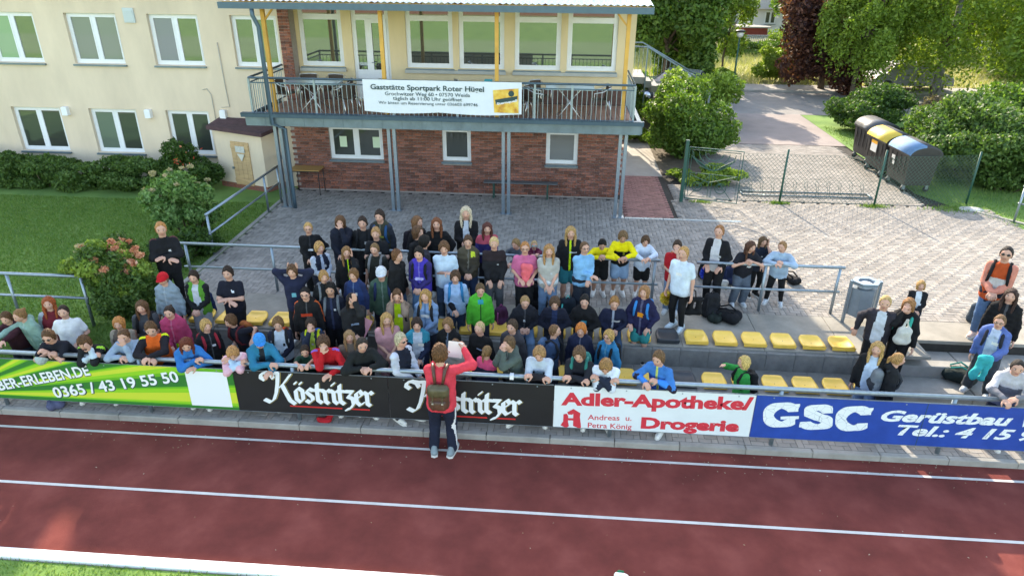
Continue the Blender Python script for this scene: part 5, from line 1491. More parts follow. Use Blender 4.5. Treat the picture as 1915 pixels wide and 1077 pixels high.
def fabric(c):
    m = mat('fabric_'+c.strip('#'), tuple(v*.92+.004 for v in lin(c)), .88, var=.22, vscale=6, bump=.9, bscale=13, spec=.22)
    for n in m.node_tree.nodes:
        if n.type == 'BUMP': n.inputs['Distance'].default_value = .014
    return m
SK = [mat('skin_fair', (.52, .285, .205), .55, var=.10, vscale=9, spec=.35), mat('skin_tan', (.42, .225, .15), .55, var=.08, vscale=9, spec=.35)]
M_eyew = mat('eye_white', (.5, .46, .43), .3); M_iris = mat('iris_dark', (.02, .015, .012), .2); M_lip = mat('lips', (.32, .10, .09), .5)
def hairmat(c):
    return mat('hair_'+c, tuple(min(1, v*1.05+.001) for v in lin(c)), .55, var=.9, vscale=20, stretch=(1, 1, .22), bump=1., bscale=45, spec=.22)
M_sole = mat('white_sole', (.6, .6, .58), .6)

# head template, unit = head height, face towards -Y
def head_template():
    nu, nv = 34, 26; V = []; F = []
    for j in range(nv+1):
        th = math.pi*j/nv
        for i in range(nu):
            ph = 2*math.pi*i/nu
            dx, dy, dz = math.sin(th)*math.cos(ph), math.sin(th)*math.sin(ph), math.cos(th)
            s = max(0, -dz)
            x = .37*dx*(1-.30*s**1.3); y = .45*dy; z = .5*dz
            if dy > 0: y *= (1-.38*s**1.2)
            if dy < 0: y *= 1-.06*max(0, dz)**2; y = max(y, -.43)
            if dy < 0:
                y -= .095*math.exp(-((x/.05)**2+((z+.10)/.085)**2)) + .04*math.exp(-((x/.04)**2+((z+.01)/.06)**2))
                y += .030*math.exp(-(((abs(x)-.15)/.075)**2+((z-.02)/.055)**2))
                y -= .018*math.exp(-((x/.10)**2+((z+.265)/.03)**2))
                y -= .035*math.exp(-((x/.09)**2+((z+.42)/.06)**2))
                y -= .012*math.exp(-(((abs(x)-.2)/.08)**2+((z+.12)/.08)**2))
            V.append((x, y, z))
    for j in range(nv):
        for i in range(nu): F.append((j*nu+i, (j+1)*nu+i, (j+1)*nu+(i+1) % nu, j*nu+(i+1) % nu))
    mi = [0]*len(F)
    def ell(c, r, m, nu_=8, nv_=5):
        k = len(V)
        for j in range(nv_+1):
            th = math.pi*j/nv_
            for i in range(nu_):
                ph = 2*math.pi*i/nu_; V.append((c[0]+r[0]*math.sin(th)*math.cos(ph), c[1]+r[1]*math.sin(th)*math.sin(ph), c[2]+r[2]*math.cos(th)))
        for j in range(nv_):
            for i in range(nu_): F.append((k+j*nu_+i, k+(j+1)*nu_+i, k+(j+1)*nu_+(i+1) % nu_, k+j*nu_+(i+1) % nu_)); mi.append(m)
    for s in (-1, 1):
        ell((s*.36, .03, -.03), (.035, .075, .115), 0, 8, 6)
        ell((s*.15, -.375, .015), (.070, .037, .038), 1); ell((s*.15, -.400, .010), (.038, .018, .036), 2)
        ell((s*.155, -.405, .098), (.085, .022, .020), 4, 6, 4)
    ell((0, -.424, -.265), (.115, .020, .026), 3)
    return np.array(V), np.array(F), np.array(mi)
HV, HF, HMI = head_template()
# hand templates, unit = hand length 1, fingers along -Z, palm facing -Y, thumb towards +X
def hand_template(curl):
    c = []
    for i, (x, L_, s) in enumerate(((-.17, .34, .9), (-.06, .43, 1), (.06, .46, 1), (.17, .41, 1))):
        p = np.array([x*.95, 0, -.48]); a = math.radians(curl*.35); 
        c.append(((x*.55, 0, -.08), tuple(p), .085, .078))
        for seg in (.45, .32, .25):
            q = p+np.array([x*.05, -math.sin(a), -math.cos(a)])*L_*seg; c.append((tuple(p), tuple(q), .062*s, .056*s)); p = q; a += math.radians(curl*.6)
    a0 = np.array([.17, -.02, -.16]); a1 = a0+np.array([.17, -.09, -.14]); a2 = a1+np.array([.05, -.07-curl*.001, -.17])
    c.append(((.04, 0, -.06), tuple(a0), .10, .09)); c.append((tuple(a0), tuple(a1), .085, .068)); c.append((tuple(a1), tuple(a2), .066, .05))
    F, o = field(c, .052, k=.016, pad=.12)
    return nets(F, o, .052)
HAND = {'relaxed': hand_template(35), 'flat': hand_template(8), 'grip': hand_template(80)}

# hair templates (head units)
def hair_template(style):
    h = .058
    def grid(lo, hi):
        g = [np.arange(lo[i], hi[i], h, dtype=np.float32) for i in range(3)]
        return np.meshgrid(*g, indexing='ij')
    lo, hi = (-.85, -.85, -1.9), (.85, .95, .85)
    X, Y, Z = grid(lo, hi)
    rr = {'crop': .025, 'short': .04, 'mop': .075, 'curly': .08, 'long': .055, 'longfront': .055, 'pony': .03, 'bun': .03, 'bob': .08, 'sheared': .012}[style]
    top = {'crop': .06, 'short': .14, 'mop': .14, 'curly': .16, 'bob': .10}.get(style, .06)
    E = (np.sqrt((X/(.37+rr))**2+((Y-.02)/(.45+rr))**2+((Z-.0)/(.5+top))**2)-1)*.42
    # hairline plane: front high, back low
    front = {'crop': .36, 'short': .33, 'mop': .22, 'curly': .30, 'long': .36, 'longfront': .35, 'pony': .40, 'bun': .40, 'bob': .25, 'sheared': .38}[style]
    back = {'mop': -.34, 'curly': -.28, 'bob': -.52, 'long': -.5, 'longfront': -.5}.get(style, -.26)
    yy = np.clip((Y+.43)/.48, 0, 1)
    line = front+(back-front)*(yy**(1.4 if style in ('crop', 'short', 'sheared', 'pony', 'bun') else .8))
    line = np.where((Y > -.25) & (Y < .02) & (np.abs(X) > .2) & (style in ('crop', 'short', 'mop', 'curly', 'pony', 'bun', 'sheared')), np.minimum(line, .02), line)
    line = line+.05*np.sin(X*11+1.3)+.03*np.sin(X*23)
    F = np.maximum(E, (line-Z)*.8)
    def cap(a, b, r0, r1, flat=1.):
        a = np.array(a); b = np.array(b); d = b-a; L2 = d@d
        x, y, z = X-a[0], Y-a[1], Z-a[2]; t = np.clip((x*d[0]+y*d[1]+z*d[2])/L2, 0, 1)
        return np.sqrt((x-t*d[0])**2+((y-t*d[1])*flat)**2+(z-t*d[2])**2)-(r0+(r1-r0)*t)
    def un(a, b, k=.06):
        m = np.clip(.5+.5*(b-a)/k, 0, 1); return b+(a-b)*m-k*m*(1-m)
    if style in ('long', 'longfront'):
        L_ = -1.25
        for s in (-1, 1):
            F = un(F, cap((s*.22, .22, .1), (s*.26, .30, L_), .21, .12, .9)); 
            fy = -.06 if style == 'longfront' else .06
            F = un(F, cap((s*.34, .02, .2), (s*.40, fy, -.45), .09, .11)); F = un(F, cap((s*.40, fy, -.45), (s*.34, fy-.12, L_+.1), .11, .08))
        F = un(F, cap((0, .30, .1), (0, .34, L_), .2, .14))
    if style == 'bob':
        for s in (-1, 1): F = un(F, cap((s*.34, .02, .15), (s*.36, -.02, -.38), .10, .10)); F = un(F, cap((s*.2, .3, .1), (s*.22, .28, -.45), .2, .13))
    if style == 'pony':
        F = un(F, cap((0, .42, .16), (0, .60, .02), .09, .12)); F = un(F, cap((0, .60, .02), (.03, .66, -.75), .13, .05))
    if style == 'bun': F = un(F, cap((0, .44, .26), (0, .50, .28), .14, .12))
    if True:
        # keep the face free
        face = np.sqrt((X/.30)**2+((Y+.42)/.30)**2+((Z+.12)/.42)**2)-1
        F = np.maximum(F, -face*.3)
    amp = {'curly': .060, 'mop': .042, 'short': .038, 'crop': .02, 'bob': .03, 'long': .04, 'longfront': .04}.get(style, .02)
    az = np.arctan2(X, Y+.05)
    N = np.sin(az*17+np.sin(Z*6)*1.2)*np.cos(Z*5+az*3)+.6*np.sin(az*29+Z*9)
    if style == 'curly': N = np.sin(X*24)*np.cos(Y*22)*np.sin(Z*23+1)+.6*np.sin(X*37+Z*19)*np.cos(Y*31)
    F = F+N*amp*.7
    F[0] = F[-1] = 1; F[:, 0] = F[:, -1] = 1; F[:, :, 0] = F[:, :, -1] = 1
    V, Q = nets(F, np.array(lo), h)
    # tidy tiny bits: keep as is
    return mesh_np('hair', V, Q, mats=[SK[0]], smooth=True)
HAIR = {}
def cap_template():
    b = MB(); b.smooth = True; nu, nv = 20, 8; vs = []; fs = []
    for j in range(nv+1):
        th = math.pi*.5*j/nv
        for i in range(nu):
            ph = 2*math.pi*i/nu; vs.append((.425*math.sin(th)*math.cos(ph), .50*math.sin(th)*math.sin(ph)+.02, .10+.50*math.cos(th)))
    for j in range(nv):
        for i in range(nu): fs.append((j*nu+i, (j+1)*nu+i, (j+1)*nu+(i+1) % nu, j*nu+(i+1) % nu))
    b.add(vs, fs)
    # brim
    n = 12; t = []; u = []
    for i in range(n+1):
        a = math.radians(205+130*i/n); t.append((.40*math.cos(a), .47*math.sin(a)+.02, .12)); u.append((.42*math.cos(a)*1.02, .47*math.sin(a)*1.0-.30*math.sin(math.pi*i/n), .07-.03*math.cos(2*math.pi*i/n)))
    for dz in (0, -.03): b.add([(p[0], p[1], p[2]+dz) for p in t+u], [(i, i+1, i+n+2, i+n+1) for i in range(n)])
    return b.mesh('cap', SK[0])
def shoe_template():
    c = [((-.0, .09, .045), (0, -.02, .045), .040, .040), ((0, -.02, .04), (0, -.14, .032), .042, .034), ((0, .07, .05), (0, .055, .10), .038, .034)]
    F, o = field(c, .0155, k=.012, pad=.03, cut=lambda X, Y, Z: .022-Z)
    V, Q = nets(F, o, .0155)
    b = MB(); b.v = [tuple(map(float, v)) for v in V]; b.f = [tuple(map(int, q)) for q in Q]; b.m = [0]*len(Q); b.sm = [True]*len(Q)
    b.mi = 1; b.smooth = False
    pl = [(.040, .115), (.045, .02), (.046, -.09), (.034, -.155), (0, -.178), (-.034, -.155), (-.046, -.09), (-.045, .02), (-.040, .115), (0, .135)]
    b.prism(pl[::-1], 'z', .0, .026)
    return b.mesh('shoe', [SK[0], M_sole])
SHOE = None; CAP = None; GLS = None
def glasses_template():
    b = MB(); b.smooth = True
    for s in (-1, 1):
        b.ell((s*.16, -.445, .02), (.115, .02, .075), 12, 6)
        b.smooth = False; b.box((s*.27-.015, -.43, .03), (s*.27+.015, .05, .05) ) if s > 0 else b.box((-.285, -.43, .03), (-.255, .05, .05)); b.smooth = True
    b.smooth = False; b.box((-.05, -.46, .02), (.05, -.44, .04)); return b.mesh('glasses', SK[0])
def thin_glasses_template():
    b = MB(); b.smooth = True
    for s in (-1, 1):
        b.tube([(s*.16+.095*math.cos(a), -.455, .015+.07*math.sin(a)) for a in np.linspace(0, 6.29, 14)], .012, 4, caps=False)
        b.tube([(s*.255, -.45, .03), (s*.38, -.05, .04)], .01, 4)
    b.tube([(-.065, -.46, .03), (.065, -.46, .03)], .012, 4); return b.mesh('glasses', SK[0])

def rotz(a): c, s = math.cos(a), math.sin(a); return np.array([[c, -s, 0], [s, c, 0], [0, 0, 1.]])
def rotx(a): c, s = math.cos(a), math.sin(a); return np.array([[1, 0, 0], [0, c, -s], [0, s, c]])
def roty(a): c, s = math.cos(a), math.sin(a); return np.array([[c, 0, s], [0, 1, 0], [-s, 0, c]])
def ik(S, T, l1, l2, pole):
    S, T = np.array(S, float), np.array(T, float); d = T-S; D = np.linalg.norm(d)
    if D > (l1+l2)*.995: T = S+d/D*(l1+l2)*.995; d = T-S; D = np.linalg.norm(d)
    a = (l1*l1-l2*l2+D*D)/(2*D); h = math.sqrt(max(l1*l1-a*a, 0)); u = d/D
    p = np.array(pole, float); p = p-u*(p@u); p /= np.linalg.norm(p)+1e-9
    return S+u*a+p*h, T

RAIL1 = (.02, 1.155); RAIL2 = (3.33, 1.74)
def skeleton(H, pose, lean, nod, hy, tw, arms, root=None, zf=0., fa_=0., seat=None, spread=1., roll=0.):
    """joint positions in the figure's own frame (feet at the origin, facing -Y)"""
    J = {}
    hz = .505*H
    py = 0.
    L = math.radians(lean)
    if seat is not None: hz = seat+.055*H/1.45
    if lean > 12 and seat is None: py = .10*H*math.sin(L)*1.2; hz -= .015*H
    P = np.array([0, py, hz]); R = rotz(math.radians(tw))@rotx(L)           # lean tips towards -Y
    R = rotx(L)@rotz(math.radians(tw))@roty(math.radians(roll))
    up = R@np.array([0, 0, 1.]); rtv = R@np.array([1., 0, 0]); fwv = R@np.array([0, -1., 0])
    N = P+up*.325*H
    J.update(P=P, up=up, rt=rtv, fw=fwv, N=N, chest=P+up*.2*H)
    hh = .143*H
    na = math.radians(nod+lean*.55)
    RH = rotz(math.radians(hy))@rotx(na)@roty(math.radians(roll*.6))
    hu = RH@np.array([0, 0, 1.])
    HB = N+(up+hu)*.5*.045*H
    HC = HB+hu*.46*hh+RH@np.array([0, -1., 0])*.02*H
    J.update(RH=RH, HC=HC, hh=hh, top=HC+np.array([0, 0, .5*hh+.0]), HB=HB)
    for s in (-1, 1):
        J['S', s] = N-up*.032*H+rtv*s*.096*H
        J['hip', s] = P+np.array([s*.05*H, 0, -.0*H])
        fz = .045*H
        if seat is not None:
            T = np.array([s*.075*H*spread, -.30*H, fz]); pole = (s*.05, -.4, 1)
        elif pose == 'stride': T = np.array([s*.07*H, .13*H*s, fz]); pole = (0, -1, 0)
        else:
            T = np.array([s*.062*H*spread+random.uniform(-.01, .01), py*1.0+.01+random.uniform(-.02, .02)+(.0 if lean < 12 else .03*H), fz]); pole = (s*.1, -1, 0)
            if root is not None and abs(root[1]-.35) < .45 and zf == .10 and s > 0: T[1] -= .10*H
        K, T = ik(J['hip', s], T, .235*H, .235*H, pole); J['knee', s], J['ank', s] = K, T
    for s, a in zip((-1, 1), arms):          # s=-1: the figure's -X side
        S = J['S', s]; u1, u2 = .168*H, .150*H
        C = lambda x, f, d: N+rtv*x*H+fwv*f*H-up*d*H
        pole = tuple(rtv*s*.5-up*.5-fwv*.55); hand = 'relaxed'
        if isinstance(a, tuple): T = C(*a[:3]); hand = a[3] if len(a) > 3 else 'relaxed'
        elif a == 'down': T = C(s*.15, .035, .34); pole = tuple(-fwv+rtv*s*.3)
        elif a == 'pocket': T = C(s*.115, .09, .29); pole = tuple(rtv*s*1.-fwv*.8)
        elif a == 'clasp': T = C(s*.018, .15, .25); hand = 'grip'
        elif a == 'phone': T = C(s*.02, .19, .17); hand = 'grip'
        elif a == 'cross': T = C(-s*.012, .125 if s > 0 else .14, .15 if s > 0 else .175); pole = tuple(rtv*s-up*.6+fwv*.1); hand = 'flat'
        elif a == 'chin': T = HC+RH@np.array([s*.12, -.62, -.42])*hh; pole = tuple(rtv*s*.3-up+fwv*.4); hand = 'grip'
        elif a == 'cheek': T = HC+RH@np.array([s*.42, -.30, -.35])*hh; pole = tuple(rtv*s*.3-up+fwv*.5); hand = 'flat'
        elif a == 'face': T = HC+RH@np.array([s*.12, -.60, .0])*hh; pole = tuple(rtv*s*.4-up+fwv*.3); hand = 'flat'
        elif a == 'behind': T = HC+RH@np.array([s*.34, .22, -.05])*hh; pole = tuple(rtv*s+up*.25); hand = 'flat'
        elif a == 'hip': T = C(s*.12, .02, .30); pole = tuple(rtv*s-fwv*.5); hand = 'flat'
        elif a == 'lap': T = C(s*.03, .20, .27) if seat is None else np.array([s*.05*H, -.16*H, hz+.085*H]); pole = tuple(rtv*s-up*.4-fwv*.4); hand = 'relaxed'
        elif a == 'knee': T = np.array([s*.085*H, -.2*H, hz+.075*H]); pole = tuple(rtv*s-fwv*.3); hand = 'relaxed'
        elif a in ('rail', 'railx', 'raild', 'railT'):
            ry_, rz_2 = RAIL1 if a != 'railT' else RAIL2
            # the rail in the figure's frame
            c_, s_ = math.cos(fa_), math.sin(fa_)
            xl = s*.05*H if a != 'railx' else -s*.045*H
            yl = (ry_-.05-root[1]-xl*s_)/max(c_, .3)
            T = np.array([xl, yl, rz_2-zf+(.025 if s > 0 else .0)]); 
            if a == 'raild': T = T+np.array([0, -.04, -.12])
            pole = (s*1., .25, -.25); hand = 'grip' if a != 'raild' else 'relaxed'
        E_, T = ik(S, T, u1, u2, pole)
        J['elb', s], J['wri', s], J['hand', s] = E_, T, hand
    return J

def mesh_region(caps, pts):
    A = np.array([c[0] for c in caps]); B = np.array([c[1] for c in caps]); best = None; arg = None
    for i, c in enumerate(caps):
        a, b = np.array(c[0]), np.array(c[1]); d = b-a; L2 = d@d+1e-9
        t = np.clip(((pts-a)@d)/L2, 0, 1); q = np.linalg.norm(pts-a-t[:, None]*d, axis=1)-(c[2]+(c[3]-c[2])*t)
        if best is None: best = q; arg = np.zeros(len(pts), int); tt = t.copy()
        else:
            m = q < best; best = np.where(m, q, best); arg[m] = i; tt = np.where(m, t, tt)
    return arg, tt

PEOPLE = []
def person(px, py, lev, label, H=None, Y=None, f=0, lean=4, nod=12, hy=0, tw=0, arms=('down', 'down'), pose='stand', hair=('short', '6b4a2f'),
           top='202228', sleeve=None, cuff=None, shirt=None, sw=.035, stripe=None, print_=None, short=False, hood=False, pants='1c2230', legs='long', shoe='d8d8d4', skin=0,
           cap=None, glasses=None, pack=None, packside=None, scarf=None, girl=False, adult=False, name='person', skirt=None, shoulders=None, roll=0, holdz=None, loose=1., spread=1., zip_=None, hem=None):
    global SHOE, CAP, GLS
    zf = {'K': 0., 'F': .10, 'A': TA, 'T': TZ}[lev]
    seat = None
    if pose == 'sit1': zf, seat = .10, .455-.10
    if pose == 'sit2': zf, seat = TA, .835-TA
    if pose == 'sitrail': zf, seat = TZ, .80
    fa = math.radians(f); nod = nod*.5-12
    Rw = rotz(fa)
    arms0 = tuple('down' if isinstance(a, str) and a.startswith('rail') else a for a in arms)
    J = skeleton(1.0 if seat is None else 1.45, pose, lean, nod, hy, tw, arms0, seat=seat, roll=roll)
    if H is None and Y is None: H = 1.5
    if Y is not None:
        # stature follows from where the head is in the photograph
        q = at_y(px, py, Y)
        H = (q[2]-zf)/J['top'][2] if seat is None else 1.45
        H = min(max(H, 1.12), 1.9)
    J = skeleton(H, pose, lean, nod, hy, tw, arms0, seat=seat, roll=roll)
    q = at_z(px, py, zf+J['top'][2]+.012)
    loc = q-Rw@np.array([J['top'][0], J['top'][1], 0]); loc[2] = zf
    J = skeleton(H, pose, lean, nod, hy, tw, arms, root=loc, zf=zf, fa_=fa, seat=seat, roll=roll, spread=spread)
    N, up, rtv, fwv, P = J['N'], J['up'], J['rt'], J['fw'], J['P']
    hh = J['hh']; RH = J['RH']; HC = J['HC']
    seed = len(PEOPLE)+11
    # --- body: one continuous surface with head and hands
    caps = [(J['HB']-up*.03*H, HC-RH[:, 2]*.25*hh+RH[:, 1]*.06*hh, .036*H, .036*H), (N-up*.055*H-rtv*.07*H, N-up*.055*H+rtv*.07*H, .028*H, .028*H)]
    for s in (-1, 1):
        caps += [(P+rtv*s*.035*H, N-up*.10*H+rtv*s*.045*H, .055*H, .052*H)]; lk = 1. if legs == 'shorts' else .72
        caps += [(J['S', s], J['elb', s], .028*H, .024*H), (J['elb', s], J['wri', s], .024*H, .0165*H)]
        caps += [(J['hip', s], J['knee', s], .05*H*lk, .033*H*lk), (J['knee', s], J['knee', s]*.6+J['ank', s]*.4, .033*H*lk, .034*H*lk), (J['knee', s]*.6+J['ank', s]*.4, J['ank', s], .033*H*lk, .021*H)]
    F, o = field(caps, .0205, k=.008, pad=.03)
    V, Q = nets(F, o, .0205)
    mi = [np.zeros(len(Q), int)]
    Vs = [V]; Qs = [Q]; k = len(V)
    hv = (HV*hh)@RH.T+HC; Vs.append(hv); Qs.append(HF+k); mi.append(HMI); k += len(hv)
    for s in (-1, 1):
        hv_, hq = HAND[J['hand', s]]
        d = J['wri', s]-J['elb', s]; d = d/np.linalg.norm(d)
        if arms[0 if s < 0 else 1] in ('rail', 'railx', 'cross', 'clasp'): tgt = d*.8+fwv*.2+np.array([0, 0, -.15])
        elif arms[0 if s < 0 else 1] in ('cheek', 'face', 'behind'): tgt = up
        else: tgt = d
        z = -tgt/np.linalg.norm(tgt)
        n_ = (-rtv*s) if arms[0 if s < 0 else 1] in ('down', 'cheek', 'behind') else (RH[:, 1] if arms[0 if s < 0 else 1] == 'face' else np.array([0, 0, -1.])-fwv*.3)
        y = -(n_-z*(n_@z)); 
        if np.linalg.norm(y) < .1: y = -(rtv-z*(rtv@z))
        y /= np.linalg.norm(y); x = np.cross(y, z)
        sc = .112*H*1.05
        vv = hv_*sc; vv = np.outer(vv[:, 0]*(-s), x)+np.outer(vv[:, 1], y)+np.outer(vv[:, 2], z)+J['wri', s]
        Vs.append(vv); Qs.append((hq if s < 0 else hq[:, ::-1])+k); mi.append(np.zeros(len(hq), int)); k += len(vv)
    hm = hairmat(hair[1])
    me = mesh_np('person', np.concatenate(Vs), np.concatenate(Qs), mats=[SK[skin], M_eyew, M_iris, M_lip, hm], mi=np.concatenate(mi), smooth=True)
    body = link(name, me); body.location = loc; body.rotation_euler = (0, 0, fa)
    tag(body, label, 'person')
    # --- top
    hemz = (.02*H if hem is None else hem*H)
    ex = .013*(1+(loose-1)*.55)
    tc_ = []
    arm_ids = {}
    for s in (-1, 1):
        tc_.append((P-up*hemz+rtv*s*.037*H, N-up*.10*H+rtv*s*.044*H, (.074+ex*.6)*H, (.067+ex*.5)*H))
    tc_.append((N-up*.047*H-rtv*.068*H, N-up*.047*H+rtv*.068*H, (.040+ex*.5)*H, (.040+ex*.5)*H))
    tc_.append((N-up*.05*H, N-up*.0*H, .05*H, .042*H))
    for s in (-1, 1):
        arm_ids[len(tc_)] = 1
        S, E_, W = J['S', s], J['elb', s], J['wri', s]
        if short == 2: tc_.append((S, S*.7+E_*.3, .044*H, .040*H))
        elif short:
            tc_.append((S, S*.35+E_*.65, .042*H, .040*H))
        else:
            tc_.append((S, E_, (.034+ex*.55)*H, (.030+ex*.5)*H)); arm_ids[len(tc_)] = 2
            W2 = E_*.04+W*.96
            tc_.append((E_, W2, (.030+ex*.5)*H, (.022+ex*.35)*H))
    if hood:
        for s in (-1, 1): tc_.append((N+up*.015*H-fwv*.055*H, N-up*.0*H+rtv*s*.06*H-fwv*.015*H, .038*H, .032*H)); tc_.append((N-up*.0*H+rtv*s*.06*H-fwv*.015*H, N-up*.045*H+rtv*s*.03*H+fwv*.05*H, .028*H, .022*H))
    hp = P-up*(hemz+.045*H)
    cutf = lambda X, Y_, Z: -((X-hp[0])*up[0]+(Y_-hp[1])*up[1]+(Z-hp[2])*up[2]) if lean < 18 or seat is None else None
    def cutfun(X, Y_, Z):
        c1 = -((X-hp[0])*up[0]+(Y_-hp[1])*up[1]+(Z-hp[2])*up[2])
        # only the trunk is cut; sleeves may hang lower
        m = np.abs((X-P[0])*rtv[0]+(Y_-P[1])*rtv[1]+(Z-P[2])*rtv[2]) < .115*H
        fwd = (X-P[0])*fwv[0]+(Y_-P[1])*fwv[1]+(Z-P[2])*fwv[2] < .12*H
        return np.where(m & fwd, c1, -9)
    # neck opening
    F, o = field(tc_, .0185, k=.012, pad=.03, noise=.0055 if not short else .0026, seed=seed, cut=cutfun)
    V, Q = nets(F, o, .0185)
    cen = V[Q].mean(1)
    arg, tt = mesh_region(tc_, cen)
    mats_ = [fabric(top)]; mi_ = np.zeros(len(Q), int)
    rel = cen-P; hx = rel@rtv/H; hf = rel@fwv/H; hu_ = rel@up/H
    armf = np.isin(arg, list(arm_ids.keys()))
    def paint(mask, c):
        mats_.append(fabric(c)); mi_[mask] = len(mats_)-1
    if sleeve: paint(armf, sleeve)
    if shoulders: paint((hu_ > .235) & ~(armf & (np.array([arm_ids.get(a, 0) for a in arg]) == 2)), shoulders)
    if cuff: paint(armf & (np.array([arm_ids.get(a, 0) for a in arg]) == 2) & (tt > .35), cuff)
    if shirt: paint((np.abs(hx) < sw+.006*np.sin(hu_*14)) & (hf > .02) & ~armf, shirt)
    if hood and not zip_ and not shirt and random.random() < .6: zip_ = ('%02x%02x%02x' % tuple(min(255, int(int(top[i:i+2], 16)*.7+60)) for i in (0, 2, 4)))
    if not print_ and not adult and random.random() < .55:
        print_ = (random.choice(['c8ccd0', 'b0b4b8', 'd8d8d4', '7a8fa8', 'a33a3a']), random.choice([.035, .03, 0]), random.choice([.21, .2, .16]), random.choice([.013, .03, .045]), random.choice([.010, .018]))
    if zip_: paint((np.abs(hx) < .0095) & (hf > .02) & ~armf, zip_)
    if stripe: paint(armf & (np.abs(rel@fwv/H - ((J['S', 1]+J['S', -1])/2-P)@fwv/H) < .014), stripe)
    if print_: 
        pc, pxo, pzo, pw, phh = print_
        paint((np.abs(hx-pxo) < pw) & (np.abs(hu_-pzo) < phh) & (hf > .02) & ~armf, pc)
    garment = 'jacket' if (shirt or zip_ or hood) else ('t_shirt' if short else 'sweater')
    g = link(garment, mesh_np(garment, V, Q, mats=mats_, mi=mi_, smooth=True), body)
    # --- trousers
    lc = [(P-rtv*.03*H, P+rtv*.03*H, .069*H, .069*H)]
    lr = {'long': (.068, .048, .042), 'wide': (.070, .056, .055), 'leggings': (.060, .041, .029), 'shorts': (.072, .062, .05), 'slim': (.062, .043, .034)}[legs]
    for s in (-1, 1):
        h_, k_, a_ = J['hip', s], J['knee', s], J['ank', s]
        if legs == 'shorts': lc.append((h_, h_*.22+k_*.78, lr[0]*H, lr[1]*H))
        else:
            lc.append((h_, k_, lr[0]*H, lr[1]*H)); lc.append((k_, a_+np.array([0, 0, .012]), lr[1]*H, lr[2]*H))
    F, o = field(lc, .0205, k=.008, pad=.03, noise=.0035 if legs != 'leggings' else .0015, seed=seed+500)
    V, Q = nets(F, o, .0205)
    tn = 'shorts' if legs == 'shorts' else ('leggings' if legs == 'leggings' else 'trousers')
    pm_ = [fabric(pants)]; mi_ = np.zeros(len(Q), int)
    if stripe and name == 'person' and packside == 'stripes':
        cen = V[Q].mean(1); mi_ = ((cen[:, 0]-P[0] < -.075*H)*1 & (np.abs(cen[:, 1]-P[1]) < .016)).astype(int); pm_.append(fabric('d8d8d8'))
    link(tn, mesh_np(tn, V, Q, mats=pm_, mi=mi_, smooth=True), body)
    if skirt:   # a garment tied round the waist
        sc_ = [(P+up*.03*H-rtv*.045*H, P+up*.03*H+rtv*.045*H, .082*H, .082*H)]
        for a in np.linspace(-2.2, 2.2, 7):
            d = rtv*math.sin(a)-fwv*math.cos(a)*.9; sc_.append((P+d*.05*H, P+d*.075*H-np.array([0, 0, .24*H]), .045*H, .035*H))
        F, o = field(sc_, .021, k=.012, pad=.03, noise=.006, seed=seed+9); V, Q = nets(F, o, .021)
        link('tied_jacket', mesh_np('tied_jacket', V, Q, mats=[fabric(skirt)], smooth=True), body)
    # --- shoes
    if SHOE is None: SHOE = shoe_template()
    for s in (-1, 1):
        so = link('shoe', SHOE, body); a_ = J['ank', s]
        so.location = (a_[0], a_[1]-.01, a_[2]-.045*H-.0); so.rotation_euler = (0, 0, s*.18); sc = H/1.5*1.02; so.scale = (sc, sc, sc)
        so.material_slots[0].link = 'OBJECT'; so.material_slots[0].material = fabric(shoe)
    # --- hair, cap, glasses
    def headpart(nm, me, m, slot=0, sc=1., flip=False):
        ho_ = link(nm, me, body)
        M = Matrix([[*(RH[0]*hh*sc), HC[0]], [*(RH[1]*hh*sc), HC[1]], [*(RH[2]*hh*sc), HC[2]], [0, 0, 0, 1]])
        ho_.matrix_local = M @ Matrix.Diagonal((-1., 1., 1.03, 1.)) if flip else M
        ho_.material_slots[slot].link = 'OBJECT'; ho_.material_slots[slot].material = m
        return ho_
    if hair[0] not in HAIR: HAIR[hair[0]] = hair_template(hair[0])
    hp_ = headpart('hair', HAIR[hair[0]], hm, flip=(hair[0] not in ('pony', 'bun') and random.random() < .5))
    if cap:
        if CAP is None: CAP = cap_template()
        headpart('cap', CAP, fabric(cap))
    if glasses:
        key = 'sun' if glasses != 'clear' else 'clear'
        if GLS is None: GLS = {'sun': glasses_template(), 'clear': thin_glasses_template()}
        headpart('sunglasses' if key == 'sun' else 'glasses', GLS[key], mat('lens_'+str(glasses), {'sun': (.012, .012, .014), 'clear': (.02, .02, .02), 'teal': (.02, .35, .4)}.get(glasses, (.01, .01, .01)), .12))
    PEOPLE.append((body, J, H, loc, fa))
    if pack: backpack(body, J, H, loc, fa, pack, label)
    return body

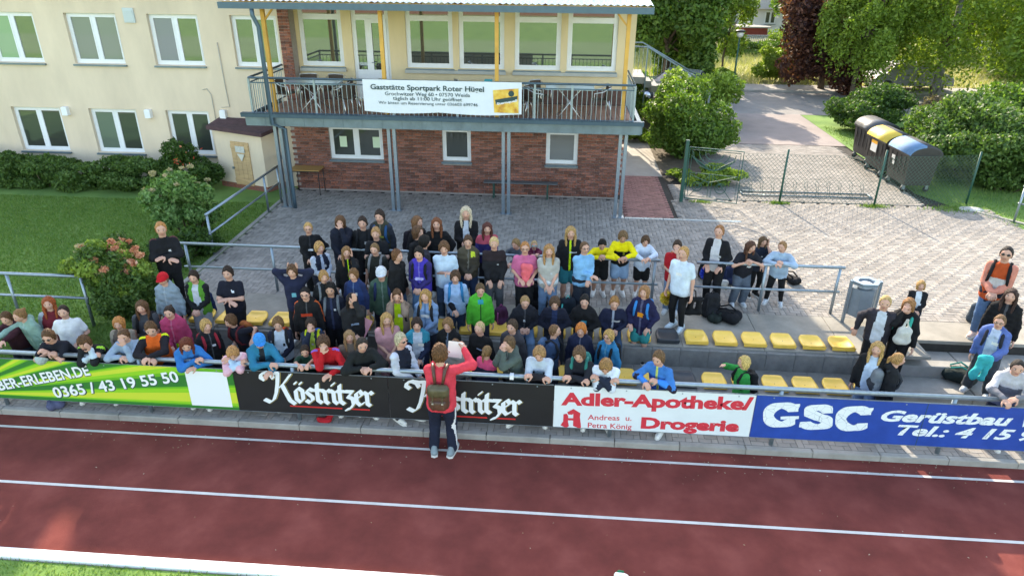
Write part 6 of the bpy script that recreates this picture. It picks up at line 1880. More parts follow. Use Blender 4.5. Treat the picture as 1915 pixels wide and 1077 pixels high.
M_strapmat = {}
def backpack(body, J, H, loc, fa, spec, wl):
    """a rucksack on the wearer's back: a thing of its own"""
    col, lab = spec[0], spec[1]; acc = spec[2] if len(spec) > 2 else None
    N, up, rtv, fwv, P = J['N'], J['up'], J['rt'], J['fw'], J['P']
    sc = H/1.5
    c0 = N-up*.16*H-fwv*.125*H
    caps = []
    for s in (-1, 1):
        caps.append((c0+rtv*s*.055*sc+up*.12*sc, c0+rtv*s*.065*sc-up*.14*sc, .075*sc, .085*sc))
    caps.append((c0-fwv*.06*sc-up*.10*sc-rtv*.05*sc, c0-fwv*.06*sc-up*.10*sc+rtv*.05*sc, .055*sc, .055*sc))
    F, o = field(caps, .021, k=.014, pad=.03, noise=.003, seed=int(abs(loc[0])*100)); V, Q = nets(F, o, .021)
    cen = V[Q].mean(1); mi = np.zeros(len(Q), int); ms = [fabric(col)]
    if acc: ms.append(fabric(acc)); mi[((cen-c0)@fwv < -.04*sc) & ((cen-c0)@up < -.02)] = 1
    o_ = link('backpack', mesh_np('backpack', V, Q, mats=ms, mi=mi, smooth=True)); o_.location = body.location; o_.rotation_euler = body.rotation_euler
    tag(o_, lab, 'backpack')
    for s in (-1, 1):
        x = s*.068*H
        pts = [N-up*.02*H+rtv*x-fwv*.075*H, N+up*.012*H+rtv*x-fwv*.02*H, N-up*.02*H+rtv*x*1.05+fwv*.045*H, N-up*.09*H+rtv*x*1.12+fwv*.088*H, N-up*.18*H+rtv*x*1.28+fwv*.075*H, N-up*.24*H+rtv*x*1.6+fwv*.0*H, N-up*.26*H+rtv*x*1.3-fwv*.08*H]
        b = MB(); b.smooth = True; b.tube(pts, [.014*H, .017*H, .018*H, .017*H, .012*H, .009*H, .009*H], 7); b.build('strap', fabric(acc or col), o_)
    return o_
BLO, LBR, BRN, DRK, BLK_, RED, AUB, PLA = 'a8844f', '7c5a36', '553a24', '2c1f17', '15110e', '8e4522', '5e2c1a', 'c4b088'
BKS = '16181d'
p = person
# ---- front rail, left end
p(8, 584, 'F', 'person at the left picture edge in a dark maroon hoodie', H=1.42, f=10, lean=14, nod=20, arms=('rail', 'rail'), hair=('short', BRN), top='35131d', hood=True)
p(33, 578, 'F', 'girl in a mint green jacket with light brown hair pinned up, looking down', H=1.5, f=-20, lean=16, nod=28, arms=('rail', 'down'), hair=('bun', LBR), top='7f9f93', girl=True, hood=True, pants='20242b')
p(87, 555, 'F', 'red haired girl in a maroon top and pale vest behind the rail', H=1.53, f=25, nod=10, hair=('longfront', RED), top='6d1f2a', sleeve='8f9a9e', girl=True, pants='222631')
p(115, 571, 'F', 'person in a bright white T-shirt with a dark neck scarf', H=1.5, f=20, nod=16, arms=((-.13, .1, .25), (.1, .12, .22)), hair=('pony', DRK), top='d4d6d8', short=True, girl=True, loose=2.)
p(87, 617, 'F', 'boy with sunglasses in a navy T-shirt holding a cap over the rail', Y=.02, f=10, lean=34, nod=4, arms=('rail', 'railx'), hair=('short', BRN), top='10131f', short=True, glasses='sun', pants='1b1f2a')
p(154, 628, 'F', 'boy in a black and white jacket resting his face on his hands', Y=.0, f=5, lean=36, nod=28, arms=('railx', 'cheek'), hair=('mop', BRN), top='0f1114', sleeve='15181b', cuff='a9bcc6', stripe='8fc43a')
p(219, 593, 'F', 'curly strawberry blonde girl behind the rail in a patterned top', H=1.42, f=15, nod=22, arms=('clasp', 'clasp'), hair=('bob', 'a56d3a'), top='5c5148', sleeve='8a8172', girl=True)
p(228, 615, 'F', 'girl in a pale blue denim jacket leaning on the rail, hands at her chin', Y=.12, f=12, lean=26, nod=16, arms=('rail', 'chin'), hair=('pony', BRN), top='8498ac', girl=True)
p(262, 562, 'F', 'girl with long brown hair in a grey T-shirt with black backpack straps', H=1.52, f=15, nod=26, arms=('down', (.05, .16, .28)), hair=('longfront', BRN), top='3f4347', short=True, girl=True, pants='15161a', pack=('0e0f12', 'black backpack of the girl in the grey T-shirt at the left'))
p(302, 510, 'A', 'boy in a pale grey hoodie and bright red cap', H=1.52, f=0, nod=24, arms=('down', 'down'), hair=('crop', BRN), top='7d8e98', hood=True, cap='b8121f', pants='2a2f38', loose=1.4)
p(314, 572, 'F', 'girl in a pink rain jacket with a neon green pouch round her neck', H=1.5, f=10, nod=30, arms=('clasp', 'down'), hair=('bun', DRK), top='a83a5e', hood=True, girl=True, pants='1b1d24', loose=1.4, print_=('7fb800', .03, .03, .02, .03))
p(279, 602, 'F', 'boy in an orange and black jacket with neon trim at the rail', Y=.25, f=25, lean=20, nod=24, arms=('rail', 'railx'), hair=('short', BRN), top='d25a1e', sleeve='17151c', stripe='c8d420')
p(345, 631, 'F', 'girl in a bright blue jacket leaning low on the rail, auburn hair', Y=.02, f=28, lean=32, nod=20, arms=('railx', 'raild'), hair=('long', AUB), top='1667a8', girl=True, hood=True)
p(383, 598, 'F', 'blond boy in a black hooded jacket with a small white logo', H=1.42, f=50, nod=8, arms=('down', 'down'), hair=('mop', BLO), top='111317', hood=True, print_=('c8c8c8', .03, .2, .018, .012), pack=('8d1f2c', 'dark red backpack of the boy in the black hooded jacket'))
p(433, 648, 'F', 'child in a pink and white jacket resting the head on the rail', Y=-.02, f=20, lean=42, nod=30, arms=('railx', 'railx'), hair=('mop', 'a87a4c'), top='d9c3c8', sleeve='d8a9b4', cuff='a9c4da', girl=True)
p(298, 415, 'T', 'woman in a black tracksuit with crossed arms standing at the railing end', H=1.74, f=30, nod=18, arms=('cross', 'cross'), hair=('bun', 'a3703f'), top='111217', pants='0d0e11', legs='slim', adult=True, shoe='6b7176', stripe='5d2a30', print_=('b8b8b8', .04, .21, .012, .012))
p(360, 507, 'A', 'boy in a green and black rain jacket over a pale T-shirt', H=1.48, f=8, nod=22, arms=('clasp', 'clasp'), hair=('short', DRK), top='4c8a2c', sleeve='14161a', shirt='b4bac0', sw=.04, hood=True, pants='8a9197')
p(424, 499, 'A', 'boy in a navy T-shirt with crossed bare arms above the yellow seats', H=1.56, f=5, nod=12, arms=('cross', 'cross'), hair=('short', DRK), top='0f1322', short=True, pants='0c0e14', skin=0, print_=('c4ccd4', .035, .24, .015, .012))
p(429, 589, 'F', 'boy in a navy T-shirt leaning left with an orange backpack', H=1.42, f=-30, lean=22, nod=10, arms=('clasp', (.22, -.02, .12)), hair=('mop', BRN), top='10131f', short=True, pack=('8a4a20', 'orange and dark red backpack of the leaning boy', '5a1a1f'))
# ---- middle block, back rows
p(575, 416, 'T', 'fair boy with glasses in a black zipped jacket at the left of the crowd', H=1.5, f=15, nod=14, arms=('clasp', 'hip'), hair=('crop', BLO), top='0e0f12', glasses='clear', zip_='2a2c30', pants='0e0f12')
p(635, 404, 'T', 'long haired boy in a big navy coat with his hand at his mouth', H=1.6, f=10, nod=18, arms=('clasp', 'chin'), hair=('bob', BRN), top='121827', hood=True, loose=2., pants='14161c')
p(677, 406, 'T', 'boy in a black jacket with backpack straps in the back row', H=1.58, f=5, nod=12, hair=('short', DRK), top='101114', shirt='191b1f', print_=('9ba0a4', .03, .2, .02, .02), pack=('15171b', 'black backpack of the boy in the back row'), pants='15161b')
p(709, 393, 'T', 'tall boy in an olive camouflage hoodie in the back row', H=1.66, f=-5, nod=20, hair=('short', DRK), top='34362a', sleeve='2a2f38', print_=('8a8f3a', 0, .2, .05, .012), hood=True, pants='171920', pack=('1c4a72', 'blue backpack of the tall boy in the camouflage hoodie'))
p(702, 426, 'T', 'fair haired boy in a black shirt with folded arms', H=1.52, f=5, nod=14, arms=('cross', 'cross'), hair=('short', '9a744a'), top='131519', short=True, pants='17191f')
p(596, 453, 'T', 'blond boy in a navy and white sports jacket looking right', H=1.4, f=45, nod=10, arms=('clasp', 'clasp'), hair=('mop', 'a8804e'), top='141c2e', sleeve='aab4c2', shirt='a4b0c4', sw=.02, legs='shorts', pants='10141f')
p(647, 461, 'T', 'girl with long light brown hair in a black jacket with a neon yellow zip', H=1.42, f=20, nod=10, arms=('down', 'cheek'), hair=('longfront', LBR), top='101215', zip_='a8d21c', girl=True, pants='15171b')
p(700, 455, 'T', 'boy in a dark olive T-shirt with pale backpack straps', H=1.46, f=-5, nod=22, hair=('crop', '6e5334'), top='22241f', short=True, pants='1a1c20', pack=('3a3c38', 'grey backpack with pale straps of the boy in dark olive', '77797a'))
p(545, 496, 'T', 'boy in a navy hoodie with both hands behind his head', H=1.45, Y=None, f=5, nod=8, arms=('behind', 'behind'), hair=('mop', BRN), top='141b35', hood=True, pants='12141a', print_=('5aa0b0', .0, .17, .03, .03), loose=1.5)
p(604, 507, 'T', 'fair boy in a dark jacket with a grey backpack, looking right', H=1.32, f=30, nod=10, hair=('mop', '9a7446'), top='14171c', pack=('6a7178', 'grey backpack of the fair boy in the dark jacket'))
p(569, 537, 'A', 'boy with glasses in a black hoodie with orange print', H=1.52, f=10, nod=18, arms=('down', 'down'), hair=('crop', BLK_), top='0f0f11', hood=True, glasses='clear', print_=('b83a1e', 0, .2, .06, .018), sleeve='151517', stripe='c85a2a', pants='0e0e10')
p(616, 530, 'A', 'dark haired boy in a navy jacket with grey backpack straps', H=1.5, f=12, nod=14, hair=('short', BLK_), top='121829', zip_='2b3550', pants='0f1218', skin=1, pack=('646b70', 'grey strapped backpack of the dark haired boy in navy'))
p(660, 504, 'T', 'curly haired boy in a blue and navy rain jacket', H=1.33, f=-5, nod=10, hair=('curly', '6b4a2b'), top='142c58', hood=True, loose=1.5, sleeve='16254a')
p(657, 549, 'A', 'girl with long black hair covering her eyes with one hand', H=1.48, f=25, nod=12, arms=('clasp', 'face'), hair=('long', '1d1613'), top='1b1c1e', girl=True, hood=True, loose=1.6)
p(712, 499, 'A', 'boy in a white cap and sage green jacket', H=1.62, f=8, nod=26, hair=('crop', BRN), top='3c5748', cap='c3c8cc', hood=True, pants='171c2c', pack=('1b2a4c', 'navy backpack of the boy in the white cap'), loose=1.4)
p(742, 467, 'T', 'boy in a black padded jacket seen in profile, jeans', H=1.5, f=70, nod=8, hair=('short', '5e3d24'), top='111214', hood=True, pants='2f4560', loose=1.5)
p(742, 542, 'A', 'boy in a beige hooded jacket and neon T-shirt holding his cheeks', H=1.46, f=8, nod=20, arms=('cheek', 'cheek'), hair=('short', BRN), top='7c6a5c', shirt='a8c81c', sw=.042, hood=True, loose=1.5, pack=('17191c', 'black backpack of the boy in the beige jacket'))
p(795, 541, 'A', 'girl in a light blue hoodie with long blonde hair', H=1.48, f=-5, nod=10, arms=('down', 'clasp'), hair=('longfront', '94713f'), top='6a87a8', hood=True, zip_='4f6c8c', girl=True, pack=('14161b', 'black backpack of the girl in the light blue hoodie'), loose=1.3)
p(783, 463, 'T', 'boy in a purple hoodie with an oval print and backpack', H=1.53, f=-5, nod=18, arms=('clasp', 'clasp'), hair=('short', BLK_), top='3a2f9c', sleeve='2b2560', hood=True, pants='54799a', print_=('a9a9dc', 0, .15, .05, .022), pack=('12141a', 'black backpack of the boy in the purple hoodie'), loose=1.4)
p(830, 452, 'T', 'boy in a plain light blue-white T-shirt with a bent arm', H=1.55, f=5, nod=24, arms=((.02, .15, .14, 'flat'), 'down'), hair=('mop', '5c3f28'), top='b4cbdc', short=True, pants='3a4f66', loose=1.8)
p(780, 404, 'T', 'girl with long brown hair in black turned to the right in the back row', H=1.58, f=60, nod=6, hair=('long', '6a4a30'), top='121215', girl=True, pack=('17131c', 'dark backpack of the girl turned right in the back row'), pants='101116')
p(781, 423, 'T', 'brown haired youth in black seen in profile behind the dark haired boy', H=1.55, f=65, nod=8, hair=('bob', '543a26'), top='151517', pants='101116')
p(794, 441, 'T', 'black haired boy in a dark grey hoodie turned away', H=1.52, f=110, nod=10, hair=('mop', BLK_), top='2a2a33', hood=True, loose=1.4)
p(816, 407, 'T', 'girl with long auburn hair in a black sweater, hand on her hip', H=1.6, f=5, nod=10, arms=('down', 'hip'), hair=('longfront', '6b3f26'), top='0f1013', girl=True, pants='0e0f12')
p(871, 386, 'T', 'blonde woman in black jacket and white shirt looking at her phone', H=1.7, f=5, nod=16, arms=('phone', 'phone'), hair=('longfront', 'b3a58c'), top='101013', shirt='bcc4cc', sw=.035, girl=True, adult=True, pants='0e0e11', legs='slim')
p(911, 416, 'T', 'girl with red-brown hair in a blue patterned jacket and pink straps', H=1.5, f=10, nod=24, arms=('down', 'clasp'), hair=('longfront', '512a22'), top='28255a', sleeve='33306b', shoulders='b04a58', girl=True, pants='14151c')
p(875, 441, 'T', 'boy in a brown camouflage jacket with a neon yellow collar', H=1.5, f=5, nod=20, arms=('clasp', 'clasp'), hair=('short', '4a3525'), top='3a352c', hem=.0, shoulders='4a4436', print_=('b8c83a', .06, .29, .03, .03), pants='1c2d4a', hood=True)
p(924, 443, 'T', 'blond boy in a black sports jacket and grey trousers, arms down', H=1.56, f=5, nod=22, arms=((-.06, .12, .31), (.08, .12, .31)), hair=('crop', 'b59a6a'), top='15161b', print_=('aab0b4', .04, .19, .012, .006), pants='4a4d52', shoulders='251a1e', loose=1.2)
p(851, 507, 'A', 'boy in a pale blue T-shirt over black sleeves with a bright blue bag', H=1.5, Y=None, f=8, nod=22, arms=('clasp', 'down'), hair=('mop', '4c3625'), top='96b4d6', cuff='101216', sleeve='96b4d6', pants='23354f', pack=('1777a8', 'bright blue backpack of the boy in the pale blue T-shirt'))
p(898, 531, 'A', 'boy in a bright green rain jacket with a turquoise collar', H=1.42, f=12, nod=26, arms=('down', 'down'), hair=('short', '57432c'), top='3aa02c', shoulders='3aa02c', zip_='16301a', hood=True, loose=1.6, print_=('138a96', 0, .29, .035, .03), pants='1c2230')
p(965, 447, 'T', 'fair boy leaning sideways on the rear railing in a grey jacket', Y=3.38, f=-30, lean=25, nod=14, arms=((-.2, .1, .1), 'rail'), hair=('short', '7d623f'), top='4c525a')
p(982, 452, 'T', 'girl with glasses in a pink T-shirt holding a coral cloth', H=1.52, f=5, nod=16, arms=((-.06, .12, .24), (.08, .12, .24)), hair=('bun', '9c6838'), top='bd5f86', short=True, girl=True, glasses='clear', pants='0e1014', loose=1.4)
p(999, 450, 'T', 'child with teal mirrored sunglasses in a maroon jacket', Y=3.62, f=5, nod=8, hair=('crop', 'a88a60'), top='5a1230', hood=True, glasses='teal', arms=('railT', 'railT'), lean=10)
p(1027, 457, 'T', 'girl with very long blonde hair and a white shirt tied round her waist', H=1.5, f=5, nod=14, arms=((-.02, .12, .3), (.04, .13, .3)), hair=('longfront', '9a7146'), top='a3a29c', short=True, girl=True, pants='5b7896', skirt='c2cdd0')
p(1068, 423, 'T', 'girl with a headband, black jacket with neon zip and teal shorts', H=1.58, f=5, nod=20, hair=('longfront', '9c7c4c'), top='101317', zip_='b6d81e', girl=True, legs='shorts', pants='12707a', loose=1.1, shoe='17181b')
p(1094, 452, 'T', 'girl with glasses in a light blue sweatshirt with a folded arm', H=1.5, f=20, nod=8, arms=((.05, .14, .2), 'clasp'), hair=('bun', '5b432d'), top='6fa6cc', glasses='clear', girl=True, pants='1c2430', skirt='20242e', loose=1.3)
p(1127, 447, 'T', 'dark haired boy in a yellow and black jersey hanging over the rear railing', Y=3.45, f=0, lean=30, nod=34, arms=('railT', 'railT'), hair=('short', BLK_), top='121212', sleeve='d9c81a', shoulders='d9c81a', legs='shorts', pants='0f0f10', skin=1)
p(1166, 432, 'T', 'brown haired boy in a yellow and black jersey and pale denim shorts', Y=3.55, f=0, lean=20, nod=34, arms=('railT', 'railT'), hair=('mop', '6a5136'), top='121212', sleeve='dccc16', shoulders='dccc16', print_=('c8c83a', .03, .2, .008, .02), legs='shorts', pants='7f9cb8', skin=1)
p(1208, 441, 'T', 'boy in a white hoodie and black shorts at the right end of the rear railing', Y=3.62, f=0, lean=12, nod=32, arms=('railT', 'railT'), hair=('mop', '4f3826'), top='bccbdc', hood=True, legs='shorts', pants='0c0d0f', loose=1.5)
p(1268, 450, 'T', 'child in a red T-shirt behind the white T-shirt girl', H=1.46, f=-15, nod=20, arms=((-.02, .14, .22), 'chin'), hair=('short', '3a2a1f'), top='a3141f', short=True, pants='6a8098', loose=1.5, shoe='cfd3d6')
p(1280, 461, 'T', 'ponytail girl in a white T-shirt holding a golden pompom', H=1.6, f=-35, nod=12, hair=('pony', 'a57d48'), top='c4d2dd', short=True, girl=True, pants='0c0d10', legs='leggings', loose=1.7, shoe='c8d6dc')
p(1347, 421, 'T', 'girl in a white top and black cardigan holding a blue pompom', H=1.62, f=-30, lean=6, nod=4, arms=((-.06, .14, .26), (.1, .12, .26)), hair=('pony', '8a5c36'), top='111216', shirt='c2c2c4', sw=.05, girl=True, pants='101114', shoe='c8c8c8')
p(1406, 451, 'T', 'girl in a black T-shirt and grey jeans leaning on the short railing', Y=3.38, f=5, lean=17, nod=16, hy=20, arms=('railT', 'railT'), hair=('longfront', '4c3224'), top='14161f', short=True, girl=True, pants='4e5a68', legs='wide', loose=1.5, shoe='ccd4da')
p(1429, 442, 'T', 'girl in a navy top standing behind the girl in the black T-shirt', Y=3.95, f=10, nod=26, arms=('clasp', 'cheek'), hair=('long', '5d4630'), top='1c2534', short=True, girl=True, pants='0f1013', legs='leggings', shoe='1a1a1a')
p(1465, 451, 'T', 'girl in a light blue sweatshirt and black leggings at the short railing', Y=3.5, f=-20, lean=16, nod=14, hy=-20, arms=('railT', 'railT'), hair=('pony', '8b6744'), top='93abc0', girl=True, pants='0d0e10', legs='leggings', loose=2., print_=('5b3a48', 0, .2, .03, .012), shoe='c6ccd2', spread=1.5)
p(1206, 535, 'A', 'child with a bob in a navy hoodie with orange print and teal shorts', H=1.45, f=-25, nod=2, arms=('pocket', 'pocket'), hair=('bob', '8c6440'), top='191a3c', print_=('d8891c', 0, .17, .032, .03), hood=True, legs='shorts', pants='148080', loose=1.8, hem=.09, shoe='15161a', pack=('1574b4', 'bright blue backpack of the child in teal shorts'))
# ---- seated on the upper row
p(982, 553, 'A', 'fair boy in a dark jacket sitting on the upper row left of the others', pose='sit2', f=8, lean=18, nod=22, arms=('lap', 'lap'), hair=('crop', '8d6f48'), top='161922', hood=True, pants='5c7a98', shoe='8a8f96')
p(1038, 555, 'A', 'boy in a navy jacket sitting on the upper row looking down', pose='sit2', f=0, lean=18, nod=26, arms=('lap', 'lap'), hair=('mop', '4c3828'), top='131829', shirt='1f2f52', pants='141923', shoe='2a2d33')
p(1094, 552, 'A', 'smiling dark haired boy in black with a blue print on the upper row', pose='sit2', f=-5, lean=15, nod=4, arms=('lap', 'lap'), hair=('short', '1b1714'), top='101114', print_=('2a94ac', 0, .17, .035, .03), hood=True, pants='26282c', skin=0)
p(1150, 555, 'A', 'boy in a navy zipped jacket and jeans sitting right in the upper row', pose='sit2', f=0, lean=17, nod=18, arms=('lap', 'lap'), hair=('short', '8a6238'), top='131a33', zip_='8e97a8', pants='28435c', shoe='3a3f46')
# ---- lower row and rail, middle
p(483, 624, 'F', 'boy in a blue-green cap and teal jacket leaning on the rail', Y=.12, f=30, lean=26, nod=16, arms=('railx', 'raild'), hair=('crop', BRN), top='0f6d8c', cap='1a7fc4', shirt='1c2228', sw=.03, hood=True)
p(518, 594, 'F', 'curly boy in a white football jersey with navy sleeves', H=1.45, f=15, nod=26, arms=('clasp', 'clasp'), hair=('curly', '6b4e30'), top='b6c2cc', sleeve='141a2c', pack=('c0481c', 'orange and black sports backpack of the curly boy', '17181c'), print_=('12151a', .04, .19, .015, .018), pants='14181f')
p(580, 595, 'F', 'boy with a thick fringe in a navy jacket with bright blue and yellow straps', H=1.42, f=10, nod=14, arms=('chin', 'down'), hair=('mop', '33241b'), top='1d2638', shirt='a4c04a', sw=.03, pack=('1864b4', 'bright blue backpack of the boy with the thick fringe', 'b8c41c'))
p(569, 646, 'F', 'boy in a dark green T-shirt low behind the rail', Y=.3, f=15, lean=20, nod=10, arms=('rail', 'rail'), hair=('short', '33261c'), top='143a2c', short=True)
p(603, 628, 'F', 'boy in a red tracksuit jacket with purple stripes, chin on hand', Y=.1, f=15, lean=24, nod=16, arms=('chin', 'raild'), hair=('mop', '4a3222'), top='b3151f', stripe='7a5ab0', pants='a01522')
p(652, 618, 'F', 'girl with long light brown hair looking right behind the floral sweater girl', H=1.36, f=25, nod=10, hair=('longfront', '8f6f4c'), top='7a6a5c', girl=True)
p(676, 631, 'F', 'girl in a black sweater with small flowers leaning on the rail', Y=.1, f=25, lean=24, nod=12, arms=('rail', 'rail'), hair=('pony', '2f2720'), top='161a1b', girl=True, loose=2., pants='14161b')
p(722, 585, 'F', 'girl with very long blonde hair in a pink floral dress', H=1.5, f=20, nod=14, arms=('clasp', 'clasp'), hair=('longfront', 'a5814e'), top='c08c90', short=True, girl=True, skirt='b5848a', pants='b5848a')
p(749, 624, 'F', 'woman with short grey-blonde hair in a navy vest and white sleeves', H=1.55, f=60, nod=4, arms=('clasp', (.05, .2, .25)), hair=('short', 'a89c80'), top='131b2a', sleeve='b4bcc8', adult=True, glasses='sun', pants='171b24', loose=1.5)
p(779, 595, 'F', 'dark haired boy in a navy jacket with turquoise shoulders and pale T-shirt', H=1.47, f=10, nod=14, arms=('down', 'clasp'), hair=('mop', '2c1f18'), top='142038', shirt='a8b4c0', sw=.055, shoulders='117a90', hood=True)
p(837, 596, 'F', 'boy with fringe in a black jacket behind the paper', H=1.42, f=-8, nod=18, hair=('mop', '7a5a38'), top='101215', shirt='5c6a7a', sw=.015, hood=True)
p(851, 634, 'F', 'child in a pale grey jacket partly hidden behind the white paper', H=1.3, f=-12, nod=16, hair=('pony', '6e4f36'), top='85817d', hood=True)
p(897, 602, 'F', 'boy with very short fair hair in a black sweater', H=1.46, f=-25, nod=10, hair=('sheared', 'b0946a'), top='0d0e10', arms=('down', 'down'), loose=1.8)
p(958, 599, 'F', 'dark blond youth in a charcoal jacket behind the grey-green jacket', H=1.5, f=-25, nod=8, hair=('short', '3f2f22'), top='34343a', hood=True, loose=1.4, pants='17191e')
p(911, 646, 'F', 'child with a long ponytail and pink hooded jacket seen from behind', H=1.3, f=150, nod=6, hair=('pony', '7c5f3e'), top='1a2036', shoulders='cf4a70', girl=True)
p(952, 630, 'F', 'boy in a grey-green hooded jacket with his fist at his chin', Y=.3, f=-45, lean=12, nod=8, arms=('chin', 'chin'), hair=('short', '5d4630'), top='4a5651', hood=True, loose=1.4, pants='20252a')
p(1009, 648, 'F', 'boy in a white and black patterned jacket with folded arms on the rail', Y=.12, f=-5, lean=24, nod=26, arms=('railx', 'railx'), hair=('mop', '96714a'), top='1d1a22', shoulders='b0bcc8', print_=('9cb6cc', 0, .2, .04, .03))
p(1038, 607, 'F', 'boy turned away to the right with a grey-blue backpack', H=1.42, f=75, nod=4, hair=('crop', '6b4d33'), top='28405f', pack=('3b5876', 'blue-grey backpack of the boy turned away', '1a1d24'))
p(1087, 605, 'F', 'ginger boy in a navy jacket looking down', H=1.42, f=-8, nod=24, hair=('mop', 'b56a30'), top='141c36', hood=True, loose=1.3)
p(1084, 649, 'F', 'boy in a dark jacket with teal straps, hands joined on the rail', Y=.12, f=-12, lean=25, nod=12, arms=('railx', 'railx'), hair=('mop', '5c4430'), top='181b24', pants='171a20', pack=('1c6e66', 'dark teal backpack of the boy leaning with joined hands'))
p(1134, 671, 'F', 'fair boy with his face in his arms on the rail, white hood', Y=-.04, f=-5, lean=40, nod=38, arms=('railx', 'railx'), hair=('mop', '8f6b42'), top='1d2638', shoulders='c8d2de')
p(1139, 618, 'F', 'fair boy with glasses in a teal jacket and black straps looking left', H=1.4, f=-35, nod=4, hair=('mop', 'a5824c'), top='136f98', hood=True, glasses='clear', loose=1.4, pack=('101215', 'black backpack of the fair boy in the teal jacket'))
p(1233, 657, 'F', 'boy in a blue and navy softshell jacket alone on the rail', Y=.1, f=-35, lean=22, nod=12, arms=('rail', 'rail'), hair=('short', '654b32'), top='1455b4', sleeve='241f33', cuff='1f7cd0', zip_='b8c464', shoulders='2a6fb0')
p(1393, 666, 'F', 'blond child in a bright green fleece with a raised hand, alone before the empty seats', H=1.3, f=-80, nod=2, arms=((-.12, .18, -.02), 'down'), hair=('bob', 'b59a5e'), top='128038', cuff='128038', pants='1a2030', pack=('101214', 'small black backpack of the child in the green fleece'))
# ---- right end
p(1659, 553, 'A', 'smiling blonde girl in a white top and dark open coat bending forward', H=1.6, f=-25, lean=14, nod=2, arms=((-.2, -.02, .3), (.2, -.02, .3)), hair=('pony', 'a58a58'), top='2a2830', shirt='b8c0c8', sw=.05, girl=True, pants='0c0d10', legs='slim', loose=1.8)
p(1725, 525, 'T', 'small blond child in a white top and black jacket behind the others', Y=2.5, f=-15, nod=4, arms=('clasp', 'clasp'), hair=('bob', 'a8804e'), top='14161a', shirt='c0c6ca', sw=.045)
p(1703, 558, 'A', 'child in black with a white cloth bag', H=1.52, f=-40, nod=14, arms=('chin', 'down'), hair=('bob', '8a603a'), top='101114', pants='0f1012', legs='slim', hood=True, pack=('1454b0', 'bright blue and teal backpack of the child with the cloth bag', '1a9a8a'))
p(1644, 639, 'F', 'girl in a white T-shirt and shiny black bomber jacket', H=1.5, f=-35, nod=10, hair=('longfront', 'a58452'), top='111214', shirt='aebfd0', sw=.06, girl=True, pants='5d7590', loose=1.6)
p(1683, 660, 'F', 'girl with a blonde ponytail in a black hooded jacket turned to the right', H=1.42, f=80, nod=18, hair=('pony', '9a7448'), top='15171a', hood=True, girl=True, pack=('6d7478', 'grey backpack of the ponytail girl turned right', '2a2e33'))
p(1887, 461, 'T', 'woman with sunglasses in an orange, white and pink sweater', H=1.74, f=-35, nod=10, arms=('clasp', 'clasp'), hair=('pony', '1d1613'), top='b2481e', sleeve='c87f6c', print_=('b8b4b0', 0, .13, .07, .07), glasses='sun', adult=True, girl=True, pants='4d6a8c', legs='slim', skirt='18202e', loose=1.6, shoe='c4a8a0', pack=('131417', 'black backpack of the woman in the orange sweater'))
p(1895, 540, 'A', 'dark haired girl in a long black coat at the right edge', H=1.62, f=-35, nod=4, hair=('longfront', '33201a'), top='0d0d10', hood=True, girl=True, loose=2., hem=.1, pants='0c0c0e')
p(1874, 589, 'A', 'girl with glasses in a lavender hooded jacket holding a turquoise jacket', H=1.5, Y=None, f=-40, lean=12, nod=6, arms=('down', (.05, .2, .2)), hair=('pony', '6a4e34'), top='4f66a0', shirt='a8b4c8', sw=.05, hood=True, girl=True, glasses='clear', pants='3c4247', legs='wide', loose=1.5, spread=1.6, pack=('20222a', 'black backpack of the girl in the lavender jacket'))
p(1908, 673, 'F', 'dark haired girl in a grey and white hoodie at the right picture edge', Y=.25, f=-25, lean=16, nod=10, arms=('rail', 'rail'), hair=('pony', '1d1714'), top='6e6e74', shoulders='b0aeb2', girl=True, hood=True)
# ---- the man on the track, seen from behind
man = p(822, 645, 'K', 'man in a red sweater standing on the track holding up a paper', H=1.82, f=180, lean=3, nod=4, roll=0, arms=((-.17, .17, -.07, 'grip'), (.03, .20, .02, 'grip')), hair=('curly', '5a3c24'), top='d43c4a', pants='141c30', legs='long', adult=True, stripe='d43c4a', packside='stripes', loose=1.3, shoe='77858a', spread=1.25)
# ---------------------------------------------------------------- things held, carried or put down
mb_, mJ, mH, mloc, mfa = PEOPLE[-1]
def world(J, key, loc, fa): return Matrix.Translation(Vector(loc)) @ Matrix.Rotation(fa, 4, 'Z') @ Vector(J[key] if not isinstance(key, str) or key in J else key)
# brown leather backpack of the man
lea = mat('brown_leather', (.085, .032, .018), .45, var=.35, vscale=7, bump=.4, bscale=40)
leaf_ = mat('dark_olive_leather', (.07, .055, .025), .45, var=.35, vscale=7, bump=.3, bscale=40)
bpk = empty('leather_backpack', mloc, mfa); tag(bpk, 'brown leather backpack with buckled flap on the back of the man in the red sweater', 'backpack')
N_, up_, r_v, f_v = mJ['N'], mJ['up'], mJ['rt'], mJ['fw']
c0 = N_-up_*.40-f_v*.19
def bb_(name, c, hx, hy, hz, m, par, bulge=0, k=.03):
    cp = []
    for sx in (-1, 1):
        for sz in (-1, 1):
            pass
    for sx in (-1, 1): cp.append((c+r_v*sx*(hx-hy)-up_*(hz-hy), c+r_v*sx*(hx-hy)+up_*(hz-hy), hy, hy))
    cp.append((c-up_*(hz-hy), c+up_*(hz-hy), hy, hy))
    F, o = field(cp, .016, k=.016, pad=.03, noise=.002, seed=3); V, Q = nets(F, o, .016)
    return link(name, mesh_np(name, V, Q, mats=[m], smooth=True), par)
bb_('bag_body', c0, .155, .075, .20, lea, bpk); bb_('front_pocket', c0-f_v*.06-up_*.10, .12, .045, .085, lea, bpk); bb_('flap', c0-f_v*.035+up_*.12, .165, .075, .10, leaf_, bpk)
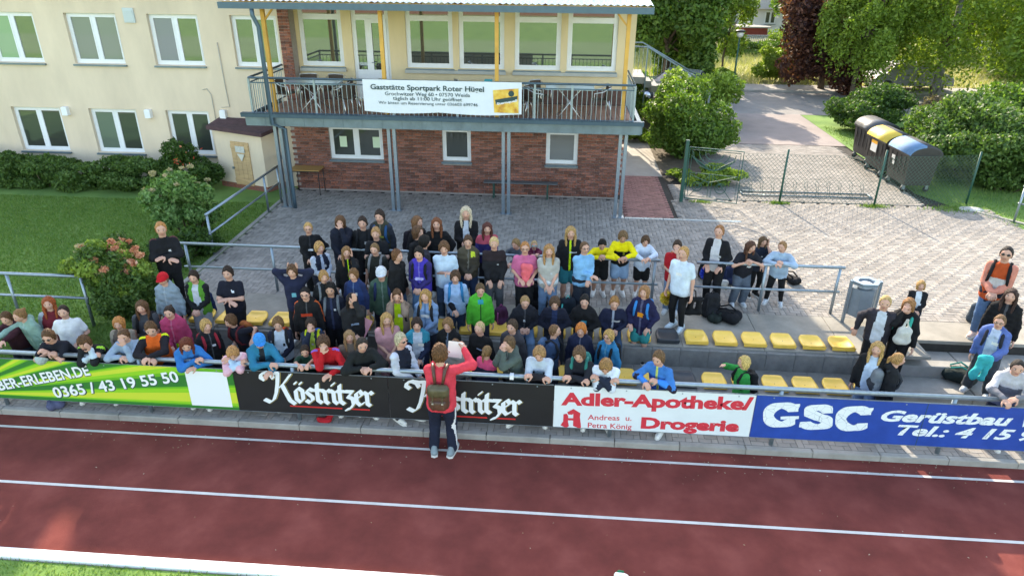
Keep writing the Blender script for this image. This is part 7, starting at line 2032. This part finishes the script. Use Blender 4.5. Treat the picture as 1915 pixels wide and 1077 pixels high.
for s in (-1, 1):
    x = s*.085
    pts = [c0+up_*.17+r_v*x*.6+f_v*.02, N_-up_*.0+r_v*x-f_v*.10, N_+up_*.035+r_v*x*1.25-f_v*.02, N_-up_*.03+r_v*x*1.4+f_v*.09, N_-up_*.2+r_v*x*1.7+f_v*.13, N_-up_*.42+r_v*x*1.9+f_v*.02, c0-up_*.16+r_v*x*1.5]
    b = MB(); b.smooth = True; b.tube(pts, [.022, .027, .028, .027, .02, .014, .014], 8); b.build('strap', lea, bpk)
    b = MB(); b.tube([c0-f_v*.112+r_v*s*.07+up_*.10, c0-f_v*.118+r_v*s*.07-up_*.06], .010, 4); bk_ = b.build('buckle_strap', leaf_, bpk)
    b = MB(); q = c0-f_v*.128+r_v*s*.07-up_*.04; b.obox(q, r_v*.014, f_v*.004, up_*.012); b.build('buckle', M_alu, bk_)
# the paper he holds up
pp = empty('paper_sheet', (0, 0, 0)); tag(pp, 'white printed sheet of paper held up by the man in the red sweater', 'paper')
Mw = Matrix.Translation(Vector(mloc)) @ Matrix.Rotation(mfa, 4, 'Z')
hr = Mw @ Vector(mJ['wri', -1]); hl = Mw @ Vector(mJ['wri', 1])
x0, x1 = hr.x-.235, hr.x-.02; yp = hr.y+.03; zt_ = hr.z+.10
pb = MB(); pb.smooth = True
for i in range(9):
    u = i/8
    for j in range(7):
        v = j/6; pb.v.append((x0+(x1-x0)*u-.04*v, yp+.012*math.sin(u*2.6)+.06*v, zt_-.03*u+.02-.31*v))
for i in range(8):
    for j in range(6): k = i*7+j; pb.f.append((k, k+1, k+8, k+7)); pb.m.append(0); pb.sm.append(True)
pb.build('sheet', mat('paper_white', (.85, .86, .88), .8), pp)
# pink folder of the dark haired girl
def held(name, pxy, y, build, m, label, cat, rot=(0, 0, 0)):
    q = at_y(*pxy, y); o = build().build(name, m); o.location = q; o.rotation_euler = rot; tag(o, label, cat); return o
held('pink_folder', (676, 612), 1.12, lambda: MB().box((-.13, -.006, -.17), (.13, .006, .17)), mat('pink_card', (.60, .27, .32), .6, var=.08), 'pink folder held up by the girl with long black hair', 'folder', (-.35, .6, .35))
# cap dangling over the rail
c_ = link('cap', CAP); q = at_y(80, 672, -.11); c_.location = (q[0], q[1], q[2]+.05); c_.rotation_euler = (2.5, .3, .4); c_.scale = (.22, .22, .22)
c_.material_slots[0].link = 'OBJECT'; c_.material_slots[0].material = fabric('9fb0ac'); tag(c_, 'pale grey and teal cap dangling over the front rail', 'cap')
# coral cloth
def blob(name, pxy, y, caps, m, label, cat, noise=.008, seed=1, rz=0., z=None):
    q = at_y(*pxy, y) if z is None else at_z(*pxy, z)
    F, o = field([(np.array(a), np.array(b), r0, r1) for a, b, r0, r1 in caps], .0175, k=.012, pad=.03, noise=noise, seed=seed); V, Q = nets(F, o, .0175)
    ob = link(name, mesh_np(name, V, Q, mats=[m], smooth=True)); ob.location = q; ob.rotation_euler = (0, 0, rz)
    tag(ob, label, cat); return ob
blob('coral_cloth', (985, 510), 2.45, [((-.06, 0, .12), (.06, 0, .12), .05, .05), ((-.05, 0, .1), (-.02, 0, -.22), .06, .03), ((.05, 0, .1), (.02, -.02, -.16), .06, .03)], fabric('e0636c'), 'coral pink cloth held by the girl in the pink T-shirt', 'cloth', .012)
# pompoms
def pompom(pxy, y, cols, label, seed):
    q = at_y(*pxy, y); r = np.random.default_rng(seed); n = 1300
    d = r.normal(size=(n, 3)); d /= np.linalg.norm(d, axis=1)[:, None]; P1 = d*r.uniform(.09, .15, (n, 1)); w = np.cross(d, r.normal(size=(n, 3))); w /= np.linalg.norm(w, axis=1)[:, None]; w *= .006
    V = np.stack([d*.02-w, d*.02+w, P1+w, P1-w], 1).reshape(-1, 3)
    ob = link('pompom', mesh_np('pompom', V, np.arange(n*4).reshape(-1, 4), mats=[leafmat('tinsel_'+str(seed), cols, trans=.05)])); ob.location = q
    MATS['tinsel_'+str(seed)].node_tree.nodes['Principled BSDF'].inputs['Roughness'].default_value = .25
    tag(ob, label, 'pompom', 'cheer pompoms')
pompom((1248, 557), 2.75, [(.4, .25, .02), (.75, .55, .05), (.9, .75, .2)], 'golden pompom held by the ponytail girl in the white T-shirt', 3)
pompom((1322, 511), 3.75, [(.005, .02, .3), (.01, .06, .6), (.1, .2, .8)], 'blue pompom in the lap of the girl with the black cardigan', 4)
# bags
dk = fabric('0d0e11'); dk2 = fabric('16181c')
bag1 = blob('black_shopping_bag', (1291, 572), 2.55, [((-.17, 0, .14), (.17, 0, .14), .045, .045), ((-.16, 0, -.12), (.16, 0, -.12), .06, .06), ((-.15, 0, .12), (-.15, 0, -.1), .05, .06), ((.15, 0, .12), (.15, 0, -.1), .05, .06), ((0, 0, .12), (0, 0, -.1), .05, .06)], dk, 'black shopping bag carried by the ponytail girl', 'bag', .004)
b = MB(); b.smooth = True; b.tube([(-.08, 0, .17), (-.06, 0, .30), (0, 0, .34), (.06, 0, .30), (.08, 0, .17)], .012, 6); b.build('handle', dk, bag1)
def ground_pack(pxy, z, rz, col, label, sc=1., acc=None, lie=False):
    caps = [((-.07*sc, 0, .08*sc), (-.05*sc, 0, .34*sc), .10*sc, .08*sc), ((.07*sc, 0, .08*sc), (.05*sc, 0, .34*sc), .10*sc, .08*sc), ((-.06*sc, -.1*sc, .1*sc), (.06*sc, -.1*sc, .1*sc), .07*sc, .07*sc)]
    if lie: caps = [((a[0], a[2]-.2, .10*sc+a[1]*.3), (b_[0], b_[2]-.2, .10*sc+b_[1]*.3), r0, r1) for a, b_, r0, r1 in caps]
    ob = blob('backpack', pxy, 0, caps, fabric(col), label, 'backpack', .005, int(pxy[0]), rz, z=z)
    b = MB(); b.smooth = True
    if lie: b.tube([(-.06, -.1, .2*sc), (-.09, .05, .26*sc), (-.06, .2, .2*sc)], .016, 6); b.tube([(.06, -.1, .2*sc), (.09, .05, .26*sc), (.06, .2, .2*sc)], .016, 6)
    else: b.tube([(-.04, 0, .40*sc), (0, 0, .47*sc), (.04, 0, .40*sc)], .012, 6); b.tube([(-.10*sc, -.09, .35*sc), (-.13*sc, -.15, .2*sc), (-.1*sc, -.1, .04)], .014, 6)
    b.build('strap', fabric(acc or col), ob)
    return ob
ground_pack((1327, 590), TZ, .2, '17191d', 'black backpack standing upright on the terrace edge next to the shopping bag', 1.15)
ground_pack((1362, 600), TZ, 1.0, '101216', 'black bag lying on the terrace edge behind the other black backpack', 1.1, lie=True)
ground_pack((1340, 598), TZ-.0, -.6, '1a2420', 'dark round bag with white print lying in front of the black backpacks', .75, lie=True)
ground_pack((1358, 530), TZ, .3, '1a2644', 'dark blue patterned backpack standing behind the short railing', .95)
ground_pack((1478, 527), TZ, .5, '141417', 'black bag on the paving behind the girl in the light blue sweatshirt', .75, lie=True)
ground_pack((1320, 520), TZ, -.3, '101114', 'black bag the cardigan girl sits against', 1.1)
ground_pack((1253, 500), TZ, -.3, 'c8741c', 'orange and black bag half hidden by the white T-shirt girl', .8)
ground_pack((1060, 600), TZ, .2, '15202a', 'dark backpack with turquoise stripe on the terrace edge between two seated boys', 1.15, '2fb0a8')
ground_pack((937, 607), TZ, .4, '4a2340', 'purple and grey patterned backpack on the terrace edge by the green jacket', .9, '8a3a6a')
ground_pack((1005, 575), TZ, .1, '0c0d10', 'large black bag on the terrace edge behind the fair seated boy', 1.2)
ground_pack((391, 583), TZ, -.3, '16264a', 'dark blue backpack standing on the terrace edge beside the green and black jacket', 1.0)
ground_pack((345, 590), TZ, .5, '111317', 'black backpack on the terrace edge behind the red capped boy', .9)
ground_pack((905, 520), TZ, .2, '5b646b', 'grey backpack standing beside the grey trousered boy', .9)
ground_pack((1795, 712), .315, 1.2, '1d2a28', 'dark sports bag with teal piping lying on the stairs', 1.2, '1f8a80', lie=True)
ground_pack((1820, 600), TZ, .2, '3a4650', 'grey bag standing behind the feet of the woman in the orange sweater', .9)
ground_pack((105, 757), .10, .7, '4a4f6a', 'patterned bag lying under the green board at the left', .8, lie=True)
blob('red_bag', (608, 788), 0, [((-.09, 0, .04), (.08, 0, .03), .045, .04), ((.03, .03, .05), (.10, .05, .1), .04, .03)], fabric('a01420'), 'red bag lying under the black board', 'bag', .008, 4, z=.10)
blob('turquoise_bag', (1838, 690), .9, [((-.05, 0, .2), (.04, 0, .2), .05, .05), ((-.05, 0, .18), (-.12, 0, -.16), .06, .05), ((.04, 0, .18), (.03, 0, -.16), .06, .05)], fabric('18a8a8'), 'turquoise and navy jacket hanging from the hands of the girl in lavender', 'jacket', .012)
blob('cloth_bag', (1690, 625), 1.4, [((-.05, 0, .04), (.05, 0, .04), .055, .055), ((-.07, 0, -.10), (.07, 0, -.12), .06, .06), ((-.04, 0, .06), (-.06, 0, -.12), .07, .06), ((.04, 0, .06), (.06, 0, -.12), .07, .06), ((-.06, 0, .06), (-.01, 0, .26), .014, .014), ((.06, 0, .06), (.01, 0, .26), .014, .014)], fabric('b9b9b0'), 'white cloth bag held by the child in black', 'bag', .008)
blob('white_jacket', (1345, 530), 3.7, [((-.10, 0, .0), (.12, 0, .02), .07, .06), ((.1, 0, .0), (.14, 0, -.12), .06, .04)], fabric('c9c9c6'), 'white jacket lying in front of the girl with the blue pompom', 'jacket', .01)
# tip of a green and white object at the lower picture edge
a = at_z(1160, 1072, .03)
ob = blob('green_white_shoe', (1160, 1080), 0, [((-.04, 0, .04), (.06, -.02, .04), .045, .04)], fabric('dfe6e2'), 'white and green tip of a shoe at the bottom edge of the picture', 'shoe', .003, 5, z=.02)
b = MB(); b.smooth = True; b.tube([(-.07, 0, .05), (-.02, .03, .085), (.04, .03, .075)], .012, 6); b.build('green_trim', fabric('0f6a4a'), ob)

# name each seat by the child nearest to it
used = set()
for so_, rowname in SEATS_TO_NAME:
    best = None
    for i, (bo, J_, H_, l_, f_) in enumerate(PEOPLE[:-1]):
        if i in used: continue
        d = abs(l_[0]-so_.location.x)+.4*abs(l_[1]-so_.location.y)
        if best is None or d < best[0]: best = (d, i, bo)
    used.add(best[1])
    w = best[2]['label'].split()
    cut = w[:10]
    while cut[-1] in ('a', 'an', 'the', 'in', 'with', 'and', 'of', 'on', 'his', 'her', 'at', 'to', 'over', 'round', 'behind', 'very', 'long', 'from', 'black', 'light', 'bright', 'dark', 'neon', 'pale', 'blue', 'rear', 'front'): cut = cut[:-1]
    so_['label'] = 'yellow %s row seat nearest the %s' % (rowname, ' '.join(cut).rstrip(','))
